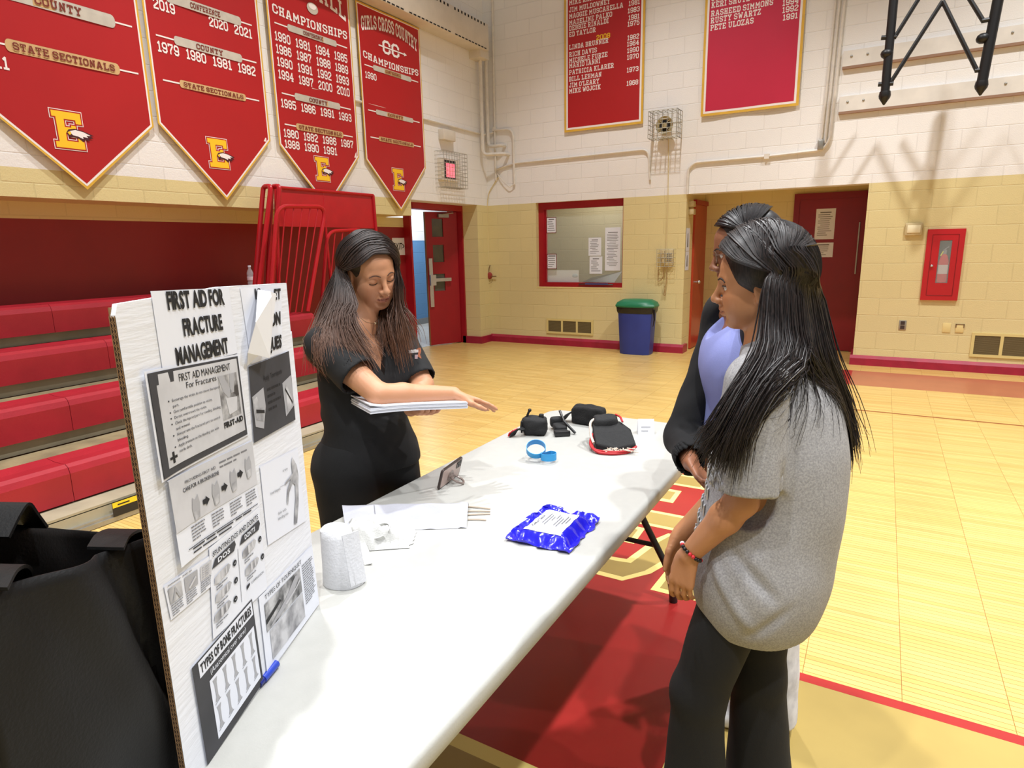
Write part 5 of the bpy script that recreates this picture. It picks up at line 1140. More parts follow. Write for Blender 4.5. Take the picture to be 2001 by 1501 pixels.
b.ribbon([M @ Vector(p) for p in ((.025, -.028, .07), (.042, -.012, .07), (.049, .008, .066))], (.12, 0, -1), .125, .002)
noisy(b.build('roll', mat('white soft dressing', (218, 219, 223), .9, .04, 60, .2, 160), t), .002, 30, 5)
# crumpled gauze
t = thing('crumpled_gauze', 'heap of crumpled white gauze beside the standing roll', 'gauze', T(745, 1060))
g0, g1, g2, g3 = T(676, 1030), T(815, 1040), T(800, 1072), T(690, 1080)
def gz(u, v, top=1):
    p = g0.lerp(g1, u).lerp(g3.lerp(g2, u), v); e = min(u, 1-u, v, 1-v)
    h = .046*min(1, e/.22)**.7*(1.15-.55*u)
    f = .013*math.sin(9*v+3.2*u+3*NZ.noise(Vector((u*3, v*2, 0))))+.010*NZ.noise(Vector((u*6, v*9, 2)))+.006*NZ.noise(Vector((u*14, v*18, 5)))
    w_ = .014*NZ.noise(Vector((u*5, v*5, 11)))
    return Vector((p.x+w_, p.y+w_*.7, TZ+.002+max(0, (h+f*min(1, e/.1))*top)))
N = 44; b = B(); vs = [gz(i/N, j/N) for j in range(N+1) for i in range(N+1)]; fs = []
for j in range(N):
    for i in range(N): a = j*(N+1)+i; fs.append((a, a+N+1, a+N+2, a+1))
b.add(vs, fs, 0, True); b.build('folds', mat('white gauze', (206, 206, 203), .95, .05, 70, .2, 260), t)
b = B(); lc = T(742, 1062)+Vector((0, 0, .034)); b.ribbon([lc+Vector((.028*math.cos(a)*.9+.01, .022*math.sin(a), .014*math.sin(a+.4))) for a in [i*math.pi/10 for i in range(19)]], [Vector((.3*math.cos(i*.3), -.6, .75)) for i in range(19)], .022, .0025); b.ribbon([T(700, 1062)+Vector((0, 0, .03)), T(715, 1088)+Vector((0, 0, .012)), T(720, 1105)+Vector((0, 0, .003))], (.8, .4, .2), .02, .002); b.build('loops', mat('white gauze', (240, 240, 238), .95), t)
# pale padded splint sheet
t = thing('splint_wrap', 'long pale grey cloth splint wrap lying across the table edge', 'wrap', T(800, 1015))
s0, s1, s2, s3 = T(668, 992), T(916, 990), T(912, 1033), T(676, 1040)
def sp(u, v):
    p = s0.lerp(s1, u).lerp(s3.lerp(s2, u), v); e = min(v, 1-v)
    h = .014*min(1, e/.15)+.004*NZ.noise(Vector((u*8, v*3, 1)))+.005*math.exp(-((u-.96)/.02)**2)+.008*math.exp(-((v-.25+.1*u)/.12)**2)
    return Vector((p.x, p.y, TZ+.001+max(0, h)))
N = 40; b = B(); vs = [sp(i/N, j/16) for j in range(17) for i in range(N+1)]; fs = []
for j in range(16):
    for i in range(N): a = j*(N+1)+i; fs.append((a, a+N+1, a+N+2, a+1))
b.add(vs, fs, 0, True); b.build('cloth', mat('pale grey cloth', (172, 173, 182), .85, .05, 20, .1, 120), t)
b = B(); b.ribbon([sp(.255, v/8)+Vector((0, 0, .001)) for v in range(9)], (1, 0, 0), .003, .001); b.build('seam', M_grayink, t)
b = B()
for i, (y0, y1) in enumerate(((992, 996), (1001, 1001), (1008, 1006), (1017, 1018))): b.tube([T(914, y0)+Vector((0, 0, .003)), T(936, (y0+y1)/2)+Vector((0, 0, .004)), T(958-8*(i == 3), y1)+Vector((0, 0, .0025))], .0022, 5)
b.build('tie_shadows', mat('brown shadow strip', (186, 170, 152), .7), t, 'thin brown strips painted for ties')  # brown strips stand in for the shadows of the cloth's fringe
# ================================================================== black tote bag behind the board and black chair
ob = BB-bn*.035
def bg(x, y, off): 
    q = BB-bn*off; r = ray(x, y); return CAM+r*((q-CAM).dot(bn)/r.dot(bn))
M_bag = mat('black nylon', (13, 13, 14), .6, .25, 4, .12, 240, spec=.3)
t = thing('tote_bag', 'large open black tote bag standing on the table behind the board', 'bag', BB-bn*.15-bu*.1)
def bagp(s_, off, top, bulge=0.):
    """front/back panel points: s_ along board direction from left (-) to right"""
    out = []
    for k in range(13):
        z = k/12
        for i in range(len(s_)):
            pass
    return out
f_tl, f_tr = bg(-70, 1172, .03), bg(318, 1040, .03)
b_tl, b_tr = bg(-60, 1020, .24), bg(330, 1062, .20)
def panel(tl, tr, n, crease, dip):
    vs = []; NU, NV = 30, 24
    for j in range(NV+1):
        v = j/NV
        for i in range(NU+1):
            u_ = i/NU; p = tl.lerp(tr, u_); z = TZ+.002+(p.z-TZ)*v - dip*math.sin(math.pi*u_)*v
            bul = .012*math.sin(math.pi*v)*math.sin(math.pi*u_)
            cr = -.030*math.exp(-((u_-(.86-.36*(1-v)*-1*0-.50*v*0-.0))/.05)**2)*0
            d = (u_-(.60+.42*(1-v))); bul += -.016*math.exp(-(d/.045)**2)*(.35+.65*(1-abs(2*v-1)))+.010*math.exp(-((d+.16)/.12)**2)*v
            bul += .006*NZ.noise(Vector((u_*4, v*4, crease)))
            vs.append(Vector((p.x, p.y, z))+n*bul)
    fs = [(j*(NU+1)+i, j*(NU+1)+i+1, (j+1)*(NU+1)+i+1, (j+1)*(NU+1)+i) for j in range(NV) for i in range(NU)]
    return vs, fs
b = B(); vs, fs = panel(f_tl, f_tr, bn, 1.3, .004); b.add(vs, fs, 0, True); o = b.build('front_panel', M_bag, t); md = o.modifiers.new('thick', 'SOLIDIFY'); md.thickness = .003
b = B(); vs, fs = panel(b_tl, b_tr, -bn, 2.3, -.004); b.add(vs, fs, 0, True); o = b.build('back_panel', M_bag, t); md = o.modifiers.new('thick', 'SOLIDIFY'); md.thickness = .003
def side(p, q, nm):
    b = B(); vs = []; NU, NV = 8, 12
    for j in range(NV+1):
        for i in range(NU+1):
            u_ = i/NU; v = j/NV; a = p.lerp(q, u_); sag = .05*math.sin(math.pi*u_)*v
            vs.append(Vector((a.x, a.y, TZ+.002+(a.z-TZ)*v-sag*.4))+bu*(-.03*math.sin(math.pi*u_)*v)*(1 if nm == 1 else -1))
    b.add(vs, [(j*(NU+1)+i, j*(NU+1)+i+1, (j+1)*(NU+1)+i+1, (j+1)*(NU+1)+i) for j in range(NV) for i in range(NU)], 0, True); o = b.build('side_panel', M_bag, t); md = o.modifiers.new('thick', 'SOLIDIFY'); md.thickness = .003
side(f_tr, b_tr, 1); side(f_tl, b_tl, 2)
b = B(); b.add([Vector((p.x, p.y, TZ+.004)) for p in (f_tl, f_tr, b_tr, b_tl)], [(0, 1, 2, 3)]); b.build('bag_floor', M_bag, t)
def cat(pts, n=16):
    q = [pts[0]*2-pts[1]]+pts+[pts[-1]*2-pts[-2]]; out = []
    for i in range(n):
        u_ = i/(n-1)*(len(pts)-1); k = min(int(u_), len(pts)-2); u_ -= k; a, b_, c, d = q[k:k+4]
        out.append(.5*((2*b_)+(c-a)*u_+(2*a-5*b_+4*c-d)*u_*u_+(3*b_-a-3*c+d)*u_**3))
    return out
b = B()
for pts, wd in (([bg(66, 1030, .225), bg(46, 1004, .22), bg(30, 984, .22), bg(14, 1000, .215), bg(-12, 1050, .21)], .045), ([bg(206, 1072, .035), bg(222, 1046, .06), bg(248, 1036, .09), bg(268, 1048, .11), bg(282, 1074, .12)], .05), ([bg(-30, 1150, .03), bg(-8, 1114, .05), bg(14, 1106, .07), bg(26, 1122, .085), bg(18, 1150, .09)], .05)):
    b.ribbon(cat(pts), bn, wd, .004)
b.build('handle', M_bag, t)
# black chair tucked behind the table edge
t = thing('black_chair', 'black chair mostly hidden between the board and the woman in scrubs', 'chair', (-1.62, 1.0, 0))
M_ch = mat('black chair vinyl', (20, 20, 20), .6, .2, 30, .1, 200)
ct = PX(602, 962, -1.42); zt = ct.z
b = B(); b.bx((-1.44, .62, .50), (-1.40, 1.17, zt), bev=.012); b.build('backrest', M_ch, t)
b = B(); b.bx((-1.86, .64, .42), (-1.41, 1.15, .47), bev=.015); b.build('seat', M_ch, t)
for x, y in ((-1.43, .66), (-1.43, 1.12), (-1.84, .66), (-1.84, 1.12)): b = B(); b.tube([(x, y, .43), (x+(.02 if x > -1.6 else -.03), y, .0)], .012, 8); b.build('leg', M_leg, t)
for y in (.66, 1.12): b = B(); b.tube([(-1.425, y, .43), (-1.42, y, zt-.1)], .011, 8); b.build('back_post', M_leg, t)
# ================================================================== people: one smooth skin each, grown from blended volumes
from mathutils.bvhtree import BVHTree
def axis_coords(lo, hi, coarse, fine, zones):
    out = [lo]
    while out[-1] < hi:
        x = out[-1]; st = coarse
        for a, b_ in zones:
            if a-1e-9 <= x < b_: st = fine
            elif x < a and x+st > a: st = max(fine, a-x)
        out.append(x+st)
    return np.array(out, np.float32)
def rotm(yaw, pitch=0, roll=0):
    f = np.array([math.cos(yaw), math.sin(yaw), 0.]); l = np.array([-math.sin(yaw), math.cos(yaw), 0.]); u = np.array([0, 0, 1.])
    c, s = math.cos(pitch), math.sin(pitch); f, u = c*f-s*u, s*f+c*u
    c, s = math.cos(roll), math.sin(roll); l, u = c*l+s*u, -s*l+c*u
    return np.stack([f, l, u], 1)
class Vol:
    def __init__(s, lo, hi, coarse=.005, fine=.0025, zones=((), (), ())):
        s.ax = [axis_coords(lo[i], hi[i], coarse, fine, zones[i]) for i in range(3)]
        s.d = np.full([len(a) for a in s.ax], .08, np.float32)
    def _sub(s, lo, hi):
        sl = []
        for i in range(3):
            a = np.searchsorted(s.ax[i], lo[i]-.02); b_ = np.searchsorted(s.ax[i], hi[i]+.02)
            if b_ <= a: return None
            sl.append(slice(a, b_))
        return tuple(sl), s.ax[0][sl[0]][:, None, None], s.ax[1][sl[1]][None, :, None], s.ax[2][sl[2]][None, None, :]
    def _mix(s, sl, dd, k, op):
        a = s.d[sl]
        if op == 'add':
            h = np.maximum(k-np.abs(a-dd), 0)/max(k, 1e-6); s.d[sl] = np.minimum(a, dd)-h*h*k*.25
        elif op == 'sub':
            dd = -dd; h = np.maximum(k-np.abs(a-dd), 0)/max(k, 1e-6); s.d[sl] = np.maximum(a, dd)+h*h*k*.25
    def cone(s, a, b_, ra, rb, k=.012, op='add', flat=None, end=False):
        """tapered limb a->b; flat=(dir, factor): distances along dir are scaled (factor<1 widens there)"""
        a = np.array(a, float); b_ = np.array(b_, float); R_ = max(ra, rb)*(1.0 if flat is None else 1/min(1, flat[1]))+k
        q = s._sub(np.minimum(a, b_)-R_, np.maximum(a, b_)+R_)
        if q is None: return s
        sl, X, Y, Z = q; v = b_-a; L2 = max(v@v, 1e-9)
        px, py, pz = X-a[0], Y-a[1], Z-a[2]
        t = np.clip((px*v[0]+py*v[1]+pz*v[2])/L2, 0, 1)
        dx, dy, dz = px-t*v[0], py-t*v[1], pz-t*v[2]
        d2 = dx*dx+dy*dy+dz*dz
        if flat is not None:
            n = np.array(flat[0], float); n /= np.linalg.norm(n); w_ = dx*n[0]+dy*n[1]+dz*n[2]; d2 = d2+(flat[1]**2-1)*w_*w_
        dd = np.sqrt(np.maximum(d2, 0))-(ra+(rb-ra)*t)
        if end: dd = np.maximum(dd, ((X-b_[0])*v[0]+(Y-b_[1])*v[1]+(Z-b_[2])*v[2])/math.sqrt(L2))
        s._mix(sl, dd, k, op); return s
    def ell(s, c, r, R_=None, k=.012, op='add', cut=None):
        c = np.array(c, float); R_ = np.eye(3) if R_ is None else R_; m_ = max(r)+k
        q = s._sub(c-m_, c+m_)
        if q is None: return s
        sl, X, Y, Z = q; px, py, pz = X-c[0], Y-c[1], Z-c[2]
        l = [(px*R_[0, i]+py*R_[1, i]+pz*R_[2, i]) for i in range(3)]
        k0 = np.sqrt(sum((l[i]/r[i])**2 for i in range(3))); k1 = np.sqrt(sum((l[i]/r[i]**2)**2 for i in range(3)))
        dd = k0*(k0-1)/np.maximum(k1, 1e-6)
        if cut is not None: dd = np.maximum(dd, sum(l[i]*cut[0][i] for i in range(3))-cut[1])
        s._mix(sl, dd, k, op); return s
    def plane(s, p, n, lo=None, hi=None):
        """keep what lies behind the plane (dot(x-p,n) < 0), only inside lo..hi"""
        p = np.array(p, float); n = np.array(n, float); n /= np.linalg.norm(n)
        lo = [a[0] for a in s.ax] if lo is None else lo; hi = [a[-1] for a in s.ax] if hi is None else hi
        q = s._sub(np.array(lo), np.array(hi)); sl, X, Y, Z = q
        s.d[sl] = np.maximum(s.d[sl], (X-p[0])*n[0]+(Y-p[1])*n[1]+(Z-p[2])*n[2]); return s
    def wedge(s, apex, n1, n2, n3, d3):
        """take away the space in front of two planes through apex (a V neck)"""
        q = s._sub(np.array(apex)-.16, np.array(apex)+.25); sl, X, Y, Z = q
        px, py, pz = X-apex[0], Y-apex[1], Z-apex[2]
        f = lambda n: px*n[0]+py*n[1]+pz*n[2]
        s.d[sl] = np.maximum(s.d[sl], -np.maximum(np.maximum(f(n1), f(n2)), f(n3)-d3)); return s
    def mesh(s):
        d = s.d; S_ = d < 0
        nx, ny, nz = d.shape
        any_ = np.zeros((nx-1, ny-1, nz-1), bool); all_ = np.ones((nx-1, ny-1, nz-1), bool)
        for i in (0, 1):
            for j in (0, 1):
                for k in (0, 1):
                    q = S_[i:nx-1+i, j:ny-1+j, k:nz-1+k]; any_ |= q; all_ &= q
        I = np.argwhere(any_ & ~all_); ids = np.full(any_.shape, -1, np.int32); ids[I[:, 0], I[:, 1], I[:, 2]] = np.arange(len(I))
        cor = [(i, j, k) for i in (0, 1) for j in (0, 1) for k in (0, 1)]
        val = np.stack([d[I[:, 0]+c[0], I[:, 1]+c[1], I[:, 2]+c[2]] for c in cor], 1)
        acc = np.zeros((len(I), 3)); cnt = np.zeros(len(I))
        for a in range(8):
            for b_ in range(a+1, 8):
                if sum(abs(cor[a][i]-cor[b_][i]) for i in range(3)) != 1: continue
                va, vb = val[:, a], val[:, b_]; m_ = (va < 0) != (vb < 0)
                t = np.where(m_, va/np.where(m_, va-vb, 1), 0)
                p = np.array(cor[a])[None]+t[:, None]*(np.array(cor[b_])-np.array(cor[a]))[None]
                acc += p*m_[:, None]; cnt += m_
        fr = acc/cnt[:, None]; V = np.zeros((len(I), 3))
        for i in range(3): ax = s.ax[i]; V[:, i] = ax[I[:, i]]+fr[:, i]*(ax[I[:, i]+1]-ax[I[:, i]])
        F = []
        for ax_, (u, v) in ((0, (1, 2)), (1, (2, 0)), (2, (0, 1))):
            a = [slice(None)]*3; b_ = [slice(None)]*3; a[ax_] = slice(0, -1); b_[ax_] = slice(1, None)
            A, C_ = S_[tuple(a)], S_[tuple(b_)]; E_ = np.argwhere(A != C_)
            ok = (E_[:, u] > 0) & (E_[:, v] > 0) & (E_[:, u] < d.shape[u]-1) & (E_[:, v] < d.shape[v]-1); E_ = E_[ok]
            flip = A[E_[:, 0], E_[:, 1], E_[:, 2]]
            def cell(du, dv): q = E_.copy(); q[:, u] += du; q[:, v] += dv; return ids[q[:, 0], q[:, 1], q[:, 2]]
            q = np.stack([cell(-1, -1), cell(0, -1), cell(0, 0), cell(-1, 0)], 1)
            q[~flip] = q[~flip][:, ::-1]; F.append(q)
        return V, np.concatenate(F)
def vol_object(vol, name, mats, parent, smooth=1, post=None, matfn=None, colfn=None, label=None):
    V, F = vol.mesh()
    me = bpy.data.meshes.new(name); me.vertices.add(len(V)); me.vertices.foreach_set('co', V.astype(np.float32).ravel())
    me.loops.add(F.size); me.loops.foreach_set('vertex_index', F.astype(np.int32).ravel()); me.polygons.add(len(F))
    me.polygons.foreach_set('loop_start', np.arange(0, F.size, 4, dtype=np.int32)); me.polygons.foreach_set('loop_total', np.full(len(F), 4, np.int32))
    me.update(calc_edges=True); me.validate()
    # relax
    E_ = np.zeros(len(me.edges)*2, np.int32); me.edges.foreach_get('vertices', E_); E_ = E_.reshape(-1, 2)
    deg = np.bincount(E_.ravel(), minlength=len(V))[:, None]
    for it in range(smooth*2):
        S_ = np.zeros_like(V)
        for i in range(3): S_[:, i] = np.bincount(E_[:, 0], V[E_[:, 1], i], len(V))+np.bincount(E_[:, 1], V[E_[:, 0], i], len(V))
        V = V+(S_/np.maximum(deg, 1)-V)*(.55 if it % 2 == 0 else -.57)
    me.vertices.foreach_set('co', V.astype(np.float32).ravel()); me.update()
    if post is not None:
        N_ = np.zeros(len(V)*3, np.float32); me.vertices.foreach_get('normal', N_); N_ = N_.reshape(-1, 3)
        V = V+N_*post(V, N_)[:, None]; me.vertices.foreach_set('co', V.astype(np.float32).ravel()); me.update()
    for m_ in (mats if isinstance(mats, list) else [mats]): me.materials.append(m_)
    me.polygons.foreach_set('use_smooth', np.ones(len(me.polygons), bool))
    if matfn is not None:
        C_ = np.zeros(len(me.polygons)*3, np.float32); me.polygons.foreach_get('center', C_); me.polygons.foreach_set('material_index', matfn(C_.reshape(-1, 3)).astype(np.int32))
    if colfn is not None:
        at = me.color_attributes.new('tint', 'FLOAT_COLOR', 'POINT'); c = np.ones((len(V), 4), np.float32); c[:, :3] = colfn(V); at.data.foreach_set('color', c.ravel())
    me.update(); o = bpy.data.objects.new(name, me); COL.objects.link(o)
    if parent is not None: o.parent = parent; o.matrix_parent_inverse = parent.matrix_basis.inverted()
    if label: o['label'] = label
    return o
def skin_mat(name, rough=.48):
    m = bpy.data.materials.new(name); m.use_nodes = True; nt = m.node_tree; b = nt.nodes['Principled BSDF']
    at = nt.nodes.new('ShaderNodeAttribute'); at.attribute_name = 'tint'; nt.links.new(at.outputs['Color'], b.inputs['Base Color'])
    b.inputs['Roughness'].default_value = rough; b.inputs['Subsurface Weight'].default_value = .12; b.inputs['Subsurface Radius'].default_value = (.012, .005, .003)
    b.inputs['Specular IOR Level'].default_value = .4
    nz = nt.nodes.new('ShaderNodeTexNoise'); nz.inputs['Scale'].default_value = 260; bp = nt.nodes.new('ShaderNodeBump'); bp.inputs['Strength'].default_value = .05; bp.inputs['Distance'].default_value = .002
    tc = nt.nodes.new('ShaderNodeTexCoord'); nt.links.new(tc.outputs['Object'], nz.inputs['Vector']); nt.links.new(nz.outputs[0], bp.inputs['Height']); nt.links.new(bp.outputs[0], b.inputs['Normal'])
    return m
def cloth_mat(name, rgb, rough=.85, heather=0, rgb2=None, scale=500):
    m = mat(name, rgb, rough, heather, scale, .12, 700, vcol=rgb2, detail=6); return m
class Head:
    def __init__(s, c, yaw, pitch, roll, sc=1.): s.c = np.array(c, float); s.R = rotm(yaw, pitch, roll); s.s = sc
    def w(s, *p): return s.c+s.R @ (np.array(p, float)*s.s)
    def loc(s, V): return ((V-s.c) @ s.R)/s.s
    def put(s, v, lids='down', jaw=1., neck_to=None, nose=1.):
        k = s.s; w_ = s.w
        E = lambda c, r, kk=.012, op='add', cut=None: v.ell(w_(*c), [x*k for x in r], s.R, kk*k, op, cut)
        C = lambda a, b_, ra, rb, kk=.012, op='add': v.cone(w_(*a), w_(*b_), ra*k, rb*k, kk*k, op)
        E((-.014, 0, .034), (.092, .074, .077)); E((.020, 0, -.028), (.063, .060, .074), .03)
        E((.040, 0, .042), (.048, .056, .046), .02)
        for y in (-1, 1):
            C((-.004, .050*y, -.050), (.050, .020*y, -.094), .015, .013, .035)
            E((.046, .036*y, -.026), (.028, .024, .026), .03); E((.040, .030*y, -.058), (.030, .022, .026), .03)
        E((.062, 0, -.093), (.017, .020, .015), .022)
        for y in (-1, 1):
            C((.080, .010*y, .017), (.066, .040*y, .016), .0085, .008, .02)
            E((.094, .031*y, -.001), (.019, .0165, .0125), .016, 'sub')
            e = (.0690, .0315*y, -.001)
            E(e, (.0142, .0150, .0128), .004) if lids == 'down' else None
            if lids == 'open':
                E(e, (.0140, .0150, .0130), .003, 'add', ((.25, 0, -1.), -.0010*k)); E(e, (.0138, .0150, .0125), .003, 'add', ((.15, 0, 1.), -.0060*k))
        C((.083, 0, .010), (.103*1, 0, -.030), .0068, .0085, .014); E((.1035*nose, 0, -.036), (.0105, .0105, .0092), .009)
        for y in (-1, 1): E((.094, .0125*y, -.0395), (.0095, .0068, .0075), .007); E((.0985, .0062*y, -.0475), (.0045, .003, .003), .003, 'sub')
        C((.088, 0, -.046), (.086, 0, -.058), .006, .007, .012)
        # mouth: two lips with a parting line
        up = [(.074, .024), (.0855, .012), (.0895, 0.)]
        for y in (-1, 1):
            C((.0715, .024*y, -.0655), (.0835, .012*y, -.0625), .0040, .0055, .006); C((.0835, .012*y, -.0625), (.0875, 0, -.0622), .0055, .0055, .006)
            C((.0715, .024*y, -.0675), (.0815, .012*y, -.0735), .0040, .0060, .006); C((.0815, .012*y, -.0735), (.0845, 0, -.0740), .0060, .0065, .006)
            C((.080, .022*y, -.0665), (.0945, 0, -.0675), .0012, .0016, .003, 'sub')
        E((.082, 0, -.086), (.010, .016, .006), .012, 'sub')
        for y in (-1, 1):
            E((-.008, .074*y, -.006), (.017, .0065, .029), .006); E((-.004, .0815*y, -.004), (.009, .004, .018), .004, 'sub'); E((-.004, .073*y, -.033), (.008, .006, .009), .006)
        if neck_to is not None:
            v.cone(w_(-.022, 0, -.045), neck_to, .048*k, .052*k, .02); v.cone(w_(-.045, 0, -.02), np.array(neck_to)+s.R @ np.array([-.03, 0, 0]), .040*k, .055*k, .03)
    def lipmask(s, V):
        L = s.loc(V); y = np.clip(np.abs(L[:, 1])/.024, 0, 1)
        top = -.0585-.0065*y**1.5; bot = -.0805+.0125*y**1.6; mx = np.clip(np.minimum(top-L[:, 2], L[:, 2]-bot)/.002+.5, 0, 1)
        return mx*(np.abs(L[:, 1]) < .0255)*(L[:, 0] > .066)
    def blush(s, V):
        L = s.loc(V); return np.exp(-(((L[:, 0]-.065)/.03)**2+((np.abs(L[:, 1])-.042)/.022)**2+((L[:, 2]+.03)/.02)**2))
def hand_vol(v, wrist, d, palm_n, thumb_side, sc=1., curl=(.25, .3, .35, .4), spread=.10, thumb=(.6, .2), wr=.024):
    """palm and five fingers: d = pointing direction, palm_n = direction the palm faces, thumb_side = +-1"""
    d = np.array(d, float); d /= np.linalg.norm(d); n = np.array(palm_n, float); n -= d*(n@d); n /= np.linalg.norm(n); sd = np.cross(n, d)*thumb_side
    W_ = np.array(wrist, float); tips = []
    for i, (off, ln, r) in enumerate(((.027, .070, .0082), (.009, .078, .0085), (-.009, .072, .0080), (-.026, .058, .0072))):
        off *= sc; ln *= sc; r *= sc
        base = W_+d*.082*sc*(1-.02*i)+sd*off
        v.cone(W_+d*.008+sd*off*.62, base, .0145*sc, .0105*sc, .010, flat=(n, 1.15))
        dd = d+sd*spread*(1.2-i)*.6; dd /= np.linalg.norm(dd); p = base
        for j, f in enumerate((.46, .30, .24)):
            a = curl[i]*(j*.8+.55); q = dd*math.cos(a)+n*math.sin(a); e = p+q*ln*f*1.05; v.cone(p, e, r*(1-.09*j), r*(1-.09*(j+1)), .004); p = e
        tips.append((p, q, r))
    tb_ = W_+d*.022*sc+sd*.020*sc+n*.006*sc
    t1 = tb_+(d*math.cos(thumb[0])+sd*math.sin(thumb[0])+n*.25)*.040*sc
    dd = d*math.cos(thumb[1])+sd*math.sin(thumb[1])+n*.15; t2 = t1+dd*.030*sc; t3 = t2+dd*.022*sc
    v.cone(tb_, t1, .0145*sc, .0105*sc, .012); v.cone(t1, t2, .0098*sc, .0090*sc, .004); v.cone(t2, t3, .0090*sc, .0072*sc, .004)
    return tips
def limb(v, a, b_, c, ra, rb1, rb2, rc, k=.012):
    """upper and lower segment with a muscle swell in each"""
    a, b_, c = (np.array(q, float) for q in (a, b_, c))
    v.cone(a, a+(b_-a)*.45, ra, ra*.97, k); v.cone(a+(b_-a)*.45, b_, ra*.97, rb1, k)
    m_ = b_+(c-b_)*.30; v.cone(b_, m_, rb1, rb2, k); v.cone(m_, c, rb2, rc, k)
def folds(lines):
    def fn(V, N_):
        out = np.zeros(len(V))
        for a, b_, amp, wd in lines:
            a = np.array(a); b_ = np.array(b_); v = b_-a; t = np.clip(((V-a) @ v)/(v@v), 0, 1); d2 = ((V-a-t[:, None]*v)**2).sum(1)
            out += amp*np.exp(-d2/wd**2)*np.sin(np.pi*np.clip(t*.9+.05, 0, 1))**.5
        return out
    return fn
def wrinkle(V, amp, sc, seed=0., dirv=(0, 0, 1)):
    a = np.sin(V[:, 0]*sc[0]+seed)*np.cos(V[:, 1]*sc[1]+1.7*seed)+.6*np.sin(V[:, 2]*sc[2]+V[:, 0]*sc[0]*1.3+seed*2.1)
    b_ = np.sin(V[:, 2]*sc[2]*2.1+V[:, 1]*sc[1]*1.8+seed*.7)*np.cos(V[:, 0]*sc[0]*2.3-V[:, 2]*sc[2]*.7)
    return amp*(a*.6+b_*.4)
def catmull(pts, n):
    P_ = [Vector(p) for p in pts]; P_ = [P_[0]*2-P_[1]]+P_+[P_[-1]*2-P_[-2]]; out = []
    segs = len(P_)-3
    for i in range(n):
        t = i/(n-1)*segs; k = min(int(t), segs-1); t -= k; a, b_, c, d = P_[k:k+4]
        out.append(.5*((2*b_)+(c-a)*t+(2*a-5*b_+4*c-d)*t*t+(3*b_-a-3*c+d)*t**3))
    return out
def strand(b, pts, r, n=14, mi=0, flat=1.0):
    q = catmull(pts, n)
    if PUSH: q = q[:3]+[clear_of(p, .003+r*1.5) for p in q[3:]]
    b.tube(q, [r*(.55+.45*min(1, i/3))*(1 if i < n*.55 else max(.12, 1-(i/(n-1)-.55)/.45*.85)) for i in range(n)], 5, mi, False)
PUSH = []
def bvh(o): return BVHTree.FromPolygons([q.co for q in o.data.vertices], [p.vertices for p in o.data.polygons])
def clear_of(p, gap=.004):
    for bv in PUSH:
        h = bv.find_nearest(p, .06)
        if h[0] is not None and (p-h[0]).dot(h[1]) < gap: p = h[0]+h[1]*gap
    return p
def hair_mat(name, c1, c2, rough=.46, tips=None, z0=0, z1=1):
    m = bpy.data.materials.new(name); m.use_nodes = True; nt = m.node_tree; n = nt.nodes; b = n['Principled BSDF']
    tc = n.new('ShaderNodeTexCoord'); mp = n.new('ShaderNodeMapping'); mp.inputs['Scale'].default_value = (330, 330, 24); nz = n.new('ShaderNodeTexNoise'); nz.inputs['Scale'].default_value = 1; nz.inputs['Detail'].default_value = 3
    nt.links.new(tc.outputs['Object'], mp.inputs[0]); nt.links.new(mp.outputs[0], nz.inputs['Vector'])
    mx = n.new('ShaderNodeMix'); mx.data_type = 'RGBA'; mx.inputs[6].default_value = lin(c1)+(1,); mx.inputs[7].default_value = lin(c2)+(1,)
    rp = n.new('ShaderNodeMapRange'); rp.inputs[1].default_value = .4; rp.inputs[2].default_value = .65; nt.links.new(nz.outputs[0], rp.inputs[0]); nt.links.new(rp.outputs[0], mx.inputs[0])
    out = mx.outputs[2]
    if tips:
        g = n.new('ShaderNodeNewGeometry'); sp = n.new('ShaderNodeSeparateXYZ'); nt.links.new(g.outputs['Position'], sp.inputs[0])
        r2 = n.new('ShaderNodeMapRange'); r2.inputs[1].default_value = z0; r2.inputs[2].default_value = z1; nt.links.new(sp.outputs['Z'], r2.inputs[0])
        m2 = n.new('ShaderNodeMix'); m2.data_type = 'RGBA'; m2.inputs[6].default_value = lin(tips)+(1,); nt.links.new(r2.outputs[0], m2.inputs[0]); nt.links.new(out, m2.inputs[7]); out = m2.outputs[2]
    nt.links.new(out, b.inputs['Base Color']); b.inputs['Roughness'].default_value = rough; b.inputs['Specular IOR Level'].default_value = .35
    return m
def surface_strip(body, pts_dir, name, m, parent, r=.0012, lift=.0006, taper=True):
    """thin hair-like lines laid on the skin: each polyline is projected on the body along its own direction"""
    dg = bpy.context.evaluated_depsgraph_get(); bv = BVHTree.FromPolygons([v.co for v in body.data.vertices], [p.vertices for p in body.data.polygons])
    b = B()
    for pts, direction in pts_dir:
        out = []
        for p in pts:
            h = bv.ray_cast(Vector(p)-Vector(direction)*.06, Vector(direction), .2)
            if h[0] is not None: out.append(h[0]+h[1]*lift)
        if len(out) > 1: n = len(out); b.tube(out, [r*(.45+.55*math.sin(math.pi*min(1, .15+.8*i/(n-1)))) if taper else r for i in range(n)], 6)
    return b.build(name, m, parent)
M_eye = mat('eye white', (198, 188, 180), .15); M_iris = mat('dark iris', (34, 20, 14), .1)
def eyes(hd, parent, gaze=(1, 0, -.1)):
    for y in (-1, 1):
        b = B(); c = Vector(hd.w(.0688, .0315*y, -.001)); b.ball(c, .0122*hd.s, 0, 16)
        g = (Vector(hd.R @ np.array(gaze))).normalized(); b.ball(c+g*.0052*hd.s, .0076*hd.s, 1, 12); b.build('eye', [M_eye, M_iris], parent)
def brow(hd, y, dz=0.): return [hd.w(.10, y*(.012+.034*i/8), .0155+dz+.0065*math.sin(math.pi*min(1, i/8*.9))-.004*(i/8)**2) for i in range(9)]
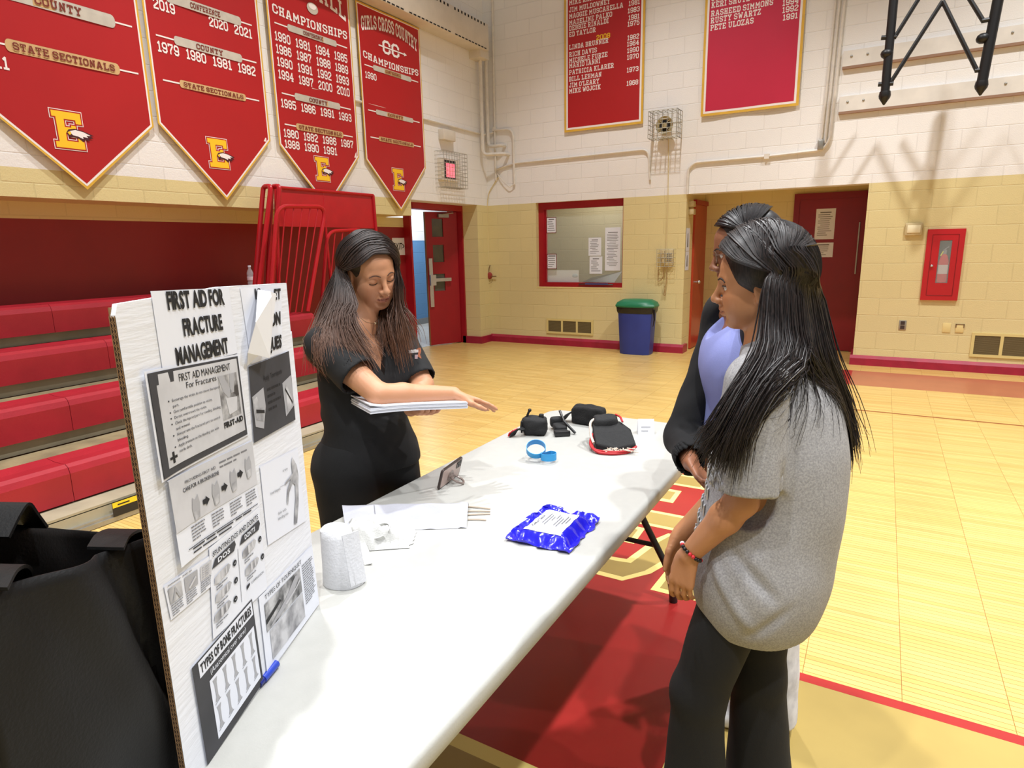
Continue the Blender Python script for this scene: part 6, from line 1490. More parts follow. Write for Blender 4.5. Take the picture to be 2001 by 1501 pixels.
def lash(hd, y, z0=-.006): return [hd.w(.10, y*(.0315+.0135*math.cos(a)), z0-.0038*math.sin(a)) for a in [math.pi*i/8 for i in range(9)]]
def drape_group(b, hd, n, A_f, A_b, via, ends, seed, layer, rr, jit=1., scal=(.092, .074, .077), nseg=18):
    """strands from a parting line (A_f..A_b in head space) over scalp directions via(a) -> world mids/ends(a)"""
    rn = random.Random(seed); ctr = np.array([-.014, 0, .034])
    def sc(d, off): d = np.array(d, float); d = d/np.linalg.norm(d); return ctr+d*(np.array(scal)+off)
    for i in range(n):
        a = rn.random(); off = .010+rn.random()*layer
        A_ = np.array(A_f)*(1-a)+np.array(A_b)*a; Ad = A_-ctr; Ad /= np.linalg.norm(Ad)
        seq = [Ad]+[np.array(q)/np.linalg.norm(q) for q in via(a)]
        pts = []
        for s0, s1 in zip(seq[:-1], seq[1:]):
            for k_ in (0, .34, .67):
                pts.append(Vector(hd.w(*sc(s0*(1-k_)+s1*k_, off+.003))))
        pts.append(Vector(hd.w(*sc(seq[-1], off+.003))))
        j = Vector((rn.gauss(0, .010), rn.gauss(0, .010), rn.gauss(0, .010)))*jit
        es = [Vector(q) for q in ends(a)]
        for k_, q in enumerate(es): pts.append(q+j*(.35+.5*k_)+Vector((0, 0, rn.uniform(-.02, .035)*(k_ == len(es)-1))))
        strand(b, pts, rr*rn.uniform(.7, 1.25), nseg)
# ================================================================== woman in black scrubs
def build_woman():
    t = thing('person', 'woman in black scrubs with long brown hair, reaching over the table and holding white papers', 'person', (-1.50, 1.52, 0), 'people around the table')
    hd = Head((-1.440, 1.570, 1.432), -.33, .29, .15, .96)
    sk = lin((196, 142, 108))
    up = np.array
    nb = up([-1.475, 1.545, 1.262]); rs, ls = up([-1.475, 1.375, 1.215]), up([-1.455, 1.705, 1.205])
    re, rw = up(P(741, 772, 1.86)), up(P(886, 770, 1.98))
    le, lw = up(P(826, 752, 2.13)), up(P(803, 800, 2.03))
    pel = up([-1.475, 1.525, .82])
    v = Vol((-1.76, 1.16, .0), (-.93, 1.92, 1.62), .0062, .0026, [[(-1.56, -1.28)], [(1.44, 1.70)], [(1.29, 1.58)]])
    # torso
    v.ell((-1.480, 1.540, 1.09), (.090, .150, .17), k=.02); v.ell((-1.47, 1.535, .95), (.085, .130, .12), k=.05); v.ell((-1.485, 1.525, .83), (.105, .155, .11), k=.05)
    v.cone(rs+up([0, .03, 0]), nb, .045, .04, .03); v.cone(ls-up([0, .03, 0]), nb, .045, .04, .03)
    for y in (-.07, .07): v.ell((-1.405, 1.54+y, 1.09), (.045, .055, .055), k=.04)
    hd.put(v, 'down', neck_to=nb)
    limb(v, rs, re, rw, .046, .034, .035, .0235); limb(v, ls, le, lw, .046, .036, .036, .0235)
    # right hand: palm down, fingers loosely fanned over the table
    hdir = up(P(985, 795, 2.06))-rw; hdir /= np.linalg.norm(hdir)
    tips = hand_vol(v, rw, hdir, (.1, .0, -1.), 1, .93, (.16, .24, .30, .26), .26, (.60, .2))
    tips2 = hand_vol(v, lw, up(P(848, 812, 1.94))-lw, (.0, .15, 1.), 1, .92, (.55, .6, .65, .7), .05, (.9, .4))
    # legs
    for y in (-.085, .085):
        limb(v, (-1.485, 1.525+y, .80), (-1.47, 1.525+y*1.05, .44), (-1.50, 1.525+y*1.1, .07), .085, .055, .055, .038, .02)
        v.cone((-1.51, 1.525+y*1.1, .045), (-1.36, 1.525+y*1.2, .03), .036, .028, .015)
    def col(V):
        c = np.tile(np.array(sk), (len(V), 1)); m_ = hd.lipmask(V)[:, None]; c = c*(1-m_*.75)+np.array(lin((166, 98, 84)))*m_*.75
        bl = hd.blush(V)[:, None]*.25; c = c*(1-bl)+np.array(lin((206, 128, 96)))*bl; return c
    body = vol_object(v, 'body', skin_mat('skin tone warm brown'), t, 1, None, None, col)
    # face details
    M_hair = hair_mat('dark brown hair', (28, 20, 18), (58, 40, 32), .48, (122, 82, 58), 1.12, 1.40)
    fdir = hd.R @ np.array([-1, 0, 0])
    surface_strip(body, [(brow(hd, -1), fdir), (brow(hd, 1), fdir)], 'eyebrows', mat('dark brow', (72, 46, 34), .7), t, .0019)
    surface_strip(body, [(lash(hd, -1, -.0075), fdir), (lash(hd, 1, -.0075), fdir)], 'eyelashes', mat('lash black', (26, 18, 16), .6), t, .0013)
    surface_strip(body, [([hd.w(.10, .022*(i-4)/4, -.0668+.0006*abs(i-4)) for i in range(9)], fdir)], 'lip_line', mat('lip line', (112, 58, 50), .6), t, .0008)
    b = B(); c = Vector(hd.w(-.002, -.081, -.037)); b.ball(c, .0042, n=10); b.build('earring', mat('silver stud', (225, 225, 230), .2, metal=.8), t)
    # scrub trousers
    M_scrub = cloth_mat('black scrub cloth', (17, 17, 18), .85, .2)
    v = Vol((-1.72, 1.24, .02), (-1.26, 1.82, .96), .0065, .0065)
    v.ell((-1.480, 1.545, .83), (.132, .192, .13), k=.03); v.ell((-1.43, 1.60, .72), (.10, .10, .12), k=.06)
    for y in (-.09, .09):
        v.cone((-1.485, 1.525+y, .80), (-1.475, 1.525+y*1.05, .44), .108, .082, .03); v.cone((-1.475, 1.525+y*1.05, .44), (-1.495, 1.525+y*1.1, .06), .082, .088, .02)
    v.plane((0, 0, .055), (0, 0, -1)); v.plane((0, 0, .93), (0, 0, 1))
    vol_object(v, 'trousers', M_scrub, t, 2, lambda V, N_: wrinkle(V, .0035, (18, 16, 22), .4))
    b = B()
    for y in (-.095, .095):
        softbox(b, (-1.43, 1.525+y*1.15, .035), (.25, .09, .07), None, 0, 5, 3)
    b.build('shoe', mat('dark shoe', (40, 40, 44), .6), t)
    # scrub top
    v = Vol((-1.74, 1.20, .74), (-1.20, 1.90, 1.34), .0048, .0048)
    v.ell((-1.480, 1.540, 1.10), (.106, .168, .185), k=.02); v.ell((-1.47, 1.535, .95), (.104, .158, .16), k=.06); v.ell((-1.480, 1.547, .82), (.136, .198, .12), k=.07); v.ell((-1.43, 1.59, .78), (.098, .098, .07), k=.06)
    for y in (-.07, .07): v.ell((-1.412, 1.54+y, 1.095), (.058, .066, .066), k=.06)
    v.cone(rs+up([0, .02, .004]), nb+up([-.01, 0, .0]), .060, .045, .03); v.cone(ls-up([0, .02, -.004]), nb+up([-.01, 0, .0]), .060, .045, .03)
    rh = rs+(re-rs)*.64; lh = ls+(le-ls)*.90
    v.cone(rs, rh, .054, .064, .03, end=True); v.cone(ls, lh, .056, .058, .03, end=True)
    v.cone(rh-(re-rs)*.12, rh+(re-rs)*.10, .055, .058, .002, 'sub'); v.cone(lh-(le-ls)*.12, lh+(le-ls)*.10, .049, .052, .002, 'sub')
    v.plane((0, 0, .785), (0, 0, -1))
    F_ = np.array([.94, -.34, 0]); S_ = np.array([.34, .94, 0])
    apx = up([-1.37, 1.515, 1.105]); c_, s_ = math.cos(math.radians(25)), math.sin(math.radians(25))
    Zv = np.array([0, 0, 1.])
    n1 = S_*c_-Zv*s_; n2 = -S_*c_-Zv*s_
    v.wedge(apx, n1, n2, -F_, .09)
    v.ell((-1.475, 1.547, 1.30), (.07, .066, .07), k=.005, op='sub')
    fl = [((-1.37, 1.40, 1.06), (-1.37, 1.66, 1.02), .006, .022), ((-1.58, 1.40, 1.0), (-1.38, 1.42, .93), .008, .022), ((-1.36, 1.47, .99), (-1.38, 1.66, .93), -.006, .018), ((-1.6, 1.40, .93), (-1.36, 1.45, .90), -.010, .014), ((-1.60, 1.42, .88), (-1.34, 1.50, .86), .007, .016), ((-1.43, 1.42, 1.10), (-1.37, 1.47, .97), -.006, .016), ((-1.35, 1.6, 1.12), (-1.37, 1.52, 1.0), .005, .016), ((-1.42, 1.41, 1.12), (-1.36, 1.55, 1.11), -.005, .013), ((-1.37, 1.40, .97), (-1.36, 1.62, .97), -.008, .012), ((-1.50, 1.36, 1.15), (-1.36, 1.37, 1.10), .004, .012)]
    ff = folds(fl)
    top = vol_object(v, 'scrub_top', M_scrub, t, 2, lambda V, N_: ff(V, N_)+wrinkle(V, .0022, (26, 24, 30), 1.1))
    # seam, size tag, badge, ribbon
    bv = BVHTree.FromPolygons([q.co for q in top.data.vertices], [p.vertices for p in top.data.polygons])
    def on(px, py):
        r = ray(px, py); h = bv.ray_cast(CAM, r.normalized(), 4); return h[0], h[1]
    for nm, q, (sx, sy), mm, ang in (('sleeve_tag', (692, 724), (.013, .015), mat('grey tag', (176, 174, 178), .5), -.2), ('name_print', (809, 688), (.040, .010), mat('white embroidery', (240, 240, 240), .7), .45), ('badge', (813, 699), (.010, .014), mat('pinkish badge', (206, 180, 186), .4), .2)):
        p, n_ = on(*q)
        if p is None: continue
        u_ = (RT*math.cos(ang)-DN*math.sin(ang)*-1*-1); u_ = (RT*math.cos(ang)-DN*math.sin(ang)); M = frame(p+n_*.004, u_-n_*u_.dot(n_), Vector((0, 0, 1)))
        b = B(); b.bx((-sx/2, -sy/2, -.002), (sx/2, sy/2, .0012), 0, M)
        b.build(nm, mm, t)
    p, n_ = on(816, 695)
    if p is not None:
        o_ = p+n_*.006
        b = B(); b.ribbon([o_+Vector((-.003, 0, .016)), o_+Vector((.004, .004, .022)), o_+Vector((.006, .004, .010)), o_+Vector((0, 0, -.008)), o_+Vector((-.002, 0, -.034))], RT, .007, .0015); b.ribbon([o_+Vector((.005, .003, .018)), o_+Vector((.003, .001, .0)), o_+Vector((.0105, .006, -.03))], RT, .006, .0015); b.build('ribbon_pin', mat('orange pink ribbon', (228, 142, 104), .5), t, 'orange awareness ribbon pin')
    # necklace
    bvb = BVHTree.FromPolygons([q.co for q in body.data.vertices], [p.vertices for p in body.data.polygons])
    def onb(px, py): r = ray(px, py); h = bvb.ray_cast(CAM, r.normalized(), 4); return h
    ch = []
    for q in ((705, 622), (715, 629), (725, 631.5), (733, 632), (741, 630), (748, 626)):
        h = onb(*q)
        if h[0] is not None: ch.append(h[0]+h[1]*.0015)
    if len(ch) > 2: b = B(); b.tube(ch, .0006, 5); b.ball(ch[len(ch)//2], .0042, n=8); b.build('necklace', mat('gold chain', (230, 210, 170), .25, metal=.7), t)
    # hair
    PUSH[:] = [bvh(top), bvh(body)]
    b = B(); rnd = random.Random(11)
    def sc(dirv, off):  # point on the scalp ellipsoid in head space
        d = np.array(dirv, float); d /= np.linalg.norm(d); r_ = np.array([.092, .074, .077])+off
        return np.array([-.014, 0, .034])+d*r_
    pf = .030   # parting, slightly to her left
    def group(side, n, ends_f, ends_b, mids_f, mids_b, phis, seed, layer=.016, rr=.0026):
        rn = random.Random(seed)
        for i in range(n):
            a = rn.random(); off = .010+rn.random()*layer
            f0 = .060-.135*a; A_ = sc((f0+.012, pf*.6+side*.006, .075), off*.8)
            ph = math.radians(phis[0]+(phis[1]-phis[0])*a)
            Bd = np.array([math.cos(ph), side*math.sin(ph), -.12]); A_d = (A_-np.array([-.014, 0, .034]))
            pts = []
            Ad = A_d/np.linalg.norm(A_d)
            for k_ in (0, .25, .5, .75, 1):
                d = Ad*(1-k_)+Bd/np.linalg.norm(Bd)*k_; q = sc(d, off+.006*math.sin(math.pi*k_)); pts.append(Vector(hd.w(*q)))
            jit = Vector((rn.gauss(0, .010), rn.gauss(0, .010), rn.gauss(0, .012)))
            md = Vector(mids_f).lerp(Vector(mids_b), a)+jit*.7; en = Vector(ends_f).lerp(Vector(ends_b), a)+jit*1.7+Vector((0, 0, rn.uniform(-.03, .05)))
            pts += [pts[-1].lerp(md, .5)+jit*.3, md, md.lerp(en, .55)+jit*.5, en]
            strand(b, pts, rr*rn.uniform(.7, 1.2), 18)
    # cap under the strands
    capv = Vol(hd.c-.14, hd.c+.14, .004, .004)
    capv.ell(hd.w(-.016, 0, .036), [x*hd.s for x in (.098, .081, .084)], hd.R, .01); capv.ell(hd.w(-.045, 0, -.02), [x*hd.s for x in (.066, .07, .075)], hd.R, .03)
    capv.ell(hd.w(.095, -.010, -.020), [x*hd.s for x in (.082, .072, .088)], hd.R, .012, 'sub'); capv.ell(hd.w(.06, 0, -.07), [x*hd.s for x in (.07, .076, .07)], hd.R, .012, 'sub')
    for y in (-1, 1): capv.ell(hd.w(.002, .08*y, -.012), [x*hd.s for x in (.022, .03, .034)], hd.R, .006, 'sub')
    # her right side (towards the camera): swept over the forehead from a parting on her left
    S3 = (.092, .074, .077); rj = lambda p, q, a: P(*p).lerp(P(*q), a)
    drape_group(b, hd, 620, (.060, .034, .080), (-.085, .02, .09), lambda a: [(.80-1.0*a, -.22-.1*a, .60), (.66-1.15*a, -.78, .20), (.14-.85*a, -1.0+.45*a*a, -.12)],
                lambda a: [rj((697, 590, 1.93), (640, 560, 2.06), a), rj((690, 620, 1.91), (625, 610, 2.05), a), rj((712, 665, 1.90), (610, 660, 2.0), a), rj((738, 706, 1.895), (604, 708, 1.97), a)], 3, .013, .0018, .9, S3, 24)
    drape_group(b, hd, 320, (.045, .030, .095), (-.06, .02, .10), lambda a: [(.55-.8*a, -.30, .75), (.40-.9*a, -.9, .25), (.02-.6*a, -1.0+.2*a, -.10)],
                lambda a: [rj((692, 590, 1.93), (652, 580, 2.0), a), rj((682, 625, 1.90), (638, 625, 1.97), a), rj((700, 670, 1.89), (628, 670, 1.92), a), rj((728, 712, 1.89), (630, 718, 1.89), a)], 5, .016, .0018, .9, S3, 24)
    # her left side, behind the face
    group(1, 460, P(803, 692, 2.06), P(700, 690, 2.14), P(780, 605, 2.07), P(690, 600, 2.16), (48, 165), 4, .016, .0019)
    group(1, 150, P(795, 690, 2.03), P(806, 660, 2.08), P(780, 600, 2.05), P(782, 600, 2.07), (46, 70), 8, .012, .0018)
    V_, F__ = capv.mesh(); b.add([tuple(q) for q in V_], [list(map(int, q)) for q in F__], 0, True)
    PUSH[:] = []
    b.build('hair', M_hair, t)
    return t, body, rw, lw, lw
woman = build_woman()
# papers held on her left hand
pc = [P(722, 800, 1.86), P(915, 783, 2.02), P(912, 790, 2.10), P(735, 803, 2.0)]
t = thing('paper_stack', 'stack of white papers held flat by the woman in scrubs', 'papers', sum(pc, Vector())/4)
A0, A1 = P(724, 813, 1.80), P(914, 795, 1.95); sdv = (A1-A0); back = Vector((-sdv.y, sdv.x, 0)).normalized()
if back.dot(FW) < 0: back = -back
def pst(u, v, z): 
    p = A0+sdv*u+back*(.20*v); return p+Vector((0, 0, z+.006*math.sin(3.1*u+1)-.010*v))
b = B()
for i, (z, sh) in enumerate(((0, 0), (.0042, .006), (.0085, -.004), (.0128, .003), (.0170, -.002))):
    n = 14; vs = []
    for zz in (0, .0034):
        for j in (0, 1):
            for k in range(n+1): u = k/n; vs.append(pst(u+sh, j+sh, z+zz+(.008*max(0, .12-u)/.12 if i == 4 else 0)))
    m_ = n+1; fs = []
    for k in range(n):
        fs += [(k, k+1, m_+k+1, m_+k)[::-1], (2*m_+k, 2*m_+k+1, 3*m_+k+1, 3*m_+k), (k, k+1, 2*m_+k+1, 2*m_+k), (m_+k, 3*m_+k, 3*m_+k+1, m_+k+1)]
    fs += [(0, 2*m_, 3*m_, m_), (n, m_+n, 3*m_+n, 2*m_+n)]
    b.add(vs, fs, 0, False)
recalc(b.build('sheets', M_paper, t))
# ================================================================== girl in the grey T-shirt
def build_grey_girl():
    t = thing('person', 'girl in a grey T-shirt and black trousers with long dark hair, seen in profile', 'person', (-.20, 1.46, 0), 'people around the table')
    up = np.array
    hd = Head((-.233, 1.468, 1.416), math.radians(189), .06, -.10, .86)
    sk = lin((178, 124, 86))
    nb = up([-.205, 1.466, 1.275]); ls, rs = up([-.200, 1.318, 1.222]), up([-.195, 1.602, 1.215])
    le, lw = up(P(1450, 978, 1.32)), up(P(1345, 1085, 1.41))
    re, rw = up([-.235, 1.575, .965]), up([-.375, 1.470, .80])
    v = Vol((-.50, 1.17, 0), (.06, 1.78, 1.60), .0062, .0026, [[(-.36, -.11)], [(1.34, 1.58)], [(1.27, 1.57)]])
    v.ell((-.190, 1.478, 1.09), (.082, .135, .17), k=.02); v.ell((-.19, 1.478, .95), (.078, .118, .12), k=.05); v.ell((-.185, 1.478, .82), (.098, .140, .11), k=.05)
    v.cone(ls+up([0, .03, 0]), nb, .042, .037, .03); v.cone(rs-up([0, .03, 0]), nb, .042, .037, .03)
    hd.put(v, 'open', neck_to=nb)
    limb(v, ls, le, lw, .040, .033, .0335, .0215); limb(v, rs, re, rw, .040, .033, .0335, .0215)
    hand_vol(v, lw, up(P(1326, 1160, 1.43))-lw, (.2, .75, -.2), 1, .86, (.45, .52, .58, .62), .02, (.40, .05))
    hand_vol(v, rw, (-.08, -.22, -.92), (.5, -.6, .0), -1, .86, (.4, .45, .5, .5), .04, (.5, .1))
    LH, LK, LA = up([-.205, 1.425, .79]), up([-.300, 1.385, .43]), up([-.285, 1.395, .075])
    RH, RK, RA = up([-.195, 1.54, .79]), up([-.185, 1.532, .43]), up([-.15, 1.552, .075])
    limb(v, LH, LK, LA, .060, .044, .044, .033, .02); limb(v, RH, RK, RA, .060, .044, .044, .033, .02)
    for A_ in (LA, RA): v.cone(A_-up([-.01, 0, .03]), A_+up([-.14, 0, -.048]), .034, .026, .015)
    def col(V):
        c = np.tile(np.array(sk), (len(V), 1)); m_ = hd.lipmask(V)[:, None]; c = c*(1-m_*.6)+np.array(lin((150, 88, 72)))*m_*.6
        bl = hd.blush(V)[:, None]*.22; return c*(1-bl)+np.array(lin((196, 118, 80)))*bl
    body = vol_object(v, 'body', skin_mat('skin tone tan'), t, 1, None, None, col)
    fdir = hd.R @ np.array([-1, 0, 0]); sdir = hd.R @ np.array([-.75, -.66, 0]); sdir2 = hd.R @ np.array([-.75, .66, 0])
    eyes(hd, t, (1, .12, -.28))
    surface_strip(body, [([hd.w(.085, y*(.010+.036*i/8), .0155+.0065*math.sin(math.pi*min(1, i/8*.9))-.004*(i/8)**2) for i in range(9)], fdir) for y in (-1, 1)], 'eyebrows', mat('black brow', (28, 20, 18), .7), t, .0022)
    b = B()
    for y in (-1, 1): b.tube([Vector(hd.w(.0688+.0142*math.cos(a), .0315*y+.0140*math.sin(a)*y, .0040-.0016*math.cos(a*1.3))) for a in [-1.2+2.5*i/10 for i in range(11)]], .0011, 5)
    b.build('eyelashes', mat('lash black', (26, 18, 16), .6), t)
    # flared trousers
    v = Vol((-.42, 1.22, .0), (.10, 1.74, .98), .0062, .0062)
    v.ell((-.195, 1.482, .83), (.112, .140, .12), k=.03)
    v.cone(LH, LK, .084, .063, .03); v.cone(LK, LA+up([-.015, 0, -.02]), .061, .084, .03); v.cone(RH, RK, .086, .063, .03); v.cone(RK, RA+up([-.015, 0, -.02]), .063, .088, .03)
    v.plane((0, 0, .035), (0, 0, -1)); v.plane((0, 0, .95), (0, 0, 1))
    vol_object(v, 'trousers', cloth_mat('black stretch cloth', (15, 15, 17), .88, .2), t, 2, lambda V, N_: wrinkle(V, .0022, (16, 14, 18), 2.))
    b = B()
    for A_ in (LA, RA): softbox(b, (A_[0]-.06, A_[1], .03), (.24, .085, .06), None, 0, 5, 3)
    b.build('shoe', mat('white shoe', (210, 210, 212), .5), t)
    # oversized T-shirt
    M_tee = cloth_mat('heather grey cotton', (166, 165, 166), .9, .22, (138, 137, 139), 260)
    v = Vol((-.46, 1.16, .50), (.12, 1.80, 1.36), .0046, .0046)
    v.ell((-.182, 1.485, 1.09), (.125, .145, .190), k=.02); v.ell((-.180, 1.487, .92), (.140, .160, .22), k=.06); v.ell((-.192, 1.485, .74), (.156, .192, .20), k=.07)
    v.ell((-.125, 1.480, .98), (.100, .11, .22), k=.05)
    v.cone(ls+up([0, .03, .006]), nb+up([.0, 0, -.005]), .056, .046, .03); v.cone(rs-up([0, .03, -.006]), nb+up([.0, 0, -.005]), .056, .046, .03)
    lh, rh = ls+(le-ls)*.88, rs+(re-rs)*.88
    v.cone(ls+up([0, .0, .0]), lh+up([0.005, .0, 0]), .062, .074, .025, end=True); v.cone(rs, rh, .062, .074, .025, end=True)
    v.cone(lh-(le-ls)*.18, lh+(le-ls)*.15, .064, .068, .002, 'sub'); v.cone(rh-(re-rs)*.18, rh+(re-rs)*.15, .064, .068, .002, 'sub')
    # curved hem
    q = v._sub((-.5, 1.1, .4), (.2, 1.9, .80)); sl, X, Y, Z = q
    hemz = .612+.75*np.maximum(0, -.27-X)+1.15*np.maximum(0, X+.12)**1.25+.0*Y-.05*np.exp(-((X+.19)/.09)**2)
    v.d[sl] = np.maximum(v.d[sl], hemz-Z)
    v.ell((-.19, 1.48, .575), (.136, .166, .085), k=.002, op='sub')
    v.ell(nb+up([-.01, 0, .045]), (.066, .062, .05), k=.006, op='sub')
    fl = [((-.12, 1.31, 1.20), (-.03, 1.34, .80), .012, .016), ((-.075, 1.33, 1.16), (-.0, 1.37, .78), -.010, .014), ((-.05, 1.36, 1.18), (.02, 1.40, .72), .009, .013), ((-.15, 1.30, 1.06), (-.07, 1.32, .84), -.016, .018), ((-.05, 1.33, .98), (-.04, 1.32, .70), .010, .014), ((-.30, 1.32, .86), (-.17, 1.29, .68), .009, .014), ((-.26, 1.31, .88), (-.10, 1.29, .74), -.010, .014), ((-.10, 1.29, .93), (-.24, 1.29, .83), -.011, .02),
          ((-.33, 1.34, .80), (-.27, 1.30, .62), .009, .012), ((.0, 1.42, 1.12), (.03, 1.46, .7), .008, .016), ((-.06, 1.32, .78), (-.20, 1.29, .64), -.009, .014), ((-.20, 1.29, .9), (-.04, 1.30, .94), .009, .016), ((-.17, 1.30, 1.24), (-.13, 1.30, 1.03), .006, .010), ((-.23, 1.265, 1.14), (-.22, 1.255, .99), .007, .012), ((-.18, 1.26, 1.12), (-.185, 1.255, 1.0), -.005, .010), ((-.28, 1.31, .95), (-.12, 1.29, .86), .008, .014), ((-.02, 1.34, .90), (-.12, 1.30, .70), .008, .015)]
    ff = folds(fl)
    tee = vol_object(v, 'tshirt', M_tee, t, 2, lambda V, N_: ff(V, N_)+wrinkle(V, .0026, (20, 18, 16), .7)*np.clip((1.25-V[:, 2])/.2, 0, 1))
    bv = BVHTree.FromPolygons([q.co for q in tee.data.vertices], [p.vertices for p in tee.data.polygons])
    # silver print on the chest seen from its edge
    rnd = random.Random(3); b = B()
    for r_ in range(7):
        for k in range(6):
            y = 1.40+.022*k+rnd.uniform(-.004, .004); z = 1.02-.040*r_
            h = bv.ray_cast(Vector((-.7, y, z)), Vector((1, 0, 0)), 1)
            if h[0] is not None: n_ = h[1]; b.bx((-.008, -.013, -.001), (.006, .012, .0022), 0, frame(h[0]+n_*.001, Vector((0, 1, 0)), Vector((0, 0, 1))))
    b.build('silver_print', mat('silver foil print', (196, 196, 198), .3, metal=.4), t, 'silver print on the shirt front')
    # bead bracelet
    ax_ = (le-lw); ax_ /= np.linalg.norm(ax_); c_ = lw+ax_*.012; e1 = np.cross(ax_, [0, 0, 1.]); e1 /= np.linalg.norm(e1); e2 = np.cross(ax_, e1); tilt = ax_*.008
    cols = [mat('red bead', (206, 46, 56), .3), mat('black bead', (24, 20, 22), .3), mat('white bead', (238, 232, 232), .25)]
    br = None
    for k in range(20):
        a = 2*math.pi*k/20; p = c_+(e1*math.cos(a)+e2*math.sin(a))*.0262+tilt*math.cos(a)
        mi = 2 if k in (6, 15) else (0 if k % 5 in (0, 1) else 1)
        b = B(); b.ball(p, .0046 if mi < 2 else .0056, n=8)
        if br is None: br = B(); br.tube([Vector(c_+(e1*math.cos(q)+e2*math.sin(q))*.0262+tilt*math.cos(q)) for q in [i*math.pi/12 for i in range(24)]], .001, 5, 0, closed=True); br = br.build('bracelet', cols[0], t, 'red and black bead bracelet')
        b.build('bead', cols[mi], br)
    # hair
    b = B(); V3 = Vector; capv2 = Vol((-.5, 1.1, .85), (.1, 1.75, 1.55), .006, .006)
    capv = Vol(hd.c-.15, hd.c+.15, .004, .004); k_ = hd.s
    capv.ell(hd.w(-.020, 0, .044), [x*k_ for x in (.103, .089, .095)], hd.R, .01); capv.ell(hd.w(-.050, 0, -.02), [x*k_ for x in (.060, .062, .085)], hd.R, .03)
    capv.ell(hd.w(.108, 0, -.022), [x*k_ for x in (.080, .09, .092)], hd.R, .012, 'sub'); capv.ell(hd.w(.055, 0, -.078), [x*k_ for x in (.072, .09, .080)], hd.R, .012, 'sub')
    S3 = (.099, .085, .093); PUSH[:] = [bvh(tee), bvh(body)]
    for pts in ([(1520, 570, 1.33, .030), (1512, 640, 1.32, .026), (1502, 700, 1.285, .020), (1470, 760, 1.25, .014), (1425, 835, 1.245, .010), (1408, 870, 1.255, .006)], [(1555, 570, 1.375, .034), (1575, 650, 1.395, .026), (1592, 710, 1.41, .018), (1622, 780, 1.43, .010), (1640, 840, 1.44, .006)], [(1535, 560, 1.345, .034), (1545, 650, 1.35, .028), (1550, 700, 1.345, .016)]):
        for q0, q1 in zip(pts[:-1], pts[1:]): capv2.cone(P(*q0[:3]), P(*q1[:3]), q0[3], q1[3], .01)
    V_, F__ = capv2.mesh(); b.add([tuple(q) for q in V_], [list(map(int, q)) for q in F__], 0, True)
    V_, F__ = capv.mesh(); b.add([tuple(q) for q in V_], [list(map(int, q)) for q in F__], 0, True)
    # swept from the hairline back over the ear; one sheet that parts into a front lock and a back fall
    def pt(x0, y0, x1, y1, t0, t1, a, p=1.6): return P(x0+(x1-x0)*a, y0+(y1-y0)*a, t0+(t1-t0)*a**p)
    def fall(a):
        e0 = pt(1494, 556, 1604, 575, 1.262, 1.400, a, 3); e1 = pt(1487, 635, 1614, 650, 1.262, 1.41, a, 2.6); e2 = pt(1478, 690, 1624, 710, 1.235, 1.415, a, 2.2)
        if a < .62:
            f = a/.62; return [e0, e1, e2, pt(1440, 765, 1502, 750, 1.205, 1.225, f), pt(1402, 840, 1450, 830, 1.21, 1.215, f), pt(1376, 882, 1432, 903, 1.235, 1.225, f)]
        f = (a-.62)/.38; return [e0, e1, e2, pt(1592, 765, 1642, 770, 1.36, 1.44, f), pt(1620, 830, 1652, 830, 1.39, 1.45, f), pt(1634, 885, 1653, 880, 1.41, 1.45, f)]
    drape_group(b, hd, 900, (.066, -.004, .085), (-.085, -.004, .10), lambda a: [(.62-1.15*a, .86, .36-.04*a), (-.10-.75*a, 1.0-.75*a, .05-.30*a*a)], fall, 21, .016, .0021, .55, S3, 26)
    drape_group(b, hd, 420, (.03, -.002, .11), (-.10, -.0, .07), lambda a: [(-.05-.65*a, .9-.3*a, .45), (-.30-.6*a, .95-.7*a, .08-.33*a*a)], lambda a: fall(.30+.7*a), 22, .020, .0021, .6, S3, 26)
    drape_group(b, hd, 300, (.05, -.002, .10), (-.04, -.0, .12), lambda a: [(.25-.4*a, .95, .40), (-.12-.2*a, 1.0, .06)], lambda a: fall(.62*a), 25, .020, .0021, .6, S3, 26)
    drape_group(b, hd, 380, (-.01, -.01, .128), (-.075, -.0, .112), lambda a: [(-.72, .60-1.1*a, .66), (-1.0, .55-.95*a, .15), (-.95, .50-.8*a, -.25)], lambda a: fall(.72+.28*min(1, a*1.4)), 27, .018, .0021, .6, S3, 26)
    # loose strands crossing the shoulder between the two falls
    drape_group(b, hd, 60, (-.02, -.0, .12), (-.06, -.0, .11), lambda a: [(-.2-.2*a, .98, .28), (-.35-.2*a, .95, .02)],
                lambda a: [P(1545+25*a, 600, 1.33), P(1545+25*a, 680, 1.31), P(1540+60*a, 735-10*a, 1.27+.05*a), P(1500+115*a, 790-6*a, 1.25+.11*a), P(1450+170*a, 840, 1.245+.13*a)], 23, .010, .0015, .8, S3, 24)
    # far side
    drape_group(b, hd, 260, (.066, -.006, .085), (-.08, -.006, .09), lambda a: [(.62-.8*a, -.85, .30), (-.1-.4*a, -1.0, -.15)],
                lambda a: [P(1470+90*a, 625, 1.50+.06*a), P(1480+110*a, 700, 1.53+.06*a), P(1460+140*a, 800, 1.55)], 24, .016, .0022, 1., S3, 18)
    # a few fly-away wisps
    rn = random.Random(9)
    for i in range(26):
        a = rn.random(); p0 = P(1630+rn.uniform(-14, 14), 790+rn.uniform(-60, 20), 1.43); strand(b, [p0, p0+V3((.02*rn.random(), .01, -.05)), p0+V3((.035*rn.random(), .015, -.10-.06*rn.random()))], .0007, 8)
    b.build('hair', hair_mat('near black hair', (20, 17, 17), (46, 36, 34), .42), t); PUSH[:] = []
    return t
grey_girl = build_grey_girl()
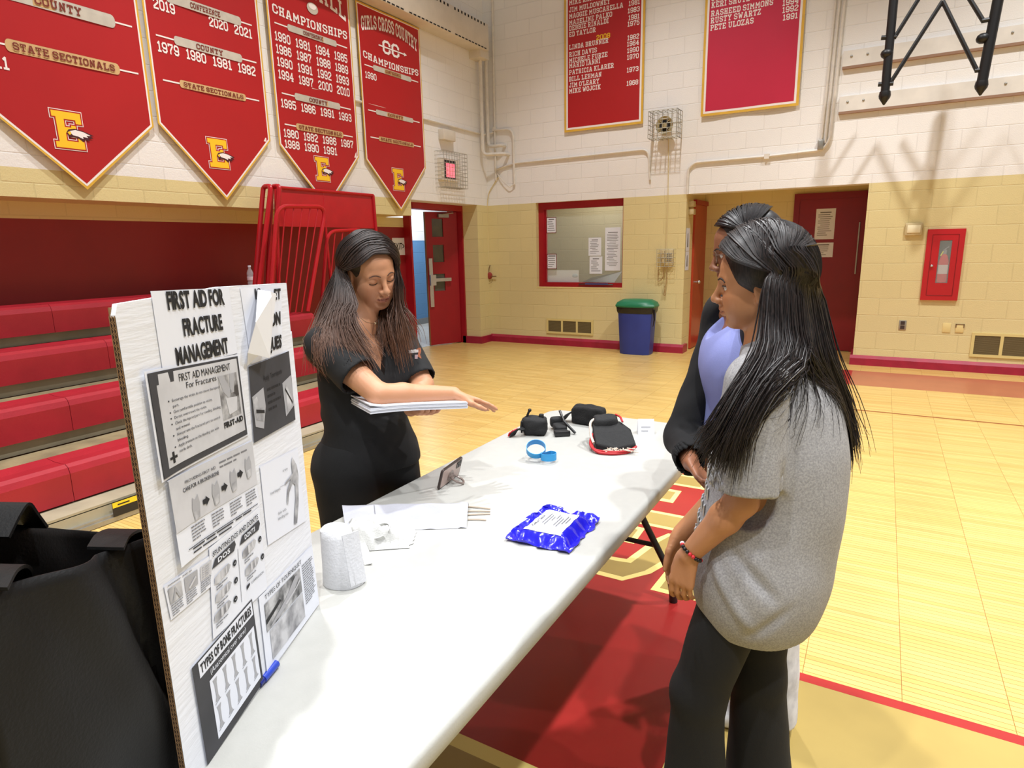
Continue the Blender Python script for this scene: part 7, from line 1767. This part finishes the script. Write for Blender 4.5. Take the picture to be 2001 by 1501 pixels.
# ================================================================== girl in the black jacket
def build_jacket_girl():
    t = thing('person', 'girl with glasses in a black jacket and lavender top, partly hidden by the other girl', 'person', (-.28, 1.87, 0), 'people around the table')
    up = np.array
    yaw = math.radians(203); F_ = up([math.cos(yaw), math.sin(yaw), 0]); L_ = up([-math.sin(yaw), math.cos(yaw), 0]); Z_ = up([0, 0, 1.])
    base = up([-.312, 1.930, 0])
    W_ = lambda f, l, z: base+F_*f*.94+L_*l*.94+Z_*z
    hd = Head(P(1458, 489, 1.745), math.radians(196), .18, .0, .90)
    sk = lin((140, 92, 66))
    nb = W_(-.0, .0, 1.345); ls, rs = W_(-.01, .165, 1.285), W_(.055, -.160, 1.29)
    re, rw = up(P(1334, 856, 1.93)), up(P(1350, 906, 1.75))
    le, lw = W_(-.03, .165, 1.04), W_(.15, .075, .93)
    v = Vol((-.70, 1.48, 0), (.12, 2.26, 1.72), .0066, .0034, [[(-.46, -.16)], [(1.72, 2.0)], [(1.36, 1.66)]])
    v.ell(W_(0, 0, 1.16), (.095, .150, .18), rotm(yaw), .02); v.ell(W_(0, 0, 1.0), (.09, .13, .13), rotm(yaw), .05); v.ell(W_(-.005, 0, .87), (.105, .155, .12), rotm(yaw), .05)
    for y in (-.07, .07): v.ell(W_(.075, y, 1.165), (.05, .058, .058), rotm(yaw), .04)
    v.cone(ls-L_*.03, nb, .044, .040, .03); v.cone(rs+L_*.03, nb, .044, .040, .03)
    hd.put(v, 'open', neck_to=nb)
    limb(v, rs, re, rw, .043, .035, .035, .023); limb(v, ls, le, lw, .043, .035, .035, .023)
    hand_vol(v, rw, up(P(1368, 936, 1.70))-rw, L_*.6-F_*.5, 1, .9, (.35, .4, .45, .5), .05, (.5, .2)); hand_vol(v, lw, (-.1, .2, -.9), -L_, -1, .9, (.35, .4, .45, .5), .05, (.5, .2))
    LH, LK, LA = W_(-.03, .085, .82), W_(-.075, .09, .45), W_(-.10, .095, .075); RH, RK, RA = W_(-.01, -.09, .82), W_(-.02, -.095, .45), W_(-.05, -.10, .075)
    limb(v, LH, LK, LA, .082, .054, .054, .037, .02); limb(v, RH, RK, RA, .082, .054, .054, .037, .02)
    for A_ in (LA, RA): v.cone(A_-Z_*.035+F_*-.02, A_+F_*.14-Z_*.045, .036, .028, .015)
    def col(V):
        c = np.tile(np.array(sk), (len(V), 1)); m_ = hd.lipmask(V)[:, None]*.6; return c*(1-m_)+np.array(lin((118, 66, 58)))*m_
    body = vol_object(v, 'body', skin_mat('skin tone deep brown'), t, 1, None, None, col)
    eyes(hd, t, (1, .05, -.3)); fdir = hd.R @ np.array([-1, 0, 0])
    surface_strip(body, [(brow(hd, y, .0), fdir) for y in (-1, 1)], 'eyebrows', mat('black brow', (28, 20, 18), .7), t, .0022)
    # glasses
    b = B()
    for y in (-1, 1): b.tube([Vector(hd.w(.094-.004*abs(math.cos(a)), y*.033+.021*math.cos(a), -.002+.0175*math.sin(a))) for a in [i*math.pi/10 for i in range(20)]], .0011, 6, 0, closed=True)
    b.tube([Vector(hd.w(.093, -.013, .003)), Vector(hd.w(.097, 0, .006)), Vector(hd.w(.093, .013, .003))], .0011, 6)
    for y in (-1, 1): b.tube([Vector(hd.w(.091, .054*y, .003)), Vector(hd.w(.06, .074*y, .004)), Vector(hd.w(-.01, .079*y, .006))], .0012, 6)
    gl = b.build('glasses', mat('thin metal rim', (120, 92, 80), .3, metal=.6), t)
    b = B()
    for y in (-1, 1): b.add([Vector(hd.w(.0925-.004*abs(math.cos(a)), y*.033+.0205*math.cos(a), -.002+.017*math.sin(a))) for a in [i*math.pi/10 for i in range(20)]], [tuple(range(20))])
    b.build('lens', M_glass, gl)
    # trousers
    v = Vol((-.60, 1.58, 0), (.06, 2.18, 1.02), .0066, .0066)
    v.ell(W_(-.005, 0, .87), (.125, .175, .13), rotm(yaw), .03)
    for H_, K_, A_ in ((LH, LK, LA), (RH, RK, RA)): v.cone(H_, K_, .108, .088, .03); v.cone(K_, A_-Z_*.02, .088, .085, .03)
    v.plane((0, 0, .04), (0, 0, -1)); v.plane((0, 0, .985), (0, 0, 1))
    vol_object(v, 'trousers', cloth_mat('pale grey sweat cloth', (222, 222, 228), .9, .1, (196, 196, 204), 30), t, 2, lambda V, N_: wrinkle(V, .004, (16, 14, 18), 3.))
    b = B()
    for A_ in (LA, RA): softbox(b, (0, 0, 0), (.25, .09, .065), frame(Vector(A_+F_*.05-Z_*.042), F_, L_), 0, 5, 3)
    b.build('shoe', mat('white shoe', (210, 210, 212), .5), t)
    # lavender top
    v = Vol((-.60, 1.60, .86), (.04, 2.14, 1.42), .005, .005)
    v.ell(W_(0, 0, 1.16), (.106, .160, .19), rotm(yaw), .02); v.ell(W_(.012, 0, 1.0), (.110, .148, .17), rotm(yaw), .06); v.ell(W_(.0, 0, .90), (.122, .168, .10), rotm(yaw), .06)
    for y in (-.07, .07): v.ell(W_(.080, y, 1.165), (.050, .064, .066), rotm(yaw), .10)
    for y in (-1, 1): v.cone(W_(.06, .075*y, 1.24), W_(-.01, .085*y, 1.345), .022, .020, .02)
    v.ell(W_(.10, 0, 1.375), (.12, .082, .150), rotm(yaw), .006, 'sub'); v.ell(W_(-.02, 0, 1.38), (.06, .065, .08), rotm(yaw), .006, 'sub')
    v.plane((0, 0, .905), (0, 0, -1))
    vol_object(v, 'tank_top', cloth_mat('lavender knit', (134, 141, 198), .9, .06), t, 2, lambda V, N_: wrinkle(V, .0022, (24, 20, 22), .3))
    # open black jacket
    v = Vol((-.78, 1.46, .80), (.14, 2.30, 1.46), .0052, .0052)
    v.ell(W_(-.02, 0, 1.16), (.120, .178, .20), rotm(yaw), .02); v.ell(W_(-.02, 0, 1.0), (.125, .170, .19), rotm(yaw), .06)
    v.cone(ls-L_*.02, nb-F_*.02, .066, .050, .03); v.cone(rs+L_*.02, nb-F_*.02, .066, .050, .03)
    rc, lc = re+(rw-re)*.92, le+(lw-le)*.95
    # open front
    q = v._sub(W_(0, 0, 1.1)-.4, W_(0, 0, 1.1)+.4); sl, X, Y, Z = q
    ff_ = (X-base[0])*F_[0]+(Y-base[1])*F_[1]; ll_ = (X-base[0])*L_[0]+(Y-base[1])*L_[1]
    openw = .150-.115*np.clip((Z-1.20)/.16, 0, 1)
    gate = np.maximum(np.maximum(np.abs(ll_)-openw, .01-ff_), 0*Z-1)
    near_arm = np.maximum(0, -ll_-.125)
    v.d[sl] = np.maximum(v.d[sl], -gate)
    v.cone(rs, re, .054, .050, .03); v.cone(re, rc, .050, .042, .03, end=True); v.cone(ls, le, .066, .062, .03); v.cone(le, lc, .062, .046, .03, end=True)
    v.cone(rc-(rw-re)*.2, rc+(rw-re)*.2, .038, .040, .002, 'sub')
    v.ell(W_(.01, 0, 1.40), (.07, .062, .09), rotm(yaw), .006, 'sub'); v.plane((0, 0, .86), (0, 0, -1))
    sv = [(tuple(re+up([.0, -.05, .02*i-.05])), tuple(re+up([.03, -.045, .02*i-.07])), .006*(-1)**i, .012) for i in range(8)]
    f2 = folds(sv)
    vol_object(v, 'jacket', cloth_mat('black fleece jacket', (14, 14, 16), .9, .25), t, 2, lambda V, N_: f2(V, N_)+wrinkle(V, .0045, (24, 22, 20), 1.9))
    # hair: sleek cap gathered behind
    b = B(); capv = Vol(hd.c-.15, hd.c+.15, .004, .004); k_ = hd.s
    capv.ell(hd.w(-.018, 0, .040), [x*k_ for x in (.098, .082, .086)], hd.R, .01); capv.ell(hd.w(-.050, 0, -.01), [x*k_ for x in (.066, .07, .075)], hd.R, .03)
    capv.ell(hd.w(.112, 0, -.020), [x*k_ for x in (.075, .09, .086)], hd.R, .012, 'sub'); capv.ell(hd.w(.055, 0, -.080), [x*k_ for x in (.068, .09, .080)], hd.R, .012, 'sub')
    V_, F__ = capv.mesh(); b.add([tuple(q) for q in V_], [list(map(int, q)) for q in F__], 0, True)
    S3 = (.093, .076, .081); tail = [Vector(hd.w(-.12, 0, .0)), Vector(hd.w(-.14, 0, -.08)), Vector(hd.w(-.13, .0, -.2))]
    for sd_, se in ((1, 31), (-1, 32)):
        drape_group(b, hd, 260, (.062, .004*sd_, .085), (-.07, .004*sd_, .10), lambda a, sd_=sd_: [(.45-.6*a, .9*sd_, .42), (-.5-.2*a, .8*sd_, .15)], lambda a: tail, se, .010, .0021, .6, S3, 18)
    b.build('hair', hair_mat('black hair', (18, 16, 17), (40, 34, 34), .4), t)
    return t
jacket_girl = build_jacket_girl()
